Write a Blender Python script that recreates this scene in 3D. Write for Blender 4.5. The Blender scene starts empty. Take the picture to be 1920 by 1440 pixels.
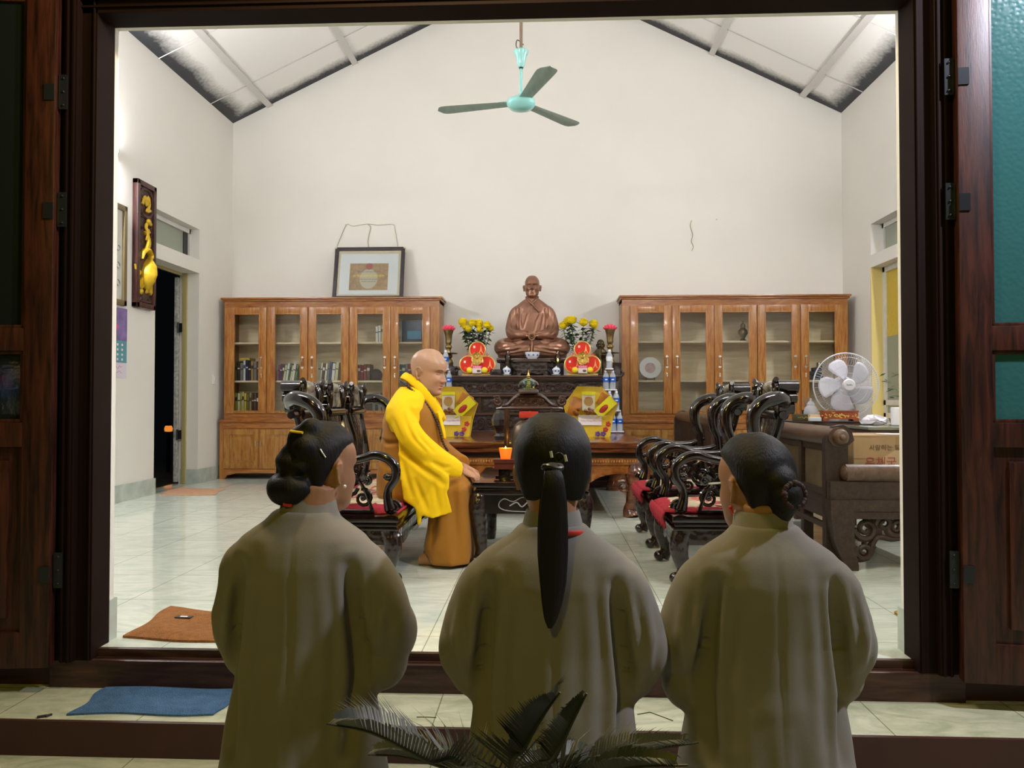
import bpy, bmesh, math, random
import numpy as np
from mathutils import Vector, Matrix, Euler
random.seed(7)
PI=math.pi
scene=bpy.context.scene
C=scene.collection
# ---------------------------------------------------------------- camera
F=1442.0; CH=.95
psi=math.atan(65/F); th=math.atan(28/F)
cam_d=bpy.data.cameras.new('camera'); cam=bpy.data.objects.new('camera',cam_d); C.objects.link(cam)
cam.location=(0,0,CH); cam.rotation_euler=(PI/2+th,0,psi)
cam_d.sensor_width=36; cam_d.lens=F/1920*36; cam_d.clip_start=.05; cam_d.clip_end=200
scene.camera=cam
_M=cam.rotation_euler.to_matrix()
def ray(px,py): return _M@Vector(((px-960)/F,(720-py)/F,-1))
def P(px,py,Y):
    r=ray(px,py); return Vector((0,0,CH))+r*(Y/r.y)
def G(px,py,z=0.0):
    r=ray(px,py); return Vector((0,0,CH))+r*((z-CH)/r.z)
def SX(px,py,X):
    r=ray(px,py); return Vector((0,0,CH))+r*(X/r.x)
# ---------------------------------------------------------------- materials
MATS={}
def srgb(h):
    if isinstance(h,str):
        h=h.lstrip('#'); c=[int(h[i:i+2],16)/255 for i in (0,2,4)]
    else: c=[v/255 for v in h]
    return tuple((x/12.92 if x<=.04045 else ((x+.055)/1.055)**2.4) for x in c)+(1,)
def mat(name,col,rough=.5,metal=0,spec=.5,trans=0,ior=1.45,emit=None,estr=0,coat=0,sheen=0,alpha=1,
        noise=None,bump=None,grain=None,sss=0):
    """noise=(scale,amount[,stretch]) value variation; bump=(kind,scale,strength); grain=(col2,scale,stretchvec)"""
    if name in MATS: return MATS[name]
    m=bpy.data.materials.new(name); m.use_nodes=True; nt=m.node_tree; b=nt.nodes['Principled BSDF']
    c=srgb(col) if not (isinstance(col,tuple) and len(col)==4) else col
    b.inputs['Base Color'].default_value=c; b.inputs['Roughness'].default_value=rough
    b.inputs['Metallic'].default_value=metal; b.inputs['Specular IOR Level'].default_value=spec
    b.inputs['IOR'].default_value=ior; b.inputs['Transmission Weight'].default_value=trans
    b.inputs['Coat Weight'].default_value=coat; b.inputs['Sheen Weight'].default_value=sheen
    b.inputs['Alpha'].default_value=alpha
    if coat: b.inputs['Coat Roughness'].default_value=.06
    if sss:
        b.inputs['Subsurface Weight'].default_value=sss; b.inputs['Subsurface Scale'].default_value=.01
    if emit is not None:
        b.inputs['Emission Color'].default_value=srgb(emit); b.inputs['Emission Strength'].default_value=estr
    tc=None
    def coords(sx=(1,1,1)):
        nonlocal tc
        if tc is None: tc=nt.nodes.new('ShaderNodeTexCoord')
        mp=nt.nodes.new('ShaderNodeMapping'); mp.inputs['Scale'].default_value=sx
        nt.links.new(tc.outputs['Object'],mp.inputs['Vector']); return mp.outputs['Vector']
    if grain:
        c2,sc,st=grain
        n=nt.nodes.new('ShaderNodeTexNoise'); n.inputs['Scale'].default_value=sc; n.inputs['Detail'].default_value=5
        n.inputs['Distortion'].default_value=.6; n.inputs['Roughness'].default_value=.6
        nt.links.new(coords(st),n.inputs['Vector'])
        r=nt.nodes.new('ShaderNodeValToRGB'); r.color_ramp.elements[0].position=.35; r.color_ramp.elements[1].position=.68
        r.color_ramp.elements[0].color=srgb(c2); r.color_ramp.elements[1].color=c
        nt.links.new(n.outputs['Fac'],r.inputs['Fac']); nt.links.new(r.outputs['Color'],b.inputs['Base Color'])
    elif noise:
        n=nt.nodes.new('ShaderNodeTexNoise'); n.inputs['Scale'].default_value=noise[0]; n.inputs['Detail'].default_value=4
        nt.links.new(coords(noise[2] if len(noise)>2 else (1,1,1)),n.inputs['Vector'])
        r=nt.nodes.new('ShaderNodeValToRGB'); a=noise[1]
        r.color_ramp.elements[0].position=.3; r.color_ramp.elements[1].position=.7
        r.color_ramp.elements[0].color=(c[0]*(1-a),c[1]*(1-a),c[2]*(1-a),1); r.color_ramp.elements[1].color=c
        nt.links.new(n.outputs['Fac'],r.inputs['Fac']); nt.links.new(r.outputs['Color'],b.inputs['Base Color'])
    if bump:
        k,sc,s=bump[:3]; st=bump[3] if len(bump)>3 else (1,1,1)
        if k=='voronoi':
            t=nt.nodes.new('ShaderNodeTexVoronoi'); t.feature='SMOOTH_F1'; o='Distance'
        elif k=='wave':
            t=nt.nodes.new('ShaderNodeTexWave'); t.inputs['Distortion'].default_value=6; o='Fac'
        else:
            t=nt.nodes.new('ShaderNodeTexNoise'); t.inputs['Detail'].default_value=4; o='Fac'
        t.inputs['Scale'].default_value=sc; nt.links.new(coords(st),t.inputs['Vector'])
        bp=nt.nodes.new('ShaderNodeBump'); bp.inputs['Strength'].default_value=s; bp.inputs['Distance'].default_value=.01
        nt.links.new(t.outputs[o],bp.inputs['Height']); nt.links.new(bp.outputs['Normal'],b.inputs['Normal'])
    MATS[name]=m; return m
# ---------------------------------------------------------------- mesh builder
class MB:
    def __init__(s): s.v=[]; s.f=[]; s.mi=[]; s.cur=0; s.M=Matrix.Identity(4)
    def add(s,vs,fs):
        o=len(s.v); M=s.M
        s.v+=[tuple(M@Vector(v)) for v in vs]; s.f+=[tuple(i+o for i in f) for f in fs]; s.mi+=[s.cur]*len(fs); return s
    def box(s,c,d,rot=None,bev=0):
        x,y,z=[k/2 for k in d]; b=min(bev,x*.9,y*.9,z*.9)
        R=Euler(rot).to_matrix() if rot else Matrix.Identity(3); c=Vector(c)
        if b<=0:
            vs=[(sx*x,sy*y,sz*z) for sz in(-1,1) for sy in(-1,1) for sx in(-1,1)]
            fs=[(0,2,3,1),(4,5,7,6),(0,1,5,4),(2,6,7,3),(0,4,6,2),(1,3,7,5)]
        else:
            bm=bmesh.new(); bmesh.ops.create_cube(bm,size=1,matrix=Matrix.Diagonal((2*x,2*y,2*z,1)))
            bmesh.ops.bevel(bm,geom=bm.edges[:],offset=b,segments=2,affect='EDGES',profile=.7)
            bm.verts.index_update(); vs=[tuple(v.co) for v in bm.verts]; fs=[tuple(v.index for v in f.verts) for f in bm.faces]; bm.free()
        return s.add([R@Vector(v)+c for v in vs],fs)
    def bb(s,x0,x1,y0,y1,z0,z1,bev=0): return s.box(((x0+x1)/2,(y0+y1)/2,(z0+z1)/2),(abs(x1-x0),abs(y1-y0),abs(z1-z0)),None,bev)
    def lathe(s,prof,c=(0,0,0),n=24,rot=None,sx=1,sy=1,ring=False):
        R=Euler(rot).to_matrix() if rot else Matrix.Identity(3); c=Vector(c); vs=[];fs=[]; k=len(prof)
        for r,z in prof:
            r=max(r,.0004)
            for j in range(n):
                a=2*PI*j/n; vs.append(R@Vector((r*math.cos(a)*sx,r*math.sin(a)*sy,z))+c)
        for i in range(k-1):
            for j in range(n):
                j2=(j+1)%n; fs.append((i*n+j,i*n+j2,(i+1)*n+j2,(i+1)*n+j))
        if ring:
            for j in range(n): fs.append(((k-1)*n+j,(k-1)*n+(j+1)%n,(j+1)%n,j))
        else: fs.append(tuple(reversed(range(n)))); fs.append(tuple((k-1)*n+j for j in range(n)))
        return s.add(vs,fs)
    def cyl(s,p0,p1,r,r2=None,n=16): return s.tube([p0,p1],[r,r if r2 is None else r2],n)
    def tube(s,pts,rad,n=10,flat=(1,1),up=None,closed=False):
        pts=[Vector(p) for p in pts]; k=len(pts)
        if not hasattr(rad,'__len__'): rad=[rad]*k
        vs=[];fs=[]; prev=None
        for i,p in enumerate(pts):
            a=pts[(i-1)%k] if (i>0 or closed) else p; b=pts[(i+1)%k] if (i<k-1 or closed) else p
            t=(b-a)
            if t.length<1e-9: t=Vector((0,0,1))
            t.normalize()
            if prev is None:
                u=Vector(up) if up else (Vector((0,0,1)) if abs(t.z)<.9 else Vector((1,0,0)))
                u=(u-t*u.dot(t)).normalized()
            else:
                u=prev-t*prev.dot(t)
                if u.length<1e-6: u=t.orthogonal()
                u.normalize()
            prev=u; w=t.cross(u)
            r=rad[i]; fx,fy=(r if hasattr(r,'__len__') else (r*flat[0],r*flat[1]))
            for j in range(n):
                an=2*PI*j/n; vs.append(p+u*(math.cos(an)*fx)+w*(math.sin(an)*fy))
        rng=k if closed else k-1
        for i in range(rng):
            i2=(i+1)%k
            for j in range(n):
                j2=(j+1)%n; fs.append((i*n+j,i*n+j2,i2*n+j2,i2*n+j))
        if not closed: fs.append(tuple(reversed(range(n)))); fs.append(tuple((k-1)*n+j for j in range(n)))
        return s.add(vs,fs)
    def sph(s,c,r,n=16,m=10,rot=None):
        rx,ry,rz=r if hasattr(r,'__len__') else (r,r,r)
        prof=[(math.sin(PI*i/m),-math.cos(PI*i/m)) for i in range(m+1)]
        R=Euler(rot).to_matrix() if rot else Matrix.Identity(3); c=Vector(c); vs=[];fs=[]
        for i,(q,z) in enumerate(prof):
            for j in range(n):
                a=2*PI*j/n; vs.append(R@Vector((rx*max(q,.002)*math.cos(a),ry*max(q,.002)*math.sin(a),rz*z))+c)
        for i in range(m):
            for j in range(n):
                j2=(j+1)%n; fs.append((i*n+j,i*n+j2,(i+1)*n+j2,(i+1)*n+j))
        return s.add(vs,fs)
    def prism(s,poly,o,u,v,d):
        """2-D outline (CCW seen along -d) extruded by vector d"""
        o=Vector(o);u=Vector(u);v=Vector(v);d=Vector(d); n=len(poly)
        a=[o+u*x+v*y for x,y in poly]; b=[p+d for p in a]
        fs=[tuple(range(n)),tuple(reversed(range(n,2*n)))]+[(i,n+i,n+(i+1)%n,(i+1)%n) for i in range(n)]
        return s.add(a+b,fs)
    def loft(s,rings,cap=True):
        n=len(rings[0]); vs=[p for r in rings for p in r]; fs=[]
        for i in range(len(rings)-1):
            for j in range(n):
                j2=(j+1)%n; fs.append((i*n+j,i*n+j2,(i+1)*n+j2,(i+1)*n+j))
        if cap: fs.append(tuple(reversed(range(n)))); fs.append(tuple((len(rings)-1)*n+j for j in range(n)))
        return s.add(vs,fs)
    def grid(s,fn,nu,nv):
        vs=[fn(i/nu,j/nv) for i in range(nu+1) for j in range(nv+1)]; w=nv+1
        return s.add(vs,[(i*w+j,(i+1)*w+j,(i+1)*w+j+1,i*w+j+1) for i in range(nu) for j in range(nv)])
    def spiral(s,c,r,turns,u,v,th,a0=0,n=8,steps=20):
        c=Vector(c);u=Vector(u);v=Vector(v); pts=[];rr=[]
        for i in range(steps+1):
            t=i/steps; a=a0+turns*2*PI*t; q=r*(1-.82*t); pts.append(c+u*(q*math.cos(a))+v*(q*math.sin(a))); rr.append(th*(1-.45*t))
        return s.tube(pts,rr,n)
    def mesh(s,name,mats,smooth=30):
        me=bpy.data.meshes.new(name); me.from_pydata([tuple(v) for v in s.v],[],s.f); me.validate()
        for m in (mats if isinstance(mats,(list,tuple)) else [mats]): me.materials.append(m)
        if any(s.mi) and len(me.polygons)==len(s.mi): me.polygons.foreach_set('material_index',s.mi)
        bm=bmesh.new(); bm.from_mesh(me); bmesh.ops.recalc_face_normals(bm,faces=bm.faces); bm.to_mesh(me); bm.free()
        if smooth:
            me.polygons.foreach_set('use_smooth',[True]*len(me.polygons))
            try: me.set_sharp_from_angle(angle=math.radians(smooth))
            except Exception: pass
        return me
    def build(s,name,mats,parent=None,smooth=40,loc=None,label=None):
        o=bpy.data.objects.new(name,s.mesh(name,mats,smooth)); C.objects.link(o)
        if parent is not None: o.parent=parent
        if loc is not None: o.location=loc
        if label: o['label']=label
        return o
def thing(name,label,cat,loc=(0,0,0),rotz=0,group=None,kind=None):
    o=bpy.data.objects.new(name,None); o.empty_display_size=.1; C.objects.link(o)
    o.location=loc; o.rotation_euler=(0,0,rotz); o['label']=label
    if cat: o['category']=cat
    if group: o['group']=group
    if kind: o['kind']=kind
    return o
def tag(o,label,cat=None,group=None,kind=None):
    o['label']=label
    if cat: o['category']=cat
    if group: o['group']=group
    if kind: o['kind']=kind
    return o
def kids(o): return [c for c in bpy.data.objects if c.parent==o]
def dup(root,loc=None,rotz=None,label=None,group=None):
    def cp(o,par):
        c=o.copy(); C.objects.link(c)
        if par is not None: c.parent=par
        for k in kids(o): cp(k,c)
        return c
    r=cp(root,None)
    if loc is not None: r.location=loc
    if rotz is not None: r.rotation_euler=(0,0,rotz)
    if label: r['label']=label
    if group: r['group']=group
    return r
def curve(pts,n=8,closed=False):
    """Catmull-Rom through pts"""
    pts=[Vector(p) for p in pts]; k=len(pts); out=[]
    for i in range(k if closed else k-1):
        p0=pts[(i-1)%k] if (closed or i>0) else pts[0]*2-pts[1]
        p1=pts[i]; p2=pts[(i+1)%k]; p3=pts[(i+2)%k] if (closed or i+2<k) else p2*2-p1
        for j in range(n):
            t=j/n; out.append(.5*((2*p1)+(p2-p0)*t+(2*p0-5*p1+4*p2-p3)*t*t+(3*p1-p0-3*p2+p3)*t**3))
    if not closed: out.append(pts[-1])
    return out
def lerp_list(vals,n):
    x=np.linspace(0,len(vals)-1,n); return list(np.interp(x,range(len(vals)),vals))
def text_obj(name,body,size,m,parent=None,loc=(0,0,0),rot=(PI/2,0,0),ext=.0008,align='CENTER',bold=0):
    cu=bpy.data.curves.new(name,'FONT'); cu.body=body; cu.size=size; cu.extrude=ext; cu.align_x=align; cu.align_y='CENTER'; cu.offset=bold
    o=bpy.data.objects.new('tmp',cu); C.objects.link(o)
    dg=bpy.context.evaluated_depsgraph_get(); me=bpy.data.meshes.new_from_object(o.evaluated_get(dg)); me.materials.clear(); me.materials.append(m)
    bpy.data.objects.remove(o)
    r=bpy.data.objects.new(name,me); C.objects.link(r); r.parent=parent; r.location=loc; r.rotation_euler=rot
    return r
def remesh(mb,voxel,smooth=4,fac=.5,name='tmp'):
    """union of overlapping closed shapes -> one continuous surface; returns numpy verts, faces"""
    o=mb.build(name,[],None,smooth=0)
    r=o.modifiers.new('r','REMESH'); r.mode='VOXEL'; r.voxel_size=voxel; r.adaptivity=0
    if smooth:
        s=o.modifiers.new('s','SMOOTH'); s.iterations=smooth; s.factor=fac
    dg=bpy.context.evaluated_depsgraph_get(); me=bpy.data.meshes.new_from_object(o.evaluated_get(dg))
    n=len(me.vertices); co=np.empty(n*3); me.vertices.foreach_get('co',co); co=co.reshape(-1,3)
    fs=[tuple(p.vertices) for p in me.polygons]
    old=o.data; bpy.data.objects.remove(o); bpy.data.meshes.remove(old); bpy.data.meshes.remove(me)
    return co,fs
def raw(name,co,fs,mats,parent=None,smooth=True,mi=None,label=None):
    me=bpy.data.meshes.new(name); me.from_pydata([tuple(v) for v in co],[],fs)
    for m in (mats if isinstance(mats,(list,tuple)) else [mats]): me.materials.append(m)
    if mi is not None: me.polygons.foreach_set('material_index',mi)
    me.polygons.foreach_set('use_smooth',[bool(smooth)]*len(me.polygons)); me.update()
    o=bpy.data.objects.new(name,me); C.objects.link(o)
    if parent is not None: o.parent=parent
    if label: o['label']=label
    return o
def vnormals(co,fs):
    nr=np.zeros_like(co); q=np.array([f if len(f)==4 else (f[0],f[1],f[2],f[2]) for f in fs])
    a=co[q[:,2]]-co[q[:,0]]; b=co[q[:,3]]-co[q[:,1]]; n=np.cross(a,b)
    for k in range(4): np.add.at(nr,q[:,k],n)
    return nr/np.maximum(np.linalg.norm(nr,axis=1,keepdims=True),1e-9)
def folds(co,fs,lines,flat=False):
    """push creases (depth>0 = valley) along polylines; lines: (pts,depth,width); flat: measured across the side facing -y"""
    nr=vnormals(co,fs); d=np.zeros(len(co)); W=np.array([1.,.12 if flat else 1.,1.]); face=np.clip(-nr[:,1]*3+.3,0,1) if flat else 1.
    for pts,dep,w in lines:
        best=np.full(len(co),1e9); tt=np.zeros(len(co)); L=len(pts)-1
        for i in range(L):
            a=np.array(pts[i],float)*W; b=np.array(pts[i+1],float)*W; ab=b-a
            t=np.clip(((co*W-a)@ab)/max(ab@ab,1e-12),0,1); dist=np.linalg.norm(co*W-(a+t[:,None]*ab),axis=1)
            m=dist<best; best[m]=dist[m]; tt[m]=((i+t)/L)[m]
        q=best/w
        d-=dep*(np.exp(-q**2)-.15*np.exp(-((q-1.9)/.8)**2))*np.sin(PI*np.clip(tt*.9+.05,0,1))**.6
    return co+nr*(d*face)[:,None]

def scribble(name,w,h,m,parent,loc,seed,axis=(1,0,0),r=.0012):
    """one line of faded handwriting-like print"""
    rr=random.Random(seed); ax=Vector(axis); n=max(6,int(w/h*1.6)); b=MB(); b.tube(curve([Vector(loc)+ax*(w*(i/n-.5))+Vector((0,0,rr.uniform(-h,h)*.5)) for i in range(n+1)],3),r,5); return b.build(name,m,parent)
def on_mesh(o,px,py,lift=.003):
    """point of mesh object o (in its parent's space) seen at a pixel, lifted off the surface"""
    from mathutils.bvhtree import BVHTree
    if '_bvh' not in globals(): globals()['_bvh']={}
    t=_bvh.get(o.name)
    if t is None: t=_bvh[o.name]=BVHTree.FromPolygons([v.co for v in o.data.vertices],[tuple(p.vertices) for p in o.data.polygons])
    org=Vector((0,0,CH))-o.parent.location; d=ray(px,py).normalized(); hit,nr,i,dist=t.ray_cast(org,d)
    if hit is None:
        hit,nr,i,dist=t.find_nearest(org+d*(o.parent.location-Vector((0,0,CH))).length)
    return hit+nr*lift,nr
# ================================================================ setting
XL,XR,YB=-3.92,3.56,9.4; YF=3.0; ZE=4.40; XM,ZM=-.12,6.22
M_wall=mat('wall_cream',(0.80,0.777,0.715,1),.75,spec=.25,noise=(1.3,.04),bump=('noise',60,.03))
M_yel=mat('wall_yellow',(0.62,0.42,0.05,1),.7,noise=(3,.15))
M_ceil=mat('ceiling_sheet',(0.72,0.70,0.66,1),.6)
def tile_mat(name,c1,c2,size,off,rough,grout):
    m=bpy.data.materials.new(name); m.use_nodes=True; nt=m.node_tree; b=nt.nodes['Principled BSDF']; L=nt.links.new
    tc=nt.nodes.new('ShaderNodeTexCoord'); mp=nt.nodes.new('ShaderNodeMapping'); mp.inputs['Location'].default_value=(-off[0],-off[1],0)
    L(tc.outputs['Object'],mp.inputs['Vector'])
    br=nt.nodes.new('ShaderNodeTexBrick'); br.offset=0; br.squash=1; br.inputs['Scale'].default_value=1
    br.inputs['Brick Width'].default_value=size; br.inputs['Row Height'].default_value=size; br.inputs['Mortar Size'].default_value=.0022; br.inputs['Mortar Smooth'].default_value=.1
    br.inputs['Color1'].default_value=(.97,.97,.97,1); br.inputs['Color2'].default_value=(1,1,1,1); br.inputs['Mortar'].default_value=grout
    L(mp.outputs['Vector'],br.inputs['Vector'])
    n=nt.nodes.new('ShaderNodeTexNoise'); n.inputs['Scale'].default_value=3.2; n.inputs['Detail'].default_value=7; n.inputs['Distortion'].default_value=2.2; n.inputs['Roughness'].default_value=.62
    mp2=nt.nodes.new('ShaderNodeMapping'); mp2.inputs['Scale'].default_value=(1,2.2,1); L(tc.outputs['Object'],mp2.inputs['Vector']); L(mp2.outputs['Vector'],n.inputs['Vector'])
    r=nt.nodes.new('ShaderNodeValToRGB'); r.color_ramp.elements[0].position=.36; r.color_ramp.elements[1].position=.62
    r.color_ramp.elements[0].color=c1; r.color_ramp.elements[1].color=c2; L(n.outputs['Fac'],r.inputs['Fac'])
    mx=nt.nodes.new('ShaderNodeMix'); mx.data_type='RGBA'; mx.blend_type='MULTIPLY'; mx.inputs[0].default_value=1
    L(r.outputs['Color'],mx.inputs[6]); L(br.outputs['Color'],mx.inputs[7]); L(mx.outputs[2],b.inputs['Base Color'])
    b.inputs['Roughness'].default_value=rough; b.inputs['Specular IOR Level'].default_value=.6
    return m
M_floor=tile_mat('floor_tile',(.53,.59,.50,1),(.66,.70,.60,1),.5,(.03,.08),.065,(.45,.5,.42,1))
M_porch=tile_mat('porch_tile',(.42,.45,.30,1),(.62,.63,.45,1),.5,(.12,.32),.25,(.4,.42,.33,1))
M_base=mat('baseboard_tile',(.55,.62,.55,1),.15,noise=(9,.25))
def ceil_mat():  # white sheet with a ragged dark band along the side and back edges
    m=bpy.data.materials.new('ceiling_dark_edged_sheet'); m.use_nodes=True; nt=m.node_tree; b=nt.nodes['Principled BSDF']; L=nt.links.new
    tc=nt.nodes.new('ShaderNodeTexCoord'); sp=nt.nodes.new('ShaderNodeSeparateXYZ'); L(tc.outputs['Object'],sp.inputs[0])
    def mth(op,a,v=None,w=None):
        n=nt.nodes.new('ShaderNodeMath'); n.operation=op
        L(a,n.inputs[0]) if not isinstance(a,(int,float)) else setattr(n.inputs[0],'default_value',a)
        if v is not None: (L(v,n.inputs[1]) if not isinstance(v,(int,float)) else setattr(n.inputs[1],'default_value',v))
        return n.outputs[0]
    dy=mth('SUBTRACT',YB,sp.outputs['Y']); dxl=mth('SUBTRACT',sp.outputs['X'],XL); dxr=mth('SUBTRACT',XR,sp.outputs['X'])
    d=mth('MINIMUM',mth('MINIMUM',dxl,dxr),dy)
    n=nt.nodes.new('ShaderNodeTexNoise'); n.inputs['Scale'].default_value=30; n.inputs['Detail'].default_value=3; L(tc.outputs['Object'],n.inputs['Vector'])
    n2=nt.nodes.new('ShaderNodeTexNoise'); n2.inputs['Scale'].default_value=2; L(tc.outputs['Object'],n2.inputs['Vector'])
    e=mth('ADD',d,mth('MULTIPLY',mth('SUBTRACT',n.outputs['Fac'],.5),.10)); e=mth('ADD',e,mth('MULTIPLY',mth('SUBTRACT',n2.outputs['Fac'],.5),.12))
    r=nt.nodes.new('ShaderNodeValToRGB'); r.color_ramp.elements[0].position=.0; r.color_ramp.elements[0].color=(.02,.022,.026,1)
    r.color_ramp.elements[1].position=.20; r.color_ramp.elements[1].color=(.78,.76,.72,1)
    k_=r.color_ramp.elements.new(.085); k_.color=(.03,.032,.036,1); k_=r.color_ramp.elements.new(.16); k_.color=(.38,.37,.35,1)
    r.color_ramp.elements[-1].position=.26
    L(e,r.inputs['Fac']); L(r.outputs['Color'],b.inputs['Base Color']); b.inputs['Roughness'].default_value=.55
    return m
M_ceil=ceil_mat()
def struct(mb,name,m,label,smooth=0,parent=None):
    o=mb.build(name,m,parent,smooth=smooth)
    if parent is None: tag(o,label,kind='structure')
    return o
# floor
b=MB(); b.bb(XL-.25,XR+.25,2.895,YB+.25,-.12,0); struct(b,'floor',M_floor,'glossy pale green marbled tile floor of the hall')
# back wall with gable
b=MB(); b.prism([(XL-.25,-.1),(XR+.25,-.1),(XR+.25,ZE-.05),(XM,ZM+.05),(XL-.25,ZE-.05)],(0,YB,0),(1,0,0),(0,0,1),(0,.2,0)); struct(b,'wall_back',M_wall,'tall cream gable wall behind the altar')
# left wall with door and transom openings
dy0,dy1=SX(288,900,XL).y,SX(372,880,XL).y
dy1=SX(372,700,XL).y; dtop=SX(372,512,XL).z; t0=SX(373,487,XL).z; t1=SX(373,430,XL).z; ty0=dy0-.05
WT=.22
b=MB(); b.bb(XL-WT,XL,2.6,dy0,-.1,ZE+.05); b.bb(XL-WT,XL,dy1,YB+.2,-.1,ZE+.05)
b.bb(XL-WT,XL,dy0,dy1,dtop,t0); b.bb(XL-WT,XL,dy0,dy1,t1,ZE+.05); struct(b,'wall_left',M_wall,'cream left wall with a doorway and a transom opening')
# right wall with window openings
wy1=SX(1634,600,XR).y; wz1=SX(1635,501,XR).z; rt0=SX(1634,478,XR).z; rt1=SX(1633,420,XR).z; wy0=wy1-1.5; wz0=.75
b=MB(); b.bb(XR,XR+WT,2.6,wy0,-.1,ZE+.05); b.bb(XR,XR+WT,wy1,YB+.2,-.1,ZE+.05)
b.bb(XR,XR+WT,wy0,wy1,-.1,wz0); b.bb(XR,XR+WT,wy0,wy1,wz1,rt0); b.bb(XR,XR+WT,wy0,wy1,rt1,ZE+.05); struct(b,'wall_right',M_wall,'cream right wall with a window and a transom above it')
# ceiling: two sloping sheets
b=MB(); b.prism([(XL-.4,ZE-.4*.477),(XM,ZM),(XR+.4,ZE-.4*.48),(XR+.4,ZE+.1),(XM,ZM+.2),(XL-.4,ZE+.1)],(0,2.6,0),(1,0,0),(0,0,1),(0,YB+.2-2.6,0)); struct(b,'ceiling',M_ceil,'pitched white sheet ceiling with dark edges')
# ceiling joint strips along the depth and thin seams across
M_strip=mat('ceiling_strip',(.55,.53,.5,1),.5); M_seam=mat('ceiling_seam',(.55,.53,.5,1),.35,metal=.3)
def roofz(x): return ZM-(XM-x)*(ZM-ZE)/(XM-XL) if x<XM else ZM-(x-XM)*(ZM-ZE)/(XR-XM)
k=0
for px,py in ((505,190),(665,110),(1335,103),(1505,186)):
    p=P(px,py,YB-.02); x=p.x; s=math.atan2(ZM-ZE,XM-XL)*(-1 if x<XM else 1); b=MB(); b.box((x,(YB+2.7)/2,roofz(x)-.012),(.075,YB-2.7,.03),(0,s,0)); k+=1
    struct(b,'trim_%d'%k,M_strip,'grey joint strip running along the ceiling')
for yy in (8.75,7.55,6.35,5.15):
    b=MB()
    b.tube([(XL,yy,ZE-.004),(XM,yy,ZM-.004),(XR,yy,ZE-.004)],.006,4); k+=1; struct(b,'trim_%d'%k,M_seam,'thin seam across the ceiling sheets')
# baseboards
b=MB(); b.bb(XL-.2,XL+.015,3.0,dy0+.012,0,.16); b.bb(XL-.2,XL+.015,dy1-.012,YB,0,.16); struct(b,'baseboard_left',M_base,'pale green tile baseboard of the left wall')
b=MB(); b.bb(XR-.015,XR+.01,3.0,YB,0,.16); struct(b,'baseboard_right',M_base,'pale green tile baseboard of the right wall')
b=MB(); b.bb(XL,XR,YB-.015,YB+.01,0,.16); struct(b,'baseboard_back',M_base,'pale green tile baseboard of the back wall')
# front wall (yellow outside, cream inside) around the wide doorway
OX0=P(205,600,2.93).x; OX1=P(1694,600,2.93).x; OZ=P(960,24,2.9).z
fx0,fx1=OX0-.13,OX1+.13
for nm,y0,y1,m,lab in (('wall_front',2.86,2.94,M_yel,'yellow outer face of the front wall'),('wall_front_inner',2.94,3.0,M_wall,'cream inner face of the front wall')):
    a=.03 if nm=='wall_front_inner' else 0
    u0,u1,uz=(OX0-.012,OX1+.012,OZ+.012) if a else (fx0,fx1,OZ+.1)
    b=MB(); b.bb(XL-.3,u0,y0,y1,-.25,ZE+.4); b.bb(u1,XR+.3,y0,y1,-.25,ZE+.4); b.bb(u0,u1,y0,y1,uz,ZE+.4)
    b.prism([(XL-.3,ZE+.4),(XR+.3,ZE+.4),(XM,ZM+.3)],(0,y0,0),(1,0,0),(0,0,1),(0,y1-y0,0)); struct(b,nm,m,lab)
b=MB(); b.bb(XL,OX0-.004,2.95,3.012,0,.16); b.bb(OX1+.004,XR,2.95,3.012,0,.16); struct(b,'baseboard_front',M_base,'pale green tile baseboard beside the doorway')
# dark red-brown door frame with mouldings
M_dw=mat('door_wood',(.075,.020,.010,1),.42,grain=((26,10,8),3,(14,14,1.2)),bump=('noise',40,.05,(6,6,.6)))
M_dw2=mat('door_wood_plain',(.011,.0045,.0032,1),.7,spec=.12)
fz0=-.03
def jamb(x,sgn):
    b=MB(); b.bb(x,x-sgn*.06,2.83,2.95,fz0,OZ+.06); b.bb(x-sgn*.006,x-sgn*.012,2.822,2.84,fz0,OZ+.05,.002)
    b.bb(x-sgn*.058,x-sgn*.105,2.80,2.94,fz0,OZ+.08,.004); b.bb(x-sgn*.066,x-sgn*.076,2.793,2.81,fz0,OZ+.07,.003); b.bb(x-sgn*.09,x-sgn*.098,2.793,2.81,fz0,OZ+.07,.003)
    b.bb(x-sgn*.104,x-sgn*.135,2.82,2.94,fz0,OZ+.1,.003); return b
struct(jamb(OX0,1),'trim_9',M_dw2,'dark brown left door jamb with mouldings')
struct(jamb(OX1,-1),'trim_10',M_dw2,'dark brown right door jamb with mouldings')
b=MB(); b.bb(OX0-.135,OX1+.135,2.83,2.95,OZ,OZ+.055); b.bb(OX0-.135,OX1+.135,2.80,2.94,OZ+.05,OZ+.1,.006); b.bb(OX0-.1,OX1+.1,2.82,2.84,OZ+.018,OZ+.026); struct(b,'trim_11',M_dw2,'dark brown door head')
M_sill=mat('sill_wood',(.08,.035,.02,1),.4,grain=((40,20,13),4,(1,8,8)))
b=MB(); b.bb(OX0-.16,OX1+.16,2.83,2.94,-.14,-.03,.004); b.bb(OX0-.06,OX1+.06,2.875,2.90,-.06,-.001); struct(b,'trim_12',M_sill,'dark wooden door sill')
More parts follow.
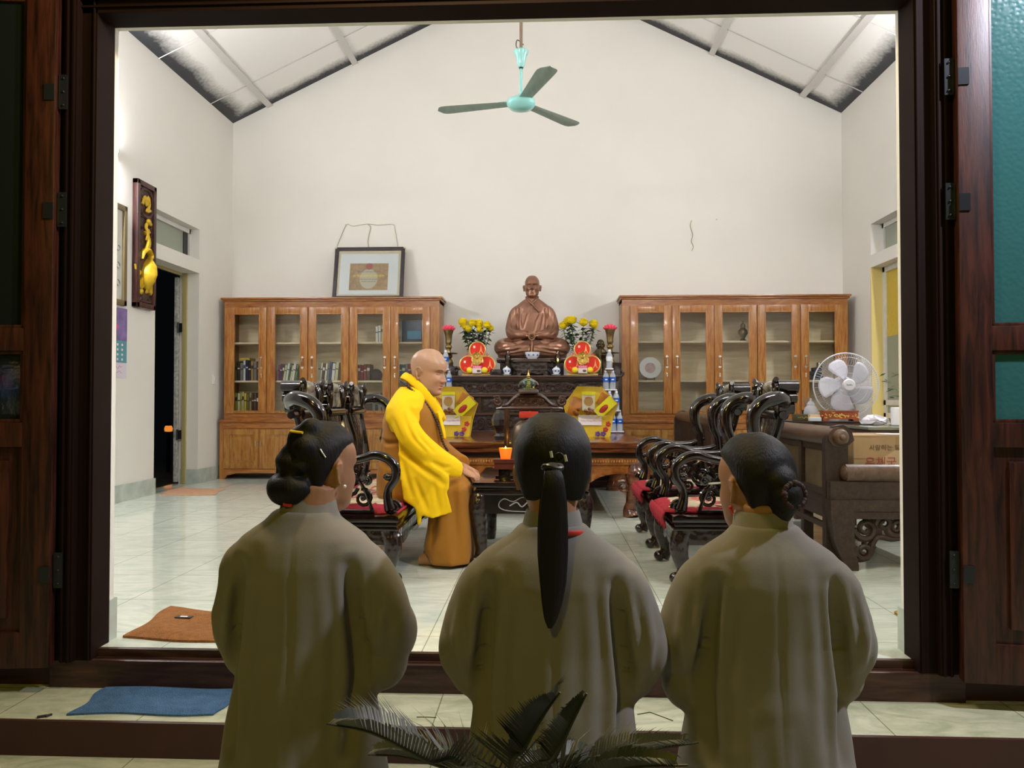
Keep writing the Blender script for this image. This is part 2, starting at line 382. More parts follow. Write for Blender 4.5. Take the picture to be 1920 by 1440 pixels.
# porch: tread, riser, lower ground
M_ris=mat('riser_brown',(.06,.018,.013,1),.5,noise=(8,.2))
b=MB(); b.bb(-5,5,2.55,2.86,-.25,-.133); struct(b,'porch_step',[M_porch],'pale tiled step in front of the door sill')
b=MB(); b.bb(-5,5,2.535,2.552,-.25,-.134); b.bb(-5,5,2.855,2.862,-.134,-.03); struct(b,'trim_13',M_ris,'dark brown riser of the tiled step')
b=MB(); b.bb(-6,6,-4,2.6,-.33,-.25); struct(b,'ground',M_porch,'tiled porch ground where the women kneel')
# ---------------------------------------------------------------- door leaves
M_glassL=mat('dark_glass',(.012,.016,.014,1),.06,spec=.6,bump=('noise',90,.02))
M_glassR=mat('teal_pebbled_glass',(.03,.115,.115,1),.22,spec=.5,bump=('voronoi',70,.10))
M_hinge=mat('black_hinge',(.035,.04,.045,1),.3,metal=.6)
def leaf(n,hx,sgn,ang,glass,lab,W=.78):
    """sgn=-1 leaf runs to the left of the hinge"""
    t=thing('door_%d'%n,lab,None,(hx,2.80,0),0,kind='structure'); t.rotation_euler=(0,0,ang)
    zt=OZ+.09; zb=-.035; Y0,Y1=-.045,0
    def zat(py): return P(150 if sgn<0 else 1760,py,2.76).z
    g1=zat(615 if sgn<0 else 612); g2=zat(658); g3=zat(792); g4=zat(838); g5=zat(1185 if sgn<0 else 1205); gt=zt-.07
    s=lambda a,b_,z0,z1,bv=.004,y0=Y0,y1=Y1: b.bb(sgn*a,sgn*b_,y0,y1,z0,z1,bv)
    sw=.105
    b=MB(); s(.002,sw,zb,zt); s(W-sw,W,zb,zt); b.build('stile',M_dw,t)
    b=MB(); s(sw-.002,W-sw+.002,g2,g1); s(sw-.002,W-sw+.002,g4,g3); s(sw-.002,W-sw+.002,zb,g5); s(sw-.002,W-sw+.002,gt,zt); b.build('rail',M_dw,t)
    b=MB(); s(sw,W-sw,g5,g4,.0,-.03,-.012); s(sw+.05,W-sw-.05,g5+.05,g4-.05,.008,-.042,-.02); b.build('door_panel',M_dw,t)
    b=MB(); s(sw,W-sw,g1,gt,0,-.026,-.018); b.build('glass_pane',glass,t)
    b=MB(); s(sw,W-sw,g3,g2,0,-.026,-.018); b.build('glass_pane',glass,t)
    b=MB()
    for z0,z1 in ((g1,gt),(g3,g2)):
        s(sw-.002,sw+.012,z0,z1,.003,-.038,-.005); s(W-sw-.012,W-sw+.002,z0,z1,.003,-.038,-.005); s(sw,W-sw,z0,z0+.012,.003,-.038,-.005); s(sw,W-sw,z1-.012,z1,.003,-.038,-.005)
    b.build('glazing_bead',M_dw,t)
    for py in ((168,390,1072) if sgn<0 else (140,375,1070)):
        z=zat(py); b=MB(); b.cyl((0,-.012,z-.055),(0,-.012,z+.055),.009,n=10); b.box((sgn*.02,-.047,z-.01),(.036,.005,.06)); b.box((-sgn*.018,-.022,z),(.03,.006,.13))
        for dz in (-.05,0,.05): b.sph((-sgn*.02,-.027,z+dz),.0045,8,5)
        b.build('hinge',M_hinge,t)
    return t
leaf(1,OX0-.118,-1,math.radians(6),M_glassL,'left dark brown door leaf folded back with a dark glass pane')
leaf(2,OX1+.118,1,math.radians(-6),M_glassR,'right dark brown door leaf folded back with a teal pebbled pane')
# ---------------------------------------------------------------- side door and windows of the hall
M_wht=mat('white_paint',(.75,.74,.70,1),.4,noise=(14,.12)); M_oldw=mat('worn_white_paint',(.62,.61,.56,1),.5,noise=(30,.6)); M_yf=mat('yellow_frame',(.42,.35,.15,1),.5)
M_frost=mat('frosted_pane',(.30,.33,.26,1),.3,spec=.5,bump=('noise',120,.05))
M_dkgl=mat('night_glass',(.01,.012,.012,1),.05)
t=thing('window_1','frosted transom window above the left side doorway',None,(XL-.15,0,0),kind='structure')
b=MB(); b.bb(0,.05,dy0,dy1,t1-.05,t1); b.bb(0,.05,dy0,dy1,t0,t0+.02); b.bb(0,.05,dy0,dy0+.04,t0,t1); b.bb(0,.05,dy1-.03,dy1,t0,t1); b.build('window_frame',M_wht,t)
b=MB(); b.bb(.015,.022,dy0+.04,dy1-.13,t0+.02,t1-.05); b.build('pane',M_frost,t)
b=MB(); b.bb(.02,.03,dy1-.13,dy1-.03,t0+.02,t1-.05); b.build('dark_gap',M_dkgl,t)
t=thing('door_3','open white side door leaf at the edge of the dark doorway',None,(XL-.16,0,0),kind='structure')
b=MB(); b.bb(-.02,.03,dy1-.03,dy1,0,dtop,.003); b.bb(-.05,-.02,dy0,dy1,dtop-.03,dtop,.003); b.build('door_frame',M_yf,t)
b=MB(); b.bb(-.10,-.062,dy1-.045,dy1+.7,.02,dtop-.05,.003); b.build('door_leaf',M_oldw,t)
b=MB()
for z in (.55,1.75): b.cyl((-.05,dy1-.06,z-.06),(-.05,dy1-.06,z+.06),.01,n=8); b.box((-.03,dy1-.054,z),(.05,.006,.1))
b.build('hinge',M_hinge,t)
t=thing('window_2','small transom window on the right wall',None,(XR+.12,0,0),kind='structure')
b=MB(); b.bb(0,.05,wy0,wy1,rt1-.05,rt1); b.bb(0,.05,wy0,wy1,rt0,rt0+.03); b.bb(0,.05,wy1-.04,wy1,rt0,rt1); b.bb(0,.05,wy0,wy0+.04,rt0,rt1); b.build('window_frame',M_wht,t)
b=MB(); b.bb(.02,.03,wy0+.04,wy1-.04,rt0+.03,rt1-.05); b.build('pane',M_frost,t)
M_ribyel=mat('yellow_ribbed_glass',(.62,.45,.05,1),.3,bump=('wave',30,.3,(1,1,1)))
M_revy=mat('reveal_yellow',(.72,.58,.22,1),.7)
t=thing('window_3','tall window on the right wall with yellow patterned upper pane',None,(XR+.12,0,0),kind='structure')
zs=SX(1660,755,XR+.12).z; zy=SX(1665,630,XR+.12).z
b=MB(); b.bb(0,.05,wy1-.06,wy1,wz0,wz1,.003); b.bb(0,.05,wy0,wy0+.06,wz0,wz1,.003); b.bb(0,.05,wy0,wy1,wz1-.06,wz1,.003); b.bb(0,.05,wy0,wy1,wz0,wz0+.05,.003); b.bb(0,.05,wy0,wy1,zs-.03,zs+.03,.003); b.bb(0,.05,(wy0+wy1)/2-.04,(wy0+wy1)/2+.04,wz0,wz1,.003); b.build('window_frame',M_wht,t)
b=MB(); b.bb(.02,.03,wy0+.05,wy1-.05,zy,wz1-.05); b.build('yellow_pane',M_ribyel,t)
b=MB(); b.bb(.02,.03,wy0+.05,wy1-.05,wz0+.04,zy); b.build('pane',M_frost,t)
b=MB(); b.bb(XR-.002,XR+.125,wy1-.004,wy1+.01,wz0,wz1); b.bb(XR,XR+.125,wy0,wy1,wz0-.01,wz0+.004); struct(b,'trim_14',M_revy,'yellow painted window reveal')
# ================================================================ light
M_tube=mat('lit_tube',(1,1,1,1),.5,emit=(250,250,255),estr=1)
TUBE=470
MATS['lit_tube'].node_tree.nodes['Principled BSDF'].inputs['Emission Strength'].default_value=TUBE
M_hous=mat('white_plastic',(.8,.8,.78,1),.4)
M_tube2=mat('lit_tube_fill',(1,1,1,1),.5,emit=(252,250,252),estr=235)
def tube_light(x,sgn,y0,y1,z,lab,m=None):
    t=thing('tube_light',lab,'lamp',(x,(y0+y1)/2,z),0,'wall tube lamps'); h=(y1-y0)/2
    b=MB(); b.box((sgn*.0165,0,0),(.035,2*h,.05),None,.006); b.build('lamp_housing',M_hous,t)
    b=MB(); b.cyl((sgn*.06,-h+.03,0),(sgn*.06,h-.02,0),.017,n=12); b.build('light_tube',m or M_tube,t)
    [MB().box((sgn*.055,e*(h-.01),0),(.045,.03,.045),None,.006).build('end_cap',M_hous,t) for e in (-1,1)]
    return t
pl=SX(221,283,XL+.06)
tube_light(XL,1,pl.y-1.25,pl.y,pl.z,'glowing tube lamp high on the left wall')
tube_light(XR,-1,5.6,6.85,3.2,'tube lamp high on the right wall hidden by the door jamb')
tf=tube_light(0,1,-.62,.62,0,'added unseen left tube lamp on the inner front wall above the doorway',M_tube2); tf.location=(-1.75,3.0,3.15); tf.rotation_euler=(0,0,PI/2)  # front tubes added out of view to fill the bookcases and altar
tf=tube_light(0,1,-.62,.62,0,'added unseen right tube lamp on the inner front wall above the doorway',M_tube2); tf.location=(1.55,3.0,3.15); tf.rotation_euler=(0,0,PI/2)  # second added fill tube, also out of view
w=bpy.data.worlds.new('night'); scene.world=w; w.use_nodes=True
w.node_tree.nodes['Background'].inputs['Color'].default_value=(.0016,.0018,.0024,1); w.node_tree.nodes['Background'].inputs['Strength'].default_value=1
def lamp(name,loc,power,col,size,lab):
    d=bpy.data.lights.new(name,'POINT'); d.energy=power; d.color=col; d.shadow_soft_size=size
    o=bpy.data.objects.new(name,d); C.objects.link(o); o.location=loc; return o
lamp('porch_lamp',(-.4,2.05,2.9),105,(1,.78,.38),.12,'')
lamp('street_lamp',(-.8,-1.6,2.9),98,(1,.80,.05),.15,'')
lamp('yard_lamp',(2.3,1.74,3.15),330,(.84,.85,1),.06,'cool yard lamp')
vs=scene.view_settings; vs.view_transform='Standard'; vs.look='None'; vs.gamma=1; vs.exposure=0; vs.use_curve_mapping=False

# string of coloured lights in the dark yard, seen only as a reflection in the left pane
a_=math.radians(6); n_=Vector((math.sin(a_),-math.cos(a_),0)); p0_=Vector((OX0-.118,2.80,0))+n_*.026
t=thing('string_lights','string of small coloured bulbs in the yard, reflected in the left dark pane','lights',(0,0,0)); pts=[]
for i,(px,py,c) in enumerate(((4,712,(255,60,160)),(14,700,(120,190,255)),(27,696,(255,220,160)),(40,697,(255,190,120)),(52,702,(255,160,90)),(8,735,(60,150,255)),(20,722,(200,230,255)),(26,760,(255,250,230)))):
    r=ray(px,py); o_=Vector((0,0,CH)); h=o_+r*((p0_-o_).dot(n_)/r.dot(n_)); d=(r-2*r.dot(n_)*n_).normalized(); q=h+d*3.0; pts.append(q)
    b=MB(); b.sph(q,.006,8,6); b.build('bulb',mat('bulb_%d'%i,(1,1,1,1),.5,emit=c,estr=34),t)
b=MB(); b.tube(curve([pts[0],pts[5],pts[1],pts[6],pts[2],pts[3],pts[4]],3),.002,4); b.tube([pts[6],pts[7],Vector((pts[7].x,pts[7].y,-.25))],.004,5); b.build('wire',M_hinge,t)

b=MB(); b.bb(-14,XL-.215,2.6,16,-.33,-.25); struct(b,'ground',M_porch,'dark yard ground beyond the left side doorway')
q=SX(316,803,-6.2); t=thing('garden_lantern','small orange glowing lantern on a post in the dark yard seen through the side doorway','lamp',(q.x,q.y,-.25)); hq=q.z+.25
b=MB(); b.cyl((0,0,0),(0,0,hq-.055),.03,n=10); b.build('post',M_hinge,t)
b=MB(); b.lathe([(0,hq-.06),(.06,hq-.05),(.065,hq+.0),(.05,hq+.04),(0,hq+.045)],(0,0,0),16); b.build('lantern_glass',mat('lantern_glow',(1,.5,.15,1),.5,emit=(255,150,60),estr=.8),t)
b=MB(); b.lathe([(0,hq+.04),(.09,hq+.045),(.02,hq+.09),(0,hq+.10)],(0,0,0),16); b.build('lantern_cap',M_hinge,t)
# ================================================================ bookcases
ORD=['first','second','third','fourth','fifth','sixth','seventh','eighth','ninth','tenth','eleventh','twelfth']
def glassmat(name,tint=(1,1,1,1),rough=.03,facmul=1.0):
    m=bpy.data.materials.new(name); m.use_nodes=True; nt=m.node_tree; nt.nodes.clear(); L=nt.links.new
    o=nt.nodes.new('ShaderNodeOutputMaterial'); mx=nt.nodes.new('ShaderNodeMixShader'); tr=nt.nodes.new('ShaderNodeBsdfTransparent'); gl=nt.nodes.new('ShaderNodeBsdfGlossy'); fr=nt.nodes.new('ShaderNodeFresnel')
    tr.inputs['Color'].default_value=tint; gl.inputs['Roughness'].default_value=rough; fr.inputs['IOR'].default_value=1.45
    ml=nt.nodes.new('ShaderNodeMath'); ml.operation='MULTIPLY'; ml.inputs[1].default_value=facmul; L(fr.outputs[0],ml.inputs[0])
    L(ml.outputs[0],mx.inputs[0]); L(tr.outputs[0],mx.inputs[1]); L(gl.outputs[0],mx.inputs[2]); L(mx.outputs[0],o.inputs['Surface']); MATS[name]=m; return m
M_pane=glassmat('clear_pane',(.97,.98,.97,1))
M_teakH=mat('teak_rails',(.37,.165,.038,1),.3,grain=((122,62,22),5,(1.2,8,8)),coat=.2)
M_teakV=mat('teak_stiles',(.41,.20,.046,1),.3,grain=((138,76,26),5,(9,9,1)),coat=.2)
M_teakD=mat('teak_doors',(.40,.205,.05,1),.3,grain=((128,78,26),4,(8,8,1)),coat=.2)
M_ply=mat('pine_back',(.90,.80,.60,1),.6,grain=((222,200,160),2.2,(1,4,9)))
M_steel=mat('chrome',(.8,.79,.76,1),.2,metal=1)
M_brass=mat('aged_brass',(.33,.24,.10,1),.35,metal=.9,noise=(18,.4))
BW=2.58; BD=.38
def bookcase(loc,label,glasspx,handles,x0px,Y):
    """local: origin floor centre, front at y=0, back at y=BD"""
    t=thing('bookcase',label,'bookcase',loc)
    def lx(px): return P(px,650,Y).x-loc[0]
    zz=lambda py: P(960,py,Y).z
    h=BW/2; zl=.70; zt=2.11
    b=MB(); b.bb(-h,-h+.03,0,BD,zl,zt); b.bb(h-.03,h,0,BD,zl,zt); b.bb(-h,h,0,BD,zt-.03,zt); b.build('case_side',M_teakV,t)
    b=MB(); b.bb(-h+.03,h-.03,BD-.02,BD-.002,zl,zt-.03); b.build('back_board',M_ply,t)
    b=MB(); b.bb(-h-.02,h+.02,-.02,BD,zt,zt+.02,.004); b.bb(-h-.035,h+.035,-.035,BD,zt+.02,zt+.045,.006); b.build('cornice',M_teakH,t)
    b=MB(); b.bb(-h,h,-.004,.02,zt-.075,zt-.0); b.bb(-h,h,-.004,.02,zl,zl+.08); b.build('face_rail',M_teakH,t)
    gz0,gz1=zz(771),zz(587); s1,s2=zz(640)-.0,zz(713)
    for s in (s1,s2):
        b=MB(); b.bb(-h+.03,h-.03,.03,BD-.02,s-.02,s); b.build('shelf',M_ply,t)
    n=len(glasspx); eds=[]
    for i,(a,c) in enumerate(glasspx):
        a,c=lx(a),lx(c); sw=.085; z0,z1=zl+.08,zt-.075
        w=(h*2)/n
        d=MB(); d.bb(a-sw,a,-.022,-.002,z0,z1,.003); d.bb(c,c+sw,-.022,-.002,z0,z1,.003); d.bb(a-.002,c+.002,-.021,-.003,z0,gz0,.003); d.bb(a-.002,c+.002,-.021,-.003,gz1,z1,.003)
        d.bb(a-.006,a+.006,-.026,-.01,gz0,gz1,.002); d.bb(c-.006,c+.006,-.026,-.01,gz0,gz1,.002); d.bb(a,c,-.026,-.01,gz0-.006,gz0+.006,.002); d.bb(a,c,-.026,-.01,gz1-.006,gz1+.006,.002)
        do=d.build('glazed_door',M_teakV,t)
        g=MB(); g.bb(a,c,-.012,-.009,gz0,gz1); g.build('glass_pane',M_pane,do)
        eds.append((a-sw,c+sw))
        hx=lx(handles[i]); hz=zz(679)
        k=MB(); k.tube([(hx,-.024,hz+.05),(hx,-.045,hz+.035),(hx,-.045,hz-.035),(hx,-.024,hz-.05)],[.007,.006,.006,.007],8); k.box((hx,-.024,hz+.06),(.026,.006,.026),(0,PI/4,0)); k.box((hx,-.024,hz-.06),(.026,.006,.026),(0,PI/4,0)); k.build('handle',M_steel,do)
        if i in (0,2,4):
            hz2=zz(704); k=MB(); k.box((hx,-.024,hz2),(.016,.006,.05),None,.003); k.sph((hx,-.03,hz2+.012),(.008,.01,.008),8,6); k.build('keyhole_plate',M_steel,do)
    # posts between doors
    xs=[-h]+[v for e in eds for v in e]+[h]
    b=MB()
    for i in range(0,len(xs),2):
        if xs[i+1]-xs[i]>.004: b.bb(xs[i],xs[i+1],-.003,.022,zl,zt-.01)
    b.build('post',M_teakV,t)
    # lower cabinet
    H=h+.035
    b=MB(); b.bb(-H,-H+.03,-.03,BD,0,zl-.03); b.bb(H-.03,H,-.03,BD,0,zl-.03); b.bb(-H+.03,H-.03,BD-.02,BD,.05,zl-.03); b.bb(-H+.03,H-.03,-.02,BD-.02,.09,.11); b.build('base_side',M_teakD,t)
    b=MB(); b.bb(-H-.012,H+.012,-.045,BD,zl-.03,zl+.004,.006); b.build('base_top',M_teakH,t)
    b=MB(); b.bb(-H,H,-.033,-.01,zl-.1,zl-.03); 
    b.prism([(-H,0),(-H+.06,0),(-H+.09,.045),(-H+.22,.07),(H-.22,.07),(H-.09,.045),(H-.06,0),(H,0),(H,.12),(-H,.12)],(0,-.033,0),(1,0,0),(0,0,1),(0,.023,0)); b.build('base_rail',M_teakH,t)
    m=6; w=(2*H-.1)/m
    [MB().bb(x,x+.05,-.034,-.01,.0,zl-.05).build('base_post',M_teakV,t) for x in (-H,H-.05)]
    for i in range(m):
        a=-H+.05+i*w; c=a+w; z0,z1=.125,zl-.105; s=.07
        d=MB(); d.bb(a+.002,a+s,-.04,-.015,z0,z1,.003); d.bb(c-s,c-.002,-.04,-.015,z0,z1,.003); d.bb(a+s-.002,c-s+.002,-.039,-.016,z0,z0+s,.003); d.bb(a+s-.002,c-s+.002,-.039,-.016,z1-s,z1,.003); d.bb(a+s,c-s,-.032,-.018,z0+s,z1-s); d.bb(a+s+.03,c-s-.03,-.038,-.02,z0+s+.03,z1-s-.03,.005)
        do=d.build('cupboard_door',M_teakD,t)
        hx=c-.03 if i%2==0 else a+.03; hz=.42
        k=MB(); k.tube([(hx,-.04,hz+.04),(hx,-.058,hz+.028),(hx,-.058,hz-.028),(hx,-.04,hz-.04)],.005,8); k.build('handle',M_steel,do)
    return t,dict(s1=s1,s2=s2,fl=zl+.08)
YC=9.0
cxl=(P(420,650,YC).x+P(819,650,YC).x)/2; cxr=(P(1173,650,YC).x+P(1583,650,YC).x)/2; cxr=min(cxr,XR-.03-BW/2-.055); cxl=max(cxl,XL+.02+BW/2+.06)
bcL,zb=bookcase((cxl,YC,0),'long teak bookcase left of the altar with a framed certificate on top','',0,0,YC) if 0 else bookcase((cxl,YC,0),'long teak bookcase left of the altar with a framed certificate on top',[(440,487),(516,564),(593,641),(670,719),(747,793)],[491,568,586,722,741],0,YC)
bcR,zbR=bookcase((cxr,YC,0),'long teak bookcase right of the altar with mostly bare shelves',[(1195,1245),(1274,1324),(1353,1404),(1434,1484),(1515,1565)],[1250,1269,1349,1490,1510],0,YC)
# ---------------------------------------------------------------- books
M_page=mat('paper_pages',(.75,.70,.58,1),.8)
BC={'olive':'6b6a30','dark brown':'3a2416','grey':'7d7a74','white':'d8d4c8','navy':'1c2440','black':'17161a','tan':'9c7c4c','brown':'5a3a1e','yellow green':'a9a83a','cream':'d0c6a0','yellow':'c9a93a','pink':'b06878','purple':'5a3a60','green':'5c7a4a','dark red':'7a1414','blue':'2c4a7a','teal':'2f5a60','dark grey':'3a3838'}
def bookmat(c): return mat('cover_'+c.replace(' ','_'),BC[c],.5)
bid=0
def book(x,z,w,h,d,lean,col,label,group,y=YC+.075):
    b=MB(); b.cur=0; b.M=Matrix.Translation((0,0,0))
    b.bb(-w/2,w/2,0,.002,0,h); b.bb(-w/2,-w/2+.002,0,d,0,h); b.bb(w/2-.002,w/2,0,d,0,h); b.cur=1; b.bb(-w/2+.002,w/2-.002,.002,d-.004,.003,h-.003)
    b.cur=2; b.bb(-w/2+.003,w/2-.003,-.0006,.001,h*.60,h*(.78 if bid%3==0 else .66))
    globals()['bid']+=1
    lab=M_page if col in('navy','black','dark brown','brown','dark red','purple','teal','dark grey') else bookmat('dark brown' if col!='white' else 'blue')
    o=b.build('book',[bookmat(col),M_page,lab],None,smooth=0,loc=(x,y,z)); o.rotation_euler=(0,lean,0)
    return tag(o,label,'book',group)
def bookrow(px0,px1,z,cols,hpx,lean,door,shelf,seed):
    r=random.Random(seed); x0=P(px0,650,YC+.08).x; x1=P(px1,650,YC+.08).x; n=len(cols); ws=[r.uniform(.75,1.25) for _ in cols]; sc=(x1-x0)/sum(ws); x=x0
    for i,c in enumerate(cols):
        w=ws[i]*sc; h=hpx*9.08/F*r.uniform(.86,1.0); ln=lean*r.uniform(.85,1.1)
        book(x+w/2,z+.001+(math.sin(abs(ln))*w/2 if ln else 0),w*.94,h,.19,ln,c,'%s book, %s from left on %s shelf behind %s left bookcase door'%(c,ORD[i],shelf,ORD[door]),'books in the left bookcase'); x+=w
s1,s2,fl=zb['s1'],zb['s2'],zb['fl']
bookrow(441,486,s2,['olive','dark brown','grey','white','navy','black','tan','grey','brown'],40,0,0,'middle',1)
bookrow(441,486,fl,['yellow green','cream','yellow green','cream','yellow','olive','tan','dark brown','brown','dark brown'],41,0,0,'bottom',2)
bookrow(518,556,s2,['pink','purple','brown','cream','white','green','cream','white','green'],34,.16,1,'middle',3)
bookrow(595,633,s2,['cream','white','brown','white','grey','blue','white','cream'],36,.10,2,'middle',4)
bookrow(671,694,s2,['dark red','dark red','dark red','brown'],31,0,3,'middle',5)
bookrow(704,719,s1,['white','white','cream'],33,0,3,'top',6)
bookrow(683,719,fl,['dark grey','brown','dark grey','grey','dark brown','grey','dark brown'],39,0,3,'bottom',7)
bookrow(749,775,s2,['dark grey','teal','grey','dark red','dark grey'],34,0,4,'middle',8)
o=MB().bb(-.12,.0,0,.19,0,.03,.002).build('book',bookmat('yellow'),None,loc=(P(454,650,YC).x+.06,YC+.08,s2+.245)); tag(o,'yellow book lying flat across the row on the middle shelf','book','books in the left bookcase')
# blue boxed picture, dark round ornament
b=MB(); b.bb(-.125,.125,0,.02,0,.27,.003); t=thing('picture_board','blue picture board leaning on the top shelf of the left bookcase','picture',(P(769,620,YC).x,YC+.14,s1)); b.build('board',mat('deep_blue',(.02,.045,.12,1),.3,noise=(6,.6)),t)
b=MB(); b.bb(-.06,.11,-.003,0,.04,.14); b.build('sky_patch',mat('sky_blue',(.05,.28,.5,1),.35,noise=(9,.5)),t)
b=MB(); b.lathe([(.0,0),(.05,0),(.072,.03),(.078,.07),(.065,.11),(.03,.135),(.0,.14)],(0,0,0),20); b.lathe([(.06,.0),(.085,.004),(.06,.014)],(0,0,0),20); o=b.build('wooden_bell',mat('dark_round',(.05,.035,.03,1),.4),None,loc=(P(705,700,YC+.1).x,YC+.11,s2)); tag(o,'dark rounded wooden fish bell on the middle shelf beside red books','ornament')
# right bookcase contents: plate, gourd, dark figurine
xp=P(1219,692,YC+.1); t=thing('display_plate','white souvenir plate on a stand behind the first right bookcase door','plate',(xp.x,YC+.1,zbR['s2']))
M_por=mat('white_porcelain',(.78,.78,.82,1),.15); M_rim=mat('violet_rim',(.40,.36,.62,1),.3); M_plpic=mat('plate_picture',(.62,.42,.42,1),.4,noise=(22,.5)); M_blk=mat('black_plastic',(.02,.02,.02,1),.35)
b=MB(); b.lathe([(.0,.0),(.08,.0),(.125,.014),(.127,.018),(.08,.006),(.0,.006)],(0,0,.145),40,(PI/2-.15,0,0)); b.build('dish',M_por,t)
b=MB(); b.lathe([(.098,.0075),(.102,.0105),(.120,.0155),(.116,.0135)],(0,0,.145),40,(PI/2-.15,0,0),1,1,True); b.build('rim_band',M_rim,t)
b=MB(); b.lathe([(0,.0065),(.062,.0067),(.062,.008),(0,.0082)],(0,0,.145),32,(PI/2-.15,0,0)); b.build('picture',M_plpic,t)
b=MB(); b.tube([(-.05,-.03,0),(-.05,-.03,.03),(-.04,.03,.02),(-.03,.06,.14)],.004,6); b.tube([(.05,-.03,0),(.05,-.03,.03),(.04,.03,.02),(.03,.06,.14)],.004,6); b.build('plate_stand',M_blk,t)
b=MB(); b.lathe([(0,0),(.045,0),(.04,.01),(.02,.03),(.03,.05),(.055,.09),(.05,.13),(.025,.155),(.03,.175),(.025,.2),(.008,.215),(.008,.235),(0,.24)],(0,0,0),20); o=b.build('brass_vase',M_brass,None,loc=(P(1393,625,YC+.12).x,YC+.12,zbR['s1'])); tag(o,'small brass vase on top shelf behind third right bookcase door','vase')
t=thing('rock_ornament','dark stacked rock ornament behind the last right bookcase door','ornament',(P(1527,700,YC+.1).x,YC+.12,zbR['s2'])); M_rock=mat('dark_rock',(.03,.035,.045,1),.6,bump=('noise',30,.5))
b=MB(); b.box((0,0,.025),(.19,.1,.05),None,.012); b.box((.01,0,.075),(.15,.09,.05),(0,.1,0),.012); b.box((.03,0,.125),(.10,.08,.05),(0,-.1,0),.012); b.build('rock',M_rock,t)
b=MB(); b.lathe([(0,.15),(.035,.15),(.035,.205),(0,.205)],(.06,0,0),16); b.build('metal_cup',M_steel,t)
# ---------------------------------------------------------------- certificate leaning on the left bookcase
zc=2.155; cx=P(687,560,9.1).x
t=thing('certificate_frame','dark framed certificate leaning on the wall atop the left bookcase','picture',(cx,9.16,zc)); W,H=.86,.665; t.rotation_euler=(-.22,0,0)
M_fr=mat('dark_frame',(.035,.022,.028,1),.5,noise=(40,.4)); M_corner=mat('cream_corner',(.55,.48,.33,1),.5); M_mat1=mat('mount_white',(.72,.74,.76,1),.3); M_mat2=mat('mount_cream',(.62,.54,.38,1),.4)
b=MB(); b.bb(-W/2+.02,W/2-.02,-.02,.012,H-.045,H,.004); b.bb(-W/2,-W/2+.045,-.02,.012,.02,H-.02,.004); b.bb(W/2-.045,W/2,-.02,.012,.02,H-.02,.004); b.bb(-W/2,W/2,-.018,.012,0,.035,.004); b.build('frame',M_fr,t)
for x in (-W/2+.035,W/2-.035):
    s=1 if x>0 else -1; b=MB(); b.prism([(s*-.035,0.0),(s*.04,-.075),(s*.04,0)],(x,-.012,H+.002),(1,0,0),(0,0,1),(0,.02,0)); b.build('corner_patch',M_corner,t)
b=MB(); b.bb(-W/2+.04,W/2-.04,-.004,.006,.03,H-.04); b.build('mount',M_mat2,t)
b=MB(); b.bb(-W/2+.075,W/2-.075,-.006,-.003,.06,H-.085); b.build('inner_mount',M_mat1,t)
M_cert=mat('certificate_paper',(.45,.27,.10,1),.4,noise=(26,.45)); M_certc=mat('certificate_centre',(.50,.44,.30,1),.4); M_redseal=mat('red_seal',(.35,.05,.03,1),.5); M_gold=mat('gold_letter',(.75,.62,.05,1),.4); M_ink=mat('ink',(.06,.10,.14,1),.6)
b=MB(); b.bb(-.235,.235,-.008,-.005,.11,.455); b.build('certificate',M_cert,t)
b=MB(); b.lathe([(0,0),(.11,0),(.11,.001),(0,.001)],(0,-.0085,.255),28,(PI/2,0,0),1,1.15); b.build('centre_oval',M_certc,t)
b=MB(); b.lathe([(0,0),(.042,0),(.042,.002),(0,.002)],(0,-.0095,.415),24,(PI/2,0,0)); b.build('emblem',M_redseal,t)
text_obj('heading','BẰNG CÔNG NHẬN',.030,M_ink,t,(0,-.0105,.345))
text_obj('title','DI TÍCH LỊCH SỬ VĂN HÓA',.030,M_gold,t,(0,-.0105,.293),bold=.001)
text_obj('line','xếp hạng di tích cấp tỉnh',.021,M_ink,t,(0,-.0105,.25)); text_obj('line','Chủ tịch ủy ban nhân dân',.017,M_ink,t,(0,-.0105,.22))
b=MB(); b.bb(-W/2+.045,W/2-.045,-.0135,-.012,.035,H-.045); b.build('glass_pane',M_pane,t)
# hanging cord on the wall
M_cord=mat('string',(.42,.36,.27,1),.8)
def wallpts(l): return [tuple(P(x,y,YB-.008)) for x,y in l]
b=MB(); b.tube(curve(wallpts([(632,462),(640,442),(650,421),(662,424),(688,420),(710,422),(737,421),(741,432),(746,462)]),5),.0035,5); b.tube(curve(wallpts([(690,421),(695,426),(692,440),(690,452),(691,463)]),5),.005,5)
tag(b.build('hanging_cord',M_cord,None),'thin string looped over two nails above the certificate','cord')
for x,y,l in ((649,422,'left'),(736,422,'right')):
    p=P(x,y,YB); b=MB(); b.cyl((0,.005,0),(0,-.02,0),.006,.008,8); tag(b.build('nail',M_steel,None,loc=p),'%s nail holding the string above the certificate'%l,'nail')
b=MB(); b.tube(curve(wallpts([(1297,413),(1294,424),(1299,440),(1296,452),(1300,462),(1297,470)]),5),.004,5); tag(b.build('hanging_cord',M_cord,None),'short loose string hanging on the back wall above the right bookcase','cord')
p=P(1343,412,YB); b=MB(); b.cyl((0,.005,0),(0,-.02,0),.006,.008,8); tag(b.build('nail',M_steel,None,loc=p),'bare nail in the back wall above the right bookcase','nail')
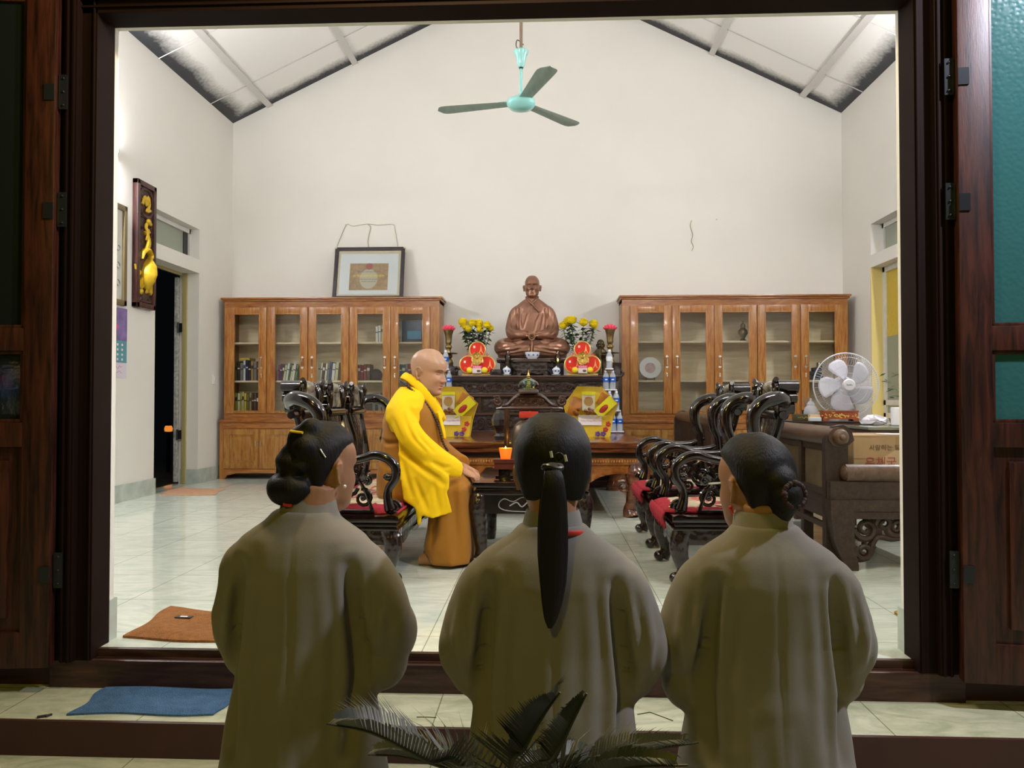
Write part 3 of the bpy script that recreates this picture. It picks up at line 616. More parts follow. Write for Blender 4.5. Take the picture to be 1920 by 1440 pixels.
# ================================================================ lacquered rosewood seats
M_lac=mat('black_rosewood',(.014,.007,.006,1),.16,coat=.5,grain=((8,4,4),4,(6,6,1)))
M_lacC=mat('carved_black_rosewood',(.016,.008,.007,1),.2,coat=.4,bump=('voronoi',34,1.0))
M_mop=mat('crest_inlay',(.30,.27,.20,1),.15,coat=.4,noise=(14,.85))
M_redc=mat('red_plush',(.30,.008,.02,1),.9,sheen=.0,bump=('noise',120,.6)); M_crm=mat('cream_plush',(.62,.50,.33,1),.9,bump=('noise',120,.6),noise=(18,.35))
def leg_front(b,x,y,h,s):
    """cabriole leg with carved knee and scroll foot; s = outward x sign"""
    pts=[(x,y+.01,h),(x,y-.012,h-.06),(x+s*.004,y-.016,h-.12),(x,y+.006,h-.2),(x,y+.012,.09),(x,y,.045),(x,y-.012,.018)]
    b.tube(curve(pts,4),lerp_list([.046,.052,.046,.036,.03,.034,.036],25),10)
    b.sph((x,y-.035,.03),(.034,.032,.03),12,8); b.sph((x,y-.02,h-.08),(.05,.042,.06),12,8)
def crest(b,bi,x,y,z,w):
    """curled head rail block centred at x, top z; bi receives the inlay"""
    z-=.012
    hh=w*.30
    b.tube([(x-hh,y+.03,z-.036),(x+hh,y+.03,z-.036)],.034,14)
    b.box((x,y+.008,z-.115),(hh*1.7,.055,.20),(-.14,0,0),.022)
    b.tube([(x-hh*1.05,y-.022,z-.185),(x+hh*1.05,y-.022,z-.185)],.028,12)
    for s in (-1,1):
        xx=x+s*w*.36
        b.tube([(xx,y-.035,z-.038),(xx,y+.07,z-.038)],.034,14); b.tube([(xx+s*.008,y-.035,z-.098),(xx+s*.008,y+.06,z-.098)],.027,12); b.tube([(xx-s*.006,y-.03,z-.15),(xx-s*.006,y+.05,z-.15)],.030,12)
        b.spiral((xx,y-.04,z-.045),.045,1.3,(s,0,0),(0,0,1),.015,PI*.5,8,16); b.sph((xx-s*.03,y+.0,z-.16),(.045,.04,.06),12,8)
        b.sph((x+s*w*.27,y-.02,z-.10),(.03,.03,.09),10,8)
    bi.box((x,y-.012,z-.085),(hh*1.15,.04,.15),(-.14,0,0),.02); bi.sph((x,y-.0,z-.04),(hh*.6,.045,.04),14,8)

def seat_set(name,label,cat,loc,rz,Wd,crests,group=None,letters=None):
    """local: front = -y, seat centre at origin; Wd = width"""
    t=thing(name,label,cat,loc,rz,group); D=.56; h=.355; hw=Wd/2; yf=-D/2; yb=D/2
    b=MB(); b.bb(-hw-.012,hw+.012,yf-.012,yb+.01,h-.035,h,.012); b.bb(-hw,hw,yf,yb,h-.058,h-.034,.006); b.bb(-hw-.008,hw+.008,yf-.008,yb,h-.075,h-.057,.006); b.build('seat',M_lac,t)
    b=MB(); b.bb(-hw+.02,hw-.02,yf+.01,yf+.04,h-.15,h-.07)
    n=int(Wd/.12); b.prism([(-hw+.04+(2*hw-.08)*i/24, -.03*abs(math.sin(i*PI/6))-.0) for i in range(25)]+[(hw-.04,.03),(-hw+.04,.03)],(0,yf+.01,h-.15),(1,0,0),(0,0,1),(0,.03,0))
    b.build('apron',M_lacC,t)
    for s in (-1,1):
        b=MB(); b.bb(s*(hw-.04),s*(hw-.01),yf+.04,yb-.04,h-.15,h-.07); b.build('apron',M_lacC,t)
        b=MB(); leg_front(b,s*(hw-.045),yf+.045,h-.07,s); b.build('leg',M_lacC,t)
        b=MB(); b.tube([(s*(hw-.05),yb-.04,h-.07),(s*(hw-.05),yb-.03,.15),(s*(hw-.05),yb-.02,.0)],[.036,.03,.034],8); b.build('leg',M_lac,t)
    zt=1.065
    # horns + arms
    for s in (-1,1):
        x=s*(hw-.03)
        b=MB()
        pts=[(x-s*.10,yb+.035,zt-.145),(x-s*.05,yb+.015,zt-.118),(x,yb-.04,zt-.112),(x+s*.012,yb-.115,zt-.14),(x+s*.008,yb-.155,zt-.20),(x,yb-.15,zt-.29),(x,yb-.125,zt-.36),(x,yb-.115,zt-.46),(x,yb-.11,h+.02)]
        b.tube(curve(pts,5),lerp_list([.032,.037,.039,.038,.036,.032,.029,.028,.032],41),12); b.build('back_horn',M_lac,t)
        b=MB()
        pts=[(x,yb-.09,.665),(x,yb-.18,.632),(x,yb-.28,.628),(x,yb-.38,.645),(x,yf+.12,.662),(x,yf+.055,.645),(x,yf+.012,.60),(x,yf+.014,.54),(x,yf+.045,.49),(x,yf+.05,.44),(x,yf+.035,h+.03)]
        b.tube(curve(pts,5),lerp_list([.021,.021,.021,.022,.025,.026,.025,.024,.022,.025,.034],51),12)
        b.spiral((x,yf+.03,h+.035),.04,1.3,(0,-1,0),(0,0,1),.017,0); b.sph((x,yf+.05,.55),(.02,.026,.02),10,8)
        b.build('armrest',M_lac,t)
        # openwork scrolls under the arm
        b=MB(); rr=random.Random(3)
        for (yy,zz_,r) in ((-.10,.44,.05),(-.02,.5,.055),(.06,.43,.05),(.12,.52,.05),(-.06,.56,.035),(.04,.57,.035),(-.12,.53,.03),(.15,.42,.035)):
            b.spiral((x,yy,zz_),r,1.4,(0,1,0),(0,0,1),.011,rr.uniform(0,6),6,16); b.sph((x,yy,zz_),(.012,.014,.014),8,6)
        b.tube([(x,-.16,h+.015),(x,.18,h+.015)],.014,8); b.tube(curve([(x,-.15,h+.02),(x,-.1,.5),(x,-.02,.59),(x,.1,.61),(x,.17,.6)],4),.010,6); b.tube(curve([(x,.17,h+.02),(x,.1,.47),(x,.0,.45),(x,-.1,.6)],4),.010,6)
        b.build('arm_fretwork',M_lac,t)
    # back panels
    w=Wd*.86/crests
    for i in range(crests):
        cx=(i-(crests-1)/2)*w; b=MB(); bi=MB(); crest(b,bi,cx,yb+.03,zt,w*1.02); cr=b.build('crest',M_lac,t); bi.build('crest_inlay',M_mop,cr)
        def splat(u,v):
            z=h+.02+(zt-.19-h)*v; ww=w*(.40+.10*math.cos(v*PI*2)+.04*math.sin(v*9)); y=yb+.0+.05*math.sin(v*PI)*-.6+.035*v
            return (cx+(u-.5)*2*ww*.5,y,z)
        def shell(b,sgn):
            b.grid(lambda u,v:(splat(u,v)[0],splat(u,v)[1]+sgn*.016,splat(u,v)[2]),6,20)
        b=MB(); rings=[]
        for k in range(21):
            v=k/20; z=h+.0+(zt-.15-h)*v; ww=w*(.19+.05*math.cos(v*PI*2)+.015*math.sin(v*14)); y=yb-.0-.03*math.sin(v*PI)+.035*v
            rings.append([(cx-ww,y-.014,z),(cx-ww*.3,y-.02,z),(cx+ww*.3,y-.02,z),(cx+ww,y-.014,z),(cx+ww,y+.014,z),(cx-ww,y+.014,z)])
        b.loft(rings); b.build('back_splat',M_lacC,t)
        for s in (-1,1):
            b=MB(); b.tube(curve([(cx+s*w*.30,yb+.0,h),(cx+s*w*.36,yb-.03,h+.14),(cx+s*w*.27,yb-.025,h+.3),(cx+s*w*.33,yb+.01,h+.45),(cx+s*w*.36,yb+.03,zt-.16)],5),.022,8); b.build('back_rail',M_lac,t)
    b=MB(); b.tube([(-hw+.06,yb-.01,h+.06),(hw-.06,yb-.01,h+.06)],.016,8); b.tube([(-hw+.10,yb+.02,zt-.20),(hw-.10,yb+.02,zt-.20)],.022,8); b.build('cross_rail',M_lac,t)
    return t
def cushion(label,loc,rz,W,D,group=None):
    t=thing('seat_cushion',label,'cushion',loc,rz,group); rr=random.Random(W*7)
    def ring(z,a,wob):
        out=[]
        for i in range(64):
            an=2*PI*i/64; cx,cy=math.cos(an),math.sin(an); k=1/max(abs(cx),abs(cy)); k=min(k,1.28)
            out.append((cx*k*W/2*a+rr.uniform(-wob,wob),cy*k*D/2*a+rr.uniform(-wob,wob),z+rr.uniform(-.002,.002)))
        return out
    b=MB(); b.loft([ring(.001,.97,.004),ring(.003,1.03,.007),ring(.012,1.02,.007),ring(.022,.95,.004),ring(.026,.8,.002),ring(.027,.4,0),ring(.027,.05,0)]); b.build('plush_border',M_redc,t)
    def flap(u,v):
        x=(u-.5)*W*.98; dr=.018+.085*v*(1+.12*math.sin(u*37)+.1*math.sin(u*83)); return (x,-D/2-.012-.016*math.sin(PI*min(1,v*1.2)),.026-dr)
    b=MB(); b.grid(flap,60,5); fl_=b.build('front_flap',M_redc,t); so=fl_.modifiers.new('s','SOLIDIFY'); so.thickness=.008
    b=MB(); b.loft([ring(.024,.80,.01),ring(.0285,.78,.01),ring(.031,.7,.004),ring(.032,.3,0),ring(.032,.03,0)]); b.build('cream_centre',M_crm,t)
    b=MB()
    for i in range(6):
        x=(i/5-.5)*W*.5; b.tube(curve([(x-.08,rr.uniform(-.5,.5)*D*.5,.031),(x,rr.uniform(-.5,.5)*D*.4,.034),(x+.09,rr.uniform(-.5,.5)*D*.5,.031)],4),[.004]+[.009]*7+[.004],6,(.4,1),up=(0,0,1))
    b.build('red_pattern',mat('faded_red',(.45,.12,.10,1),.9),t)
    return t
# bench (left, facing +x): local front -y -> world +x  => rotz +90
bench=seat_set('rosewood_bench','long glossy black rosewood bench on which the monk in yellow sits','bench',(-.733-.28-.03,4.79,0),PI/2,1.80,3)
cushion('long red and cream plush cushion on the black bench','dummy',0,1,1) if 0 else cushion('long red and cream plush cushion on the black bench',(-1.03,4.80,.356),PI/2,1.66,.48)
text_obj('inlaid_letters','HN.2',.07,mat('pearl_inlay',(.5,.5,.48,1),.2),bench,(-.79,-.272,.248),(PI/2,0,0),.001)
kw='carved black rosewood armchairs on the right'
chA=seat_set('rosewood_armchair','carved black rosewood armchair with red cushion standing nearer the wooden platform','chair',(.66+.27,5.25,0),-PI/2,.66,1,kw)
chB=dup(chA,(.66+.27,4.29,0),-PI/2,'carved black rosewood armchair with red cushion just beyond the woman with the low bun',kw)
cuA=cushion('red and cream plush cushion on the armchair nearer the platform',(.895,5.25,.356),-PI/2,.50,.54,'armchair cushions')
cuB=dup(cuA,(.895,4.29,.356),-PI/2,'red and cream plush cushion on the nearer armchair','armchair cushions')
# ---------------------------------------------------------------- coffee table
t=thing('coffee_table','low black carved rosewood tea table in front of the monk','table',(-.09,4.81,0)); W,D,h=.32,.47,.48
b=MB(); b.bb(-W-.01,W+.01,-D-.01,D+.01,h-.03,h,.008); b.build('tabletop',M_lac,t)
b=MB(); b.bb(-W+.01,W-.01,-D+.01,D-.01,h-.05,h-.029,.004); b.bb(-W-.004,W+.004,-D-.004,D+.004,h-.072,h-.049,.006); b.build('moulding',M_lac,t)
b=MB(); b.bb(-W+.03,W-.03,-D+.02,-D+.05,h-.18,h-.07); b.bb(-W+.03,W-.03,D-.05,D-.02,h-.18,h-.07); b.bb(-W+.02,-W+.05,-D+.03,D-.03,h-.18,h-.07); b.bb(W-.05,W-.02,-D+.03,D-.03,h-.18,h-.07); b.build('apron',M_lac,t)
M_silver=mat('pearl_line',(.25,.25,.24,1),.2)
b=MB(); y=-D+.017; b.tube(curve([(-.17,y,.33),(-.18,y,.36),(-.15,y,.385),(-.10,y,.37),(-.04,y,.395),(.03,y,.36),(.09,y,.39),(.16,y,.37),(.17,y,.33),(.1,y,.315),(-.1,y,.315)],4,True),.003,5,closed=True); b.tube(curve([(-.12,y,.345),(-.08,y,.365),(-.05,y,.34),(-.01,y,.37),(.03,y,.34),(.08,y,.36),(.11,y,.34)],4),.004,5); b.build('inlay_scroll',M_silver,t)
for sx in (-1,1):
    for sy in (-1,1):
        b=MB(); x=sx*(W-.03); y=sy*(D-.04)
        b.tube(curve([(x,y,h-.06),(x+sx*.012,y+sy*.012,h-.13),(x+sx*.004,y+sy*.004,h-.25),(x-sx*.006,y-sy*.006,.10),(x,y,.04),(x+sx*.006,y+sy*.008,.0)],4),lerp_list([.042,.052,.044,.034,.036,.036],21),10); b.sph((x+sx*.02,y+sy*.02,.032),(.036,.036,.032),12,8); b.sph((x+sx*.012,y+sy*.012,h-.15),(.05,.05,.06),12,8); b.build('leg',M_lacC,t)
# candle on its little stand
M_redw=mat('red_brown_wood',(.09,.02,.012,1),.25,coat=.3)
t=thing('candle_stand','little red brown wooden stand on the tea table under the candle','stand',(P(946,880,4.62).x,4.62,.48))
b=MB(); b.bb(-.062,.062,-.06,.06,.088,.112,.004); b.bb(-.058,.058,-.055,.055,.062,.089,.003); b.bb(-.068,.068,-.065,.065,.052,.064,.004); b.build('stand_top',M_redw,t)
b=MB(); b.bb(-.035,.035,-.035,.035,.0,.053,.01); b.bb(-.052,.052,-.05,.05,0,.014,.005); b.build('stand_foot',M_lac,t)
M_cglass=mat('orange_candle_glass',(.85,.16,.02,1),.25,emit=(255,80,10),estr=1.6); M_flame=mat('flame',(1,.8,.3,1),.5,emit=(255,190,70),estr=14); M_wax=mat('orange_wax',(.9,.35,.08,1),.5,emit=(255,120,20),estr=1.2)
t=thing('votive_candle','lit orange glass votive candle on the red brown stand','candle',(P(948,860,4.62).x,4.62,.593))
b=MB(); b.lathe([(0,0),(.029,0),(.040,.062),(.037,.062),(.027,.006),(0,.006)],(0,0,0),24); b.build('glass_cup',M_cglass,t)
b=MB(); b.lathe([(0,.008),(.026,.008),(.031,.04),(0,.04)],(0,0,0),20); b.build('wax',M_wax,t)
b=MB(); b.lathe([(0,.04),(.006,.046),(.007,.054),(.003,.066),(0,.074)],(0,0,0),10); b.build('flame',M_flame,t)
lamp('candle_glow',(P(948,860,4.62).x,4.62,.593+.09),1.2,(1,.45,.12),.02,'')
# ---------------------------------------------------------------- bell stand on the tea table
M_rw=mat('brown_rosewood',(.055,.022,.016,1),.3,coat=.2,grain=((26,12,9),5,(5,5,1)))
M_rwC=mat('carved_brown_rosewood',(.045,.02,.016,1),.35,bump=('voronoi',40,1.0))
bx=P(993,800,5.12).x; t=thing('bell_stand','brown carved wooden bell stand with arched top on the tea table','stand',(bx,5.12,.48)); zz0=.37
for s in (-1,1):
    b=MB(); b.bb(s*.152-.016,s*.152+.016,-.02,.02,0,zz0+.03,.005); b.build('post',M_rw,t)
    b=MB(); b.bb(s*.152-.03,s*.152+.03,-.10,.10,0,.025,.008); b.build('foot',M_rw,t)
b=MB(); b.tube([(-.22,0,zz0+.035),(-.19,0,zz0+.038),(.19,0,zz0+.038),(.22,0,zz0+.035)],[.008,.016,.016,.008],8); b.build('crossbar',M_rw,t)
b=MB(); pts=[(-.185,0,zz0+.055),(-.15,0,zz0+.06),(-.12,0,zz0+.085),(-.085,0,zz0+.115),(-.05,0,zz0+.122),(.05,0,zz0+.122),(.085,0,zz0+.115),(.12,0,zz0+.085),(.15,0,zz0+.06),(.185,0,zz0+.055)]; b.tube(curve(pts,4),.014,8,(1,1.4)); b.build('arch',M_rw,t)
b=MB(); b.prism([(-.13,.05),(.13,.05),(.10,.085),(.07,.11),(-.07,.11),(-.10,.085)],(0,-.008,zz0),(1,0,0),(0,0,1),(0,.016,0)); 
for i in range(5): b.spiral((-.08+.04*i,-.01,zz0+.085),.02,1.3,(1,0,0),(0,0,1),.006,i,6,12)
b.build('arch_carving',M_rwC,t)
for s in (-1,1):
    b=MB(); b.spiral((s*.215,0,zz0+.085),.03,1.4,(s,0,0),(0,0,1),.011,PI,8,18); b.tube(curve([(s*.16,0,zz0+.06),(s*.19,0,zz0+.075),(s*.21,0,zz0+.115),(s*.24,0,zz0+.11)],4),.009,6); b.sph((s*.22,0,zz0+.085),.013,8,6); b.build('dragon_scroll',M_rwC,t)
t=thing('bronze_bell','brown bronze bell with gold characters hanging in the bell stand','bell',(bx,5.12,.48+.055)); M_bz=mat('dull_bronze',(.12,.085,.05,1),.4,metal=.6,noise=(10,.4))
b=MB(); b.lathe([(.115,.0),(.135,.0),(.132,.03),(.122,.1),(.118,.18),(.105,.235),(.07,.27),(.02,.285),(.0,.287)],(0,0,.0),32); b.build('bell_body',M_bz,t)
b=MB(); b.tube([(0,0,.28),(0,0,.36)],.01,8); b.build('hanger',M_bz,t)
text_obj('gold_character','福',.055,M_gold,t,(-.07,-.112,.12),(PI/2,0,-.5),.002)
b=MB(); b.box((0,0,.30),(.13,.09,.045),None,.014); tag(b.build('red_cloth',mat('red_cloth',(.45,.03,.012,1),.7,bump=('noise',25,.4)),None,loc=(bx-.005,5.12,.545)),'folded red cloth lying on top of the bronze bell','cloth')
t=thing('glass_reliquary','glass dome with a gilded pagoda spire on top of the bell stand','ornament',(P(991,730,5.12).x,5.12,.48+zz0+.137))
M_gw=mat('grey_wood',(.10,.075,.065,1),.3); M_gilt=mat('gilt',(.62,.45,.12,1),.3,metal=.8); M_dome=glassmat('dome_glass',(.62,.80,.72,1),.04,1.6)
b=MB(); b.lathe([(0,0),(.062,0),(.068,.008),(.066,.022),(.055,.028),(0,.028)],(0,0,0),28); b.build('wooden_base',M_gw,t)
b=MB(); b.lathe([(.05,.028),(.066,.04),(.071,.055),(.06,.075),(.035,.092),(.012,.104),(.0,.108)],(0,0,0),28); b.build('dome',M_dome,t)
b=MB(); b.lathe([(0,.028),(.022,.028),(.022,.036),(.014,.04),(.018,.048),(.012,.053),(.016,.061),(.011,.066),(.014,.074),(.009,.08),(.013,.088),(.008,.094),(.012,.102),(.007,.108),(.014,.116),(.006,.124),(.004,.14),(0,.158)],(0,0,0),16); b.build('pagoda_spire',M_gilt,t)
# ================================================================ wooden platform
M_sap=mat('platform_wood',(.20,.062,.018,1),.2,coat=.4,grain=((64,24,10),4,(1,7,7)))
M_sapA=mat('platform_apron_wood',(.40,.16,.035,1),.2,coat=.4,grain=((120,58,16),4,(2.5,4,4)))
px0,px1,py0,py1=-1.15,.80,6.15,8.18; pz=.605
t=thing('wooden_platform','wide low polished brown wooden platform bed in front of the altar','table',((px0+px1)/2,(py0+py1)/2,0)); W=(px1-px0)/2; D=(py1-py0)/2
b=MB(); b.bb(-W,W,-D,D,pz-.05,pz,.022); b.bb(-W+.015,W-.015,-D+.015,D-.015,pz-.085,pz-.049,.015); b.build('platform_top',M_sap,t)
b=MB(); b.bb(-W+.06,W-.06,-D+.06,D-.06,pz-.13,pz-.084); b.build('recess',mat('dark_recess',(.03,.012,.008,1),.4),t)
b=MB(); b.bb(-W+.02,W-.02,-D+.02,D-.02,pz-.185,pz-.129,.012); b.build('moulding',M_sapA,t)
b=MB()
for i in range(90):
    x=-W+.03+(2*W-.06)*i/89; b.sph((x,-D+.018,pz-.152),(.007,.007,.011),6,4)
b.build('bead_row',mat('bead_wood',(.45,.24,.1,1),.3),t)['kind']='stuff'
ap=[(-W+.1,0),(W-.1,0)]
n=40; low=[]
for i in range(n+1):
    u=i/n; x=(W-.12)*(1-2*u); d=.07+.17*math.exp(-((abs(x)-.34)/.2)**2)+.05*math.exp(-(x/.1)**2); low.append((x,-d))
b=MB(); b.prism([(-W+.1,.0),]+list(reversed(low))+[(W-.1,0)],(0,-D+.035,pz-.18),(1,0,0),(0,0,1),(0,.045,0)); b.build('apron',M_sapA,t)
for sx in (-1,1):
    b=MB(); b.bb(sx*(W-.03),sx*(W-.07),-D+.15,D-.15,pz-.32,pz-.18,.01); b.build('apron',M_sapA,t)
    for sy in (-1,1):
        b=MB(); x=sx*(W-.09); y=sy*(D-.09)
        b.tube(curve([(x,y,pz-.17),(x+sx*.02,y+sy*.02,pz-.26),(x+sx*.015,y+sy*.015,pz-.38),(x-sx*.02,y-sy*.02,.10),(x-sx*.03,y-sy*.03,.05),(x-sx*.02,y-sy*.02,0)],4),lerp_list([.075,.10,.085,.055,.065,.075],21),12); b.spiral((x-sx*.10,y-sy*.02+(-.06 if sy<0 else .06),pz-.36),.06,1.2,(-sx,0,0),(0,0,1),.022,0,8,16); b.build('leg',M_sap,t)
# ================================================================ altar
M_alt=mat('altar_rosewood',(.022,.009,.007,1),.36,coat=.1,grain=((16,8,7),5,(1,6,6)))
M_altC=mat('altar_carving',(.018,.008,.006,1),.42,bump=('voronoi',26,1.0))
M_altL=mat('altar_edge',(.038,.015,.011,1),.34,coat=.12)
ax0,ax1,ay0,ay1=-1.19,.80,8.28,9.36; az=1.205
t=thing('altar_table','tall tiered dark carved rosewood altar below the seated statue','altar',((ax0+ax1)/2,(ay0+ay1)/2,0)); W=(ax1-ax0)/2; D=(ay1-ay0)/2
b=MB(); b.bb(-W,W,-D,D,az-.03,az,.01); b.bb(-W+.02,W-.02,-D+.015,D,az-.05,az-.029,.006); b.build('altar_top',M_altL,t)
for s in (-1,1):
    b=MB(); b.tube(curve([(s*(W-.03),-D+.05,az-.02),(s*(W+.01),-D+.05,az+.0),(s*(W+.02),-D+.05,az+.03),(s*(W-.0),-D+.05,az+.045)],4),.018,8); b.build('upturned_end',M_altL,t)
tiers=[(.05,.065,0),(.065,.19,1),(.19,.215,2),(.215,.235,2),(.235,.41,3),(.41,.435,2),(.435,.60,1),(.60,.63,2),(.63,.80,1),(.80,.83,2)]
for z0,z1,k in tiers:
    ins={0:.03,1:.055,2:.03,3:.07}[k]; b=MB(); b.bb(-W+ins,W-ins,-D+ins,D-.02,az-z1,az-z0+.001,.006 if k==2 else 0); b.build('moulding' if k in(0,2) else 'carved_panel',M_altL if k==2 else (M_altC if k==1 else M_alt),t)
b=MB(); rr=random.Random(5)
for z in (az-.127,az-.52,az-.715):
    for i in range(17):
        x=-W+.14+(2*W-.28)*i/16; b.spiral((x,-D+.05,z),.042 if z>1 else .058,1.3,(1 if i%2 else -1,0,0),(0,0,1),.011,rr.uniform(0,6),6,14)
b.build('scroll_relief',M_altL,t)['kind']='stuff'
for i in range(6):
    x=-W+.1+(2*W-.2)*i/5; b=MB(); b.bb(x-.018,x+.018,-D+.05,-D+.08,az-.41,az-.235); b.build('panel_post',M_altL,t)
for i in range(5):
    x=-W+.1+(2*W-.2)*(i+.5)/5; b=MB(); b.bb(x-.13,x+.13,-D+.062,-D+.075,az-.385,az-.26,.005); b.build('relief_panel',M_altC,t)
b=MB(); b.bb(-W+.05,W-.05,-D+.05,D-.02,.06,az-.82); b.build('base_body',M_alt,t)
b=MB(); b.bb(-W+.0,W-.0,-D+.0,D-.01,0,.07,.01); b.build('base_plinth',M_altL,t)
# ================================================================ things on the altar
AZ=1.205
M_cop=mat('copper_bronze',(.30,.15,.095,1),.34,metal=.55,noise=(5,.25))
M_bpor=mat('blue_white_porcelain',(.72,.75,.80,1),.12); M_blue=mat('cobalt_pattern',(.04,.09,.45,1),.2)
# pedestal of the statue
sx=P(998,600,8.95).x
t=thing('statue_pedestal','dark carved wooden pedestal under the seated bronze statue','pedestal',(sx,8.93,AZ))
b=MB(); b.bb(-.40,.40,-.27,.27,.165,.21,.02); b.build('pedestal_top',M_altL,t)
b=MB(); b.bb(-.36,.36,-.24,.24,0,.166,.01); b.build('pedestal_body',M_altC,t)
b=MB()
for i in range(14): b.sph((-.37+.74*i/13,-.255,.165),(.026,.018,.016),8,6)
b.build('lotus_edge',M_altC,t)
# offering stand with bowl
ox=P(998,690,8.5).x
t=thing('offering_stand','small dark carved footed stand holding the blue and white bowl','stand',(ox,8.5,AZ))
b=MB(); b.bb(-.19,.19,-.075,.075,.165,.185,.006); b.bb(-.20,.20,-.08,.08,.15,.166,.006); b.build('stand_top',M_altL,t)
b=MB(); b.bb(-.165,.165,-.06,.06,.07,.151); b.build('stand_body',M_altC,t)
b=MB(); b.bb(-.18,.18,-.07,.07,.05,.072,.006); b.prism([(-.17,.05),(-.17,.0),(-.13,.0),(-.12,.025),(-.06,.015),(0,.03),(.06,.015),(.12,.025),(.13,0),(.17,0),(.17,.05)],(0,-.07,0),(1,0,0),(0,0,1),(0,.14,0)); b.build('stand_foot',M_altC,t)
def bluepot(t,prof,bands,n=24):
    b=MB(); b.lathe(prof,(0,0,0),n); b.build('body',M_bpor,t)
    b=MB()
    for z,r,k in bands:
        for i in range(k):
            a=2*PI*i/k; b.sph((r*math.cos(a),r*math.sin(a),z),(.012,.012,.010),8,6)
    b.build('blue_pattern',M_blue,t)
t=thing('incense_bowl','blue and white porcelain bowl at the feet of the statue','bowl',(P(998,660,8.5).x,8.5,AZ+.186))
bluepot(t,[(0,0),(.05,0),(.055,.01),(.072,.03),(.08,.055),(.082,.075),(.075,.075),(.07,.05),(0,.03)],[(.043,.072,9)])
for nm,px in (('left',950),('right',1043)):
    t=thing('lidded_cup','blue and white lidded tea cup on the %s side of the offering stand'%nm,'cup',(P(px,695,8.42).x,8.42,AZ)); t['group']='lidded cups'
    bluepot(t,[(0,0),(.03,.0),(.05,.012),(.052,.016),(.03,.016),(.028,.02),(.042,.045),(.044,.07),(.04,.075),(.026,.088),(.008,.094),(.008,.104),(0,.108)],[(.05,.039,7)])
for nm,px,lit in (('left',952,0),('right',1046,1)):
    t=thing('oil_lamp',('unlit' if not lit else 'lit')+' black based oil lamp with glass chimney %s of the offering stand'%nm,'lamp',(P(px,690,8.62).x,8.62,AZ)); t['group']='oil lamps'
    b=MB(); b.lathe([(0,0),(.05,0),(.055,.02),(.05,.06),(.052,.1),(.03,.13),(.02,.14),(0,.14)],(0,0,0),20); b.build('lamp_base',M_blk,t)
    b=MB(); b.lathe([(0,.14),(.022,.14),(.024,.16),(0,.165)],(0,0,0),14); b.build('burner',M_brass,t)
    b=MB(); b.lathe([(.02,.155),(.032,.185),(.034,.21),(.022,.24),(.018,.285),(.0175,.285),(.021,.24),(.033,.21),(.031,.185),(.019,.155)],(0,0,0),18,None,1,1,True); b.build('chimney',M_pane,t)
    if lit:
        b=MB(); b.lathe([(0,.165),(.007,.175),(.005,.19),(0,.205)],(0,0,0),8); b.build('flame',M_flame,t)
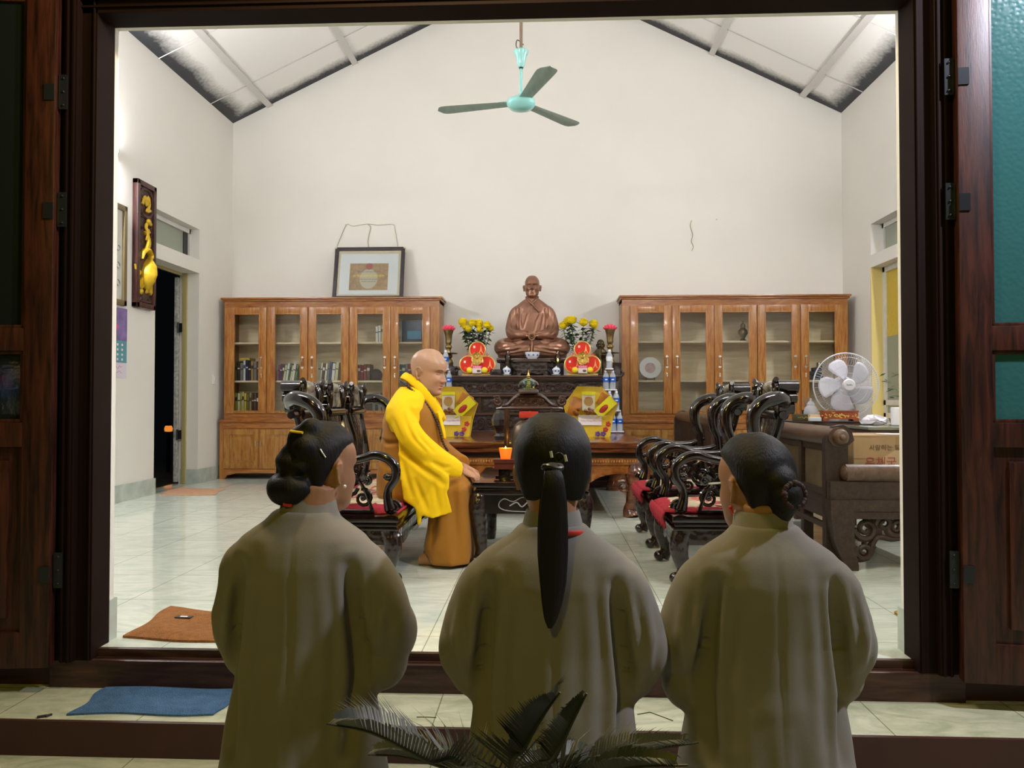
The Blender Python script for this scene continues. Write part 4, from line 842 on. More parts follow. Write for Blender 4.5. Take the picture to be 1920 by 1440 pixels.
# trefoil gift packs
M_tin=mat('red_tin',(.66,.018,.004,1),.45,spec=.3); M_tinr=mat('gold_rim',(.62,.40,.12,1),.35,metal=.4); M_bow=mat('gold_ribbon',(.60,.38,.08,1),.3,metal=.6,noise=(30,.4)); M_yb=mat('bright_yellow',(.85,.62,.02,1),.5); M_pinkl=mat('pink_label',(.75,.08,.22,1),.5); M_redor=mat('red_tulle',(.6,.08,.04,1),.5)
M_gl=mat('tin_gold_print',(.75,.35,.10,1),.4); M_whp=mat('white_print',(.85,.7,.65,1),.5)
for nm,px in (('left',895),('right',1092)):
    t=thing('gift_pack','trefoil pack of three round red tins with gold bow, %s of the statue'%nm,'gift',(P(px,690,8.42).x,8.42,AZ)); t['group']='red tin gift packs'; t.rotation_euler=(-.08,0,0)
    b=MB(); b.bb(-.17,.17,-.02,.05,0,.02,.006); b.build('tray',M_tinr,t)
    for k,(cx,cz,r) in enumerate(((-.098,.118,.1),(.098,.118,.1),(0,.285,.092))):
        y=0 if k<2 else .012
        b=MB(); b.lathe([(0,-.03),(r*.9,-.03),(r*.9,.02),(r*.86,.026),(0,.026)],(cx,y,cz),36,(PI/2,0,0)); tin=b.build('round_tin',M_tin,t)
        b=MB(); b.lathe([(r*.86,.0),(r*1.03,0),(r*1.03,.03),(r*.93,.035),(r*.86,.029)],(cx,y,cz),36,(PI/2,0,0),1,1,True); b.build('gold_rim',M_tinr,tin)
        # printed tower and lettering
        b=MB(); q=r*.42; yy=y-.0275
        b.prism([(q-.028,-.04),(q-.012,-.01),(q-.005,.03),(q,.06),(q+.005,.03),(q+.012,-.01),(q+.028,-.04),(q+.018,-.04),(q,-.012),(q-.018,-.04)],(cx,yy,cz),(1,0,0),(0,0,1),(0,.001,0)); b.build('tower_print',M_gl,tin)
        text_obj('lettering','Paris',.022,M_gl,tin,(cx-.02,yy,cz-.035),ext=.0006); b=MB(); b.bb(cx-r*.5,cx-r*.5+.022,yy-.001,yy+.001,cz+.02,cz+.045); b.build('logo_square',M_whp,tin)
    b=MB(); rr=random.Random(4)
    for i in range(9):
        a=2*PI*i/9+.2; R=rr.uniform(.05,.075); c=Vector((0,-.05,.19)); d=Vector((math.cos(a),-.2,math.sin(a)))
        pts=[c,c+d*R*.6+Vector((-d.z,0,d.x))*.022,c+d*R,c+d*R*.6-Vector((-d.z,0,d.x))*.022,c]; b.tube(curve(pts,4),.011,6,(1,.25))
    b.sph((0,-.06,.19),.016,10,6); b.tube(curve([(0,-.055,.18),(-.01,-.06,.13),(.01,-.055,.09)],4),.012,6,(1,.25)); b.build('ribbon_bow',M_bow,t)
    b=MB()
    for s in (-1,1):
        for k in range(3): b.tube(curve([(s*.06,-.02,.2),(s*.10,-.03,.205+.01*k),(s*(.15-.02*k),-.03,.212+.02*k)],4),[.008]*4+[.006]*4+[.002],6,(1,.2))
    b.build('tulle_wing',M_redor,t)
    b=MB(); b.bb(-.05,.05,-.065,-.03,.02,.10,.004); bx_=b.build('small_box',mat('white_card',(.72,.62,.6,1),.5),t)
    b=MB(); b.bb(-.051,.051,-.067,-.029,.075,.104,.003); b.build('pink_band',M_pinkl,bx_); text_obj('lettering','Choco',.03,M_whp,bx_,(0,-.0675,.09),ext=.0004)
    b=MB(); b.sph((.02,-.066,.045),(.022,.004,.013),10,6); b.build('picture_spot',mat('choc_brown',(.15,.06,.03,1),.5),bx_)
    for s in (-1,1):
        b=MB(); b.sph((s*.082,-.05,.055),(.035,.025,.035),14,10); b.build('yellow_ball',M_yb,t)
# brass candlesticks with lotus
M_lotus=mat('pink_lotus',(.85,.08,.14,1),.45)
for nm,px,Y in (('left',841,8.62),('right',1144,8.62)):
    t=thing('brass_candlestick','tall brass candlestick with pink lotus %s of the altar flowers'%nm,'candlestick',(P(px,690,Y).x,Y,AZ)); t['group']='brass lotus candlesticks'
    b=MB(); b.lathe([(0,0),(.075,0),(.07,.02),(.045,.04),(.03,.07),(.03,.10),(.05,.12),(.055,.15),(.045,.18),(.03,.2),(.045,.22),(.045,.235),(.03,.25),(0,.25)],(0,0,0),24); b.build('foot',M_brass,t)
    b=MB(); b.lathe([(0,.25),(.10,.253),(.105,.262),(.10,.262),(.03,.258),(0,.258)],(0,0,0),32); b.build('drip_plate',M_brass,t)
    b=MB(); b.lathe([(0,.255),(.03,.258),(.026,.29),(.028,.31),(.04,.325),(.035,.345),(.025,.355),(.034,.375),(.036,.385),(.034,.40),(.042,.46),(.055,.51),(.06,.525),(.055,.525),(.04,.47),(0,.42)],(0,0,0),24); b.build('cup',M_brass,t)
    b=MB()
    for ring,(n,R,z,tilt) in enumerate(((11,.058,.53,.9),(9,.045,.545,.55),(6,.025,.555,.2))):
        for i in range(n):
            a=2*PI*i/n+ring*.3; b.sph((R*math.cos(a),R*math.sin(a),z),(.012,.018,.028),8,6,(0,tilt,a))
    b.sph((0,0,.54),(.035,.035,.02),10,6); b.build('lotus_flower',M_lotus,t)
# vases with chrysanthemums
M_vase=mat('celadon_vase',(.45,.50,.42,1),.2); M_leaf=mat('mum_leaf',(.035,.075,.03,1),.5,noise=(20,.4)); M_stem=mat('mum_stem',(.12,.2,.06,1),.5); M_mum=mat('yellow_petals',(1.0,.82,.015,1),.6,noise=(60,.12))
mum_cache={}
def mum_head(b,c,r,rr,up=Vector((0,-.2,1))):
    for i in range(110):
        z=1-1.45*i/110; a=i*2.39996; q=math.sqrt(max(0,1-z*z)); d=Vector((q*math.cos(a),q*math.sin(a),z*.8)); L=r*rr.uniform(.82,1.05)
        s=Vector((-d.y,d.x,0)); s=s.normalized()*r*.16 if s.length>1e-4 else Vector((r*.11,0,0)); p0=c+d*L*.3; p1=c+d*L*.75; p2=c+d*L
        o=len(b.v); b.add([p0-s*.5,p0+s*.5,p1+s,p2+s*.3+Vector((0,0,r*.05)),p2-s*.3+Vector((0,0,r*.05)),p1-s],[(0,1,2,5),(5,2,3,4)])
    b.sph(c,(r*.72,r*.72,r*.6),10,8)
for nm,vpx,fl in (('left',893,[(868,605,1),(878,617,.8),(885,606,.9),(897,608,1.1),(900,618,.8),(913,610,.9),(872,613,.75),(919,616,.8)]),('right',1085,[(1056,611,.95),(1066,603,1.1),(1072,601,1.05),(1094,605,1),(1113,608,1),(1114,613,.7)])):
    vx=P(vpx,690,8.78).x; t=thing('flower_vase','pale vase of yellow chrysanthemums on the %s of the statue'%nm,'vase',(vx,8.78,AZ)); t['group']='chrysanthemum vases'
    b=MB(); b.lathe([(0,0),(.045,0),(.06,.06),(.062,.11),(.04,.18),(.03,.22),(.04,.25),(.036,.25),(.026,.22),(0,.2)],(0,0,0),24); b.build('vase_body',M_vase,t)
    rr=random.Random(len(fl)); order=sorted(range(len(fl)),key=lambda i:fl[i][0]); 
    for rank,i in enumerate(order):
        px,py,sc=fl[i]; Y=8.78+rr.uniform(-.06,.06); p=P(px,py,Y)-Vector((vx,8.78,AZ)); r=.068*sc
        f=thing('chrysanthemum','yellow chrysanthemum, %s bloom from the left in the %s altar vase'%(ORD[rank],nm),'flower',(vx,8.78,AZ)); f['group']='chrysanthemums in the altar vases'
        b=MB(); b.tube(curve([(p.x*.06,p.y*.1,.215),(p.x*.35,p.y*.4,.30),(p.x*.8,p.y*.8,p.z*.7),(p.x,p.y,p.z-.01)],5),.0045,6); b.build('stem',M_stem,f)
        b=MB()
        for k in range(34):
            u=rr.uniform(.15,.93); q=Vector((p.x*u,p.y*u,.22+(p.z-.22)*u)); a=rr.uniform(0,2*PI); L=rr.uniform(.06,.115); d=Vector((math.cos(a),math.sin(a)*.8,rr.uniform(-.25,.45))); s=Vector((-d.y,d.x,0)).normalized()*L*.24
            dn=Vector((0,0,-.012)); pts=[q,q+d*L*.3+s*.8,q+d*L*.45+s*.45,q+d*L*.65+s*1.0+dn,q+d*L+dn*2,q+d*L*.65-s*1.0+dn,q+d*L*.45-s*.45,q+d*L*.3-s*.8]
            b.add(pts,[tuple(range(8))])
        b.build('leaves',M_leaf,f)
        b=MB(); mum_head(b,p,r,rr); b.build('flower_head',M_mum,f)
# carved brush pot and blocks
b=MB(); b.lathe([(0,0),(.05,0),(.052,.02),(.046,.03),(.046,.13),(.05,.14),(.044,.14),(.04,.05),(0,.05)],(0,0,0),20); o=b.build('carved_pot',M_altC,None,loc=(P(1157,690,8.45).x,8.45,AZ)); tag(o,'dark carved wooden pot at the right end of the altar top','pot')
b=MB(); b.box((0,0,.05),(.13,.09,.10),None,.02); b.sph((-.02,0,.09),(.04,.035,.035),10,8); b.spiral((.05,-.05,.06),.035,1.2,(1,0,0),(0,0,1),.014,0); o=b.build('carved_block',M_altC,None,loc=(P(848,690,8.42).x,8.42,AZ)); tag(o,'dark carved wooden piece at the left end of the altar top','ornament')
b=MB(); b.box((0,0,.035),(.12,.1,.07),None,.01); o=b.build('wooden_box',M_altC,None,loc=(P(930,690,8.42).x,8.42,AZ)); tag(o,'small dark wooden box between the left red tins and the cup','box')
# ================================================================ bottled water
M_wat=mat('bottle_clear',(.72,.78,.88,1),.12,alpha=.42,spec=.6); M_blab=mat('blue_label',(.01,.09,.45,1),.4); M_cap=mat('white_cap',(.72,.74,.78,1),.4); M_tray=mat('white_tray',(.75,.73,.80,1),.5); M_blabw=mat('label_white',(.75,.8,.85,1),.5)
def bottle(loc,label,blue=True):
    t=thing('water_bottle',label,'bottle',loc); t['group']='stacked water bottles'
    b=MB(); b.lathe([(0,0),(.028,0),(.031,.006),(.031,.06),(.029,.075),(.031,.09),(.031,.135),(.026,.16),(.014,.182),(.013,.19),(0,.19)],(0,0,0),16); b.build('bottle_body',M_wat,t)
    b=MB(); b.lathe([(.0312,.085),(.0322,.085),(.0322,.135),(.0312,.135)],(0,0,0),16,None,1,1,True); b.build('label_band',M_blab if blue else M_blabw,t)
    b=MB(); b.lathe([(0,.186),(.0145,.186),(.0145,.203),(.012,.206),(0,.206)],(0,0,0),14); b.build('cap',M_cap,t)
    if blue: 
        b=MB(); b.box((0,-.0325,.11),(.026,.002,.012)); b.build('label_logo',M_blabw,t)
    return t
def tray(x,y,z,w,d,label):
    b=MB(); b.bb(-w/2,w/2,-d/2,d/2,0,.006); b.bb(-w/2,w/2,-d/2,-d/2+.004,0,.018); b.bb(-w/2,w/2,d/2-.004,d/2,0,.018); b.bb(-w/2,-w/2+.004,-d/2,d/2,0,.018); b.bb(w/2-.004,w/2,-d/2,d/2,0,.018)
    tag(b.build('bottle_tray',M_tray,None,smooth=0,loc=(x,y,z)),label,'tray','trays in the bottle stacks')
LV=['bottom','second','third','top']
def stack(cx,cy,side,vis):
    z=.606
    for lv,(n,m) in enumerate(((4,2),(3,2),(2,1),(1,1))):
        tray(cx,cy,z,n*.068+.02,m*.068+.02,'white tray under the %s tier of the %s water bottle stack'%(LV[lv],side)); z+=.0065
        for j in range(m):
            for i in range(n):
                row='front' if j==0 and m>1 else ('rear' if m>1 else '')
                lab='%s bottle from left, %s%s tier of the %s water stack'%(ORD[i],(row+' row, ') if row else '',LV[lv],side)
                if lv==3: lab='lone %s water bottle topping the %s stack'%('clear' if side=='right' else 'blue labelled',side)
                bottle((cx+(i-(n-1)/2)*.068,cy+(j-(m-1)/2)*.068,z),lab,lv<3 or side=='left')
        z+=.2062
stack(P(1143,800,7.9).x,7.92,'right',1)
stack(P(835,800,7.9).x,7.92,'left',1)
# ================================================================ yellow gift baskets
M_yel2=mat('basket_yellow',(.85,.60,.04,1),.4,noise=(9,.15)); M_cello=glassmat('cellophane',(.99,.98,.94,1),.08,.8); M_card=mat('note_card',(.85,.80,.78,1),.5); M_pk=mat('pink_ink',(.6,.15,.3,1),.5); M_org=mat('orange_pack',(.70,.26,.04,1),.4,noise=(14,.5)); M_red2=mat('red_pack',(.50,.04,.03,1),.4); M_wp=mat('white_pouch',(.74,.72,.62,1),.4); M_lem=mat('lemon_pack',(.85,.80,.02,1),.4); M_pu=mat('purple_flower',(.12,.05,.22,1),.5)
for nm,px in (('left',846),('right',1107)):
    Y=7.05; t=thing('gift_basket','yellow wrapped snack gift basket on the platform at the %s'%('left beside the monk' if nm=='left' else 'right beside the bottles'),'gift',(P(px,800,Y).x,Y,.606)); t['group']='yellow gift baskets'
    b=MB(); b.loft([[(x*s,y*s2,z) for x,y in ((-.17,-.09),(.17,-.09),(.17,.09),(-.17,.09))] for z,s,s2 in ((0,1,1),(.19,1.18,1.12))]); b.build('basket_box',M_yel2,t,smooth=0)
    b=MB(); b.prism([(-.21,.16),(.2,.16),(.245,.30),(.17,.37),(.10,.455),(-.12,.46),(-.19,.36),(-.25,.30)],(0,-.0,0),(1,0,0),(0,0,1),(0,.05,0)); b.build('backing_board',M_yel2,t,smooth=0)
    b=MB(); b.box((-.02,-.04,.32),(.115,.04,.17),(-.05,0,.02),.012); pc=b.build('snack_pouch',M_wp,t)
    b=MB(); b.box((-.02,-.061,.395),(.118,.006,.03)); b.build('pouch_seal',M_lem,pc)
    b=MB(); b.lathe([(0,0),(.042,0),(.042,.002),(0,.002)],(-.02,-.0635,.32),20,(PI/2,0,0)); b.build('pouch_print',mat('tan_print',(.5,.30,.10,1),.5),pc)
    scribble('red_lettering',.07,.02,M_red2,pc,(-.02,-.066,.352),5,r=.002)
    b=MB(); b.box((.13,-.06,.27),(.20,.03,.10),(0,-.75,0),.008); bp=b.build('biscuit_box',M_lem,t)
    b=MB(); b.sph((.115,-.078,.255),(.05,.006,.026),14,8,(0,-.75,0)); b.build('red_oval',M_red2,bp)
    b=MB(); rr=random.Random(9)
    b.box((-.14,-.03,.27),(.10,.04,.18),(0,.35,0),.01); b.build('orange_packet',M_org,t)
    b=MB(); b.box((.13,.0,.33),(.12,.04,.12),(0,.5,0),.01); b.build('orange_packet',M_org,t)
    b=MB()
    for i in range(14): b.sph((rr.uniform(-.15,.12),-.06,rr.uniform(.18,.26)),(.018,.012,.015),8,6)
    b.build('wrapped_sweets',mat('brown_sweets',(.30,.09,.03,1),.35,noise=(30,.5)),t)['kind']='stuff'
    b=MB(); b.bb(-.115,.095,-.112,-.108,.105,.195); cd=b.build('greeting_card',M_card,t); cd.rotation_euler=(-.03,0,0)
    text_obj('lettering','Chúc Mừng Năm Mới',.021,M_pk,cd,(-.0,-.1135,.145),ext=.0005); b=MB(); b.sph((.06,-.113,.178),(.022,.003,.008),10,6,(0,-.4,0)); b.build('leaf_print',M_lem,cd)
    for k,(x,z,m) in enumerate(((.13,.07,M_red2),(.11,.03,M_pu),(.155,.12,M_red2),(.06,.03,M_pu))):
        b=MB()
        for i in range(5):
            a=2*PI*i/5; b.sph((x+.014*math.cos(a),-.098-.06*z,z+.014*math.sin(a)),(.011,.003,.011),8,6)
        b.build('flower_print',m,t)
    b=MB(); ro=[(-.205,.165),(.2,.165),(.25,.30),(.17,.375),(.10,.46),(-.12,.465),(-.19,.365),(-.255,.30)]
    b.add([(x,-.10-(.02 if i%2 else 0),z) for i,(x,z) in enumerate(ro)]+[(x*.98,.0,z) for x,z in ro],[tuple(range(8))]+[(i,8+i,8+(i+1)%8,(i+1)%8) for i in range(8)]); b.build('cellophane_wrap',M_cello,t,smooth=0)
# dark lacquer piece beside the bell stand
b=MB(); b.lathe([(0,0),(.05,0),(.055,.03),(.035,.055),(.04,.075),(.065,.12),(.07,.17),(.05,.22),(.03,.25),(.028,.27),(0,.27)],(0,0,0),8); o=b.build('lacquer_ornament',M_lac,None,smooth=0,loc=(P(937,800,6.5).x,6.5,.606)); tag(o,'dark glossy faceted ornament on the platform left of the bell stand','ornament')
# ================================================================ ceiling fan
M_turq=mat('turquoise_enamel',(.30,.66,.62,1),.25,coat=.2); M_blade=mat('blade_enamel',(.30,.43,.38,1),.35,noise=(5,.2,(6,1,1))); M_rust=mat('rusty_rod',(.22,.15,.10,1),.6)
FY=6.1; fc=P(977,193,FY); t=thing('ceiling_fan','turquoise three bladed ceiling fan hanging from a long rod','fan',(fc.x,FY,fc.z))
zt=roofz(fc.x)-fc.z; cz=P(979,112,FY).z-fc.z
b=MB(); b.cyl((0,0,cz+.05),(0,0,zt),.013,n=8); b.build('hanging_pipe',M_rust,t)
b=MB(); b.tube(curve([(.03,0,cz+.08),(-.035,0,cz+.10),(-.03,0,cz+.16),(.02,0,cz+.12)],4),.004,5); b.build('wire',M_blk,t)
b=MB(); b.lathe([(0,cz-.065),(.022,cz-.062),(.045,cz+.03),(.058,cz+.055),(.06,cz+.07),(.045,cz+.08),(0,cz+.082)],(0,0,0),24); b.build('canopy',M_turq,t)
b=MB(); b.cyl((0,0,.03),(0,0,cz-.06),.013,n=12); b.lathe([(0,.035),(.05,.035),(.055,.045),(.03,.055),(.016,.08),(0,.08)],(0,0,0),20); b.build('downrod',M_turq,t)
b=MB(); b.cyl((0,0,cz-.075),(0,0,cz-.055),.016,n=10); b.build('clamp',M_blk,t)
b=MB(); b.lathe([(0,-.062),(.05,-.06),(.09,-.045),(.112,-.02),(.115,0),(.108,.02),(.08,.034),(.04,.042),(0,.045)],(0,0,0),36); b.build('motor_housing',M_turq,t)
for a in (math.radians(169),math.radians(49),math.radians(-71)):
    b=MB(); b.M=Matrix.Rotation(a,4,'Z')
    b.box((.135,0,.012),(.09,.05,.006),(.0,0,0),.002); b.build('blade_bracket',M_turq,t)
    b=MB(); b.M=Matrix.Rotation(a,4,'Z')@Matrix.Rotation(math.radians(1.5),4,'X')
    out=[]
    L0,L1=.12,.70
    def hw(u): return (.052+.026*min(1,u*1.25))*(math.sqrt(max(0,1-((u-.88)/.12)**2)) if u>.88 else 1)
    us=[i/20 for i in range(21)]+[]
    rings=[]
    for u in us:
        x=L0+(L1-L0)*u; w=max(hw(u),.006); cam_=.008
        ring=[(x,-w,-.002),(x,-w*.5,cam_*.7),(x,0,cam_),(x,w*.5,cam_*.7),(x,w,-.002),(x,w*.5,cam_*.7-.004),(x,0,cam_-.004),(x,-w*.5,cam_*.7-.004)]; rings.append(ring)
    b.loft(rings); b.build('blade',M_blade,t)
# ================================================================ left wall
M_pan=mat('panel_rosewood',(.085,.028,.022,1),.35,grain=((40,16,14),4,(6,6,1)),bump=('noise',30,.1)); M_panC=mat('panel_ground',(.06,.025,.022,1),.5,bump=('voronoi',45,1.0)); M_gleaf=mat('gold_leaf',(.68,.44,.02,1),.35,metal=.35,noise=(20,.3))
y0=SX(247,500,XL).y; y1=SX(294,500,XL+.06).y; z1=SX(270,345,XL).z; z0=SX(270,580,XL).z
W=(y1-y0); H=z1-z0; t=thing('wall_panel','tall dark carved wall panel with a gilded fish on the left wall','wall panel',(XL,(y0+y1)/2,z0)); w=W/2
b=MB(); b.bb(0,.03,-w+.02,w-.02,.02,H-.02); b.build('panel_ground',M_panC,t)
b=MB()
for a in ((-w,-w+.05,0,H),(w-.05,w,0,H),(-w,w,0,.05),(-w,w,H-.05,H)): b.bb(.0,.055,a[0],a[1],a[2],a[3],.008)
for a in ((-w+.06,-w+.072,.06,H-.06),(w-.072,w-.06,.06,H-.06),(-w+.06,w-.06,H-.075,H-.06),(-w+.06,w-.06,.06,.075),(-w+.06,w-.06,H*.72,H*.72+.014)): b.bb(.02,.042,a[0],a[1],a[2],a[3],.003)
b.build('frame',M_pan,t)
zc=H*.84; b=MB(); pts=[(.036,.14*math.cos(a),zc+.14*math.sin(a)) for a in np.linspace(0,2*PI,28,endpoint=False)]; b.tube(pts,.014,8,closed=True); b.build('round_moulding',M_pan,t)
def gilt(name,polys):
    b=MB()
    for pl in polys: b.prism(pl,(.03,0,0),(0,1,0),(0,0,1),(.018,0,0))
    return b.build(name,M_gleaf,t)
b=MB(); b.tube(curve([(.04,-.07,zc-.03),(.045,-.03,zc+.05),(.045,.0,zc-.02),(.045,.03,zc+.06),(.045,.05,zc-.02),(.045,.0,zc-.08),(.045,.07,zc-.06)],5),.018,8,(.7,1)); b.tube(curve([(.04,-.06,zc+.03),(.045,0,zc+.03),(.045,.06,zc+.0)],4),.013,8); b.build('gilded_character',M_gleaf,t)
def zf(py): return SX(270,py,XL+.04).z-z0
b=MB(); fz=zf(492); 
b.tube(curve([(.045,.02,zf(540)),(.055,-.01,zf(528)),(.06,-.01,zf(513)),(.055,.02,zf(497)),(.05,.05,zf(485))],6),lerp_list([.035,.075,.095,.08,.035],25),20,(.42,1)); b.tube(curve([(.05,.05,zf(487)),(.05,.075,zf(476)),(.05,.02,zf(467)),(.05,-.06,zf(474)),(.05,-.085,zf(487))],5),lerp_list([.03,.034,.034,.03,.015],21),8,(.7,1)); b.tube(curve([(.05,.0,zf(468)),(.05,.035,zf(452)),(.05,.01,zf(436))],5),lerp_list([.034,.03,.02],11),8,(.7,1)); b.build('gilded_fish_body',M_gleaf,t)
gilt('gilded_fin',[[(.0,zf(534)),(.10,zf(551)),(.155,zf(540)),(.09,zf(520))],[(-.0,zf(534)),(-.09,zf(546)),(-.13,zf(532)),(-.06,zf(520))],[(-.08,zf(512)),(-.19,zf(500)),(-.15,zf(526))],[(.08,zf(505)),(.18,zf(496)),(.15,zf(520))],[(.0,zf(440)),(.08,zf(432)),(.05,zf(426)),(-.03,zf(434))]])
b=MB(); b.tube(curve([(.045,0,zf(450)),(.05,.02,zf(435)),(.045,-.01,zf(425)),(.045,.01,zf(418))],4),.02,8,(.6,1)); b.sph((.045,.04,zf(413)),(.018,.045,.03),10,8); b.sph((.045,.07,zf(416)),(.018,.03,.02),10,8); b.build('gilded_lotus',M_gleaf,t)
b=MB(); b.sph((.045,-.08,zf(548)),(.015,.035,.028),10,8); b.tube(curve([(.045,.0,zf(549)),(.045,.03,zf(540)),(.045,.02,zf(548))],4),.012,6); b.tube(curve([(.045,.06,zf(547)),(.045,.09,zf(537)),(.045,.08,zf(546))],4),.012,6)
for k in range(4): b.sph((.042,-.07,zf(541-k*4)),(.01,.014,.01),6,5)
b.build('gilded_signature',M_gleaf,t)
b=MB(); rr=random.Random(8)
for k in range(26):
    side=rr.choice((-1,1)); b.spiral((.034,side*rr.uniform(.08,.14) if k<16 else rr.uniform(-.13,.13),zf(rr.uniform(408,500)) if k<16 else zf(rr.uniform(556,572))),.03,1.2,(0,1,0),(0,0,1),.008,rr.uniform(0,6),5,10)
b.build('wave_carving',M_pan,t)
# framed picture and calendar further left
M_frg=mat('gilt_brown_frame',(.16,.12,.05,1),.4); ys=SX(238,480,XL+.03).y; zt_=SX(238,388,XL+.03).z; zb_=SX(232,573,XL+.03).z
t=thing('wall_picture','brown framed ink picture on the left wall beside the carved panel','picture',(XL,ys-.45,zb_)); w=.45; H=zt_-zb_
b=MB()
for a in ((-w,-w+.05,0,H),(w-.05,w,0,H),(-w,w,0,.05),(-w,w,H-.05,H)): b.bb(0,.035,a[0],a[1],a[2],a[3],.006)
b.build('frame',M_frg,t)
b=MB(); b.bb(.004,.012,-w+.04,w-.04,.04,H-.04); b.build('paper',mat('picture_paper',(.58,.57,.52,1),.3),t)
for k in range(3): MB().tube(curve([(.014,w-.12,H*.6-k*.16),(.014,w-.09,H*.57-k*.16),(.014,w-.12,H*.54-k*.16),(.014,w-.2,H*.58-k*.16)],4),.006,5).build('ink_stroke',mat('grey_ink',(.25,.24,.22,1),.6),t)
ys=SX(238,640,XL+.01).y; zt_=SX(239,580,XL+.01).z; zm=SX(238,640,XL+.01).z; zn=SX(238,681,XL+.01).z; zb_=SX(236,709,XL+.01).z
t=thing('wall_calendar','purple and teal wall calendar with a glowing lotus below the ink picture','calendar',(XL+.002,ys-.30,zb_)); w=.30
M_cpic=mat('calendar_picture',(.30,.20,.48,1),.5,noise=(7,.6)); M_cteal=mat('calendar_teal',(.10,.30,.36,1),.5)
b=MB(); b.bb(0,.006,-w,w,0,zn-zb_); b.build('note_sheet',mat('calendar_white',(.68,.64,.72,1),.5),t)
b=MB(); b.bb(0,.007,-w,w,zn-zb_,zm-zb_); b.build('month_sheet',M_cteal,t)
b=MB(); b.bb(0,.008,-w,w,zm-zb_,zt_-zb_); b.build('picture_sheet',M_cpic,t)
b=MB(); b.prism([(.05+.09*math.cos(a)*(1+.25*math.cos(5*a)),zm-zb_+.12+.07*math.sin(a)*(1+.2*math.cos(5*a))) for a in np.linspace(0,2*PI,40,endpoint=False)],(.008,0,0),(0,1,0),(0,0,1),(.001,0,0)); b.build('lotus_print',mat('lotus_magenta',(.60,.12,.22,1),.5),t)
b=MB(); b.prism([(.0+.04*math.cos(a),zm-zb_+.26+.09*math.sin(a)) for a in np.linspace(0,2*PI,24,endpoint=False)],(.008,0,0),(0,1,0),(0,0,1),(.0012,0,0)); b.build('seated_figure_print',mat('figure_gold',(.75,.45,.12,1),.5),t)
b=MB()
for r in range(4):
    for c in range(7): b.bb(.0068,.0076,-w+.06+c*.075,-w+.085+c*.075,.02+zn-zb_+r*.045,.04+zn-zb_+r*.045)
b.build('date_print',M_whp,t)
[scribble('handwriting',.24,.03,M_pk,t,(.0065,.10,.05+.05*k),k,(0,1,0),.002) for k in range(3)]
p=SX(401,711,XL); b=MB(); b.box((.008,0,0),(.016,.09,.12),None,.004); t=thing('wall_switch','white wall switch plate near the left bookcase','switch',p); b.build('plate',M_hous,t); b=MB(); b.box((.018,0,.0),(.008,.03,.06),(0,.1,0),.002); b.build('rocker',M_wht,t)
# ================================================================ right side furniture
M_old=mat('old_brown_wood',(.052,.029,.017,1),.5,grain=((40,25,17),5,(8,1,8))); M_oldL=mat('worn_roll_wood',(.13,.078,.052,1),.4,grain=((78,56,40),4,(8,1.2,8)),coat=.1); M_olive=mat('pale_old_panel',(.17,.12,.055,1),.5,noise=(6,.6))
def roll_seat(label,x,y0,y1,zr,full=True,Wx=1.0):
    t=thing('roll_arm_bench',label,'bench',(x,(y0+y1)/2,0)); L=(y1-y0)/2
    b=MB(); b.tube([(0,-L,zr),(0,L,zr)],.056,18); b.sph((0,-L-.03,zr),(.046,.03,.046),14,8); b.sph((0,-L-.055,zr),(.018,.018,.018),10,6); b.build('back_roll',M_oldL,t)
    for s in (-1,1):
        b=MB(); b.prism([(-.07,.0),(.055,0),(.055,zr-.05),(.09,zr-.02),(.075,zr+.04),(.03,zr+.068),(-.02,zr+.06),(-.07,zr-.02)],(0,s*L-.04*s-.03,0),(1,0,0),(0,0,1),(0,.06,0)); b.build('back_post',M_old,t)
    for i in range(3):
        a=-L+.06+(2*L-.12)*i/3; c=a+(2*L-.12)/3
        b=MB(); b.bb(-.012,.012,a+.04,c-.04,.42,zr-.07,.006); b.build('back_panel',M_olive if full else M_old,t)
        b=MB(); b.bb(-.03,.03,a-.02,a+.04,.36,zr-.04,.004); b.bb(-.02,.02,a,c,zr-.09,zr-.05); b.bb(-.03,.03,a,c,.385,.425); b.build('back_frame',M_old,t)
    b=MB(); b.bb(-.04,Wx,-L,L,.33,.385,.008); b.build('seat_board',M_old,t)
    b=MB(); b.bb(-.03,.03,-L+.03,L-.03,.26,.335); b.bb(-.035,-.01,-L+.05,L-.05,.2,.23,.0); b.build('side_rail',M_old,t)
    for y in ((-L*.35),(L*.3)):
        b=MB(); b.bb(-.03,.03,y-.03,y+.03,0,.34,.004); b.build('leg',M_old,t)
    return t,L
rb2,L2=roll_seat('big brown wooden roll arm bench nearest the doorway holding the carton',1.645,4.42,6.08,.735,True,.62)
# its near end: low arm roll, frame and openwork apron facing the door
yE=-L2-.03
b=MB(); b.tube([(.02,yE,.535),(0.62,yE,.535)],.05,18); b.sph((.02,yE,.535),(.02,.046,.046),12,8); b.build('arm_roll',M_oldL,rb2)
b=MB(); b.bb(-.07,0.62,yE-.03,yE+.03,.385,.49,.004); b.build('arm_panel',M_old,rb2)
b=MB(); b.bb(-.075,0.62,yE-.045,yE+.04,.325,.39,.01); b.bb(-.07,0.62,yE-.04,yE+.03,.285,.326,.006); b.build('seat_moulding',M_old,rb2)
b=MB(); b.loft([[(cx+sx_*w_,yE+sy_*.045,z) for sx_,sy_ in ((-1,-1),(1,-1),(1,1),(-1,1))] for z,cx,w_ in ((.0,.045,.03),(.03,.04,.036),(.08,.02,.045),(.16,.0,.055),(.33,-.01,.065))]); b.build('front_leg',M_old,rb2)
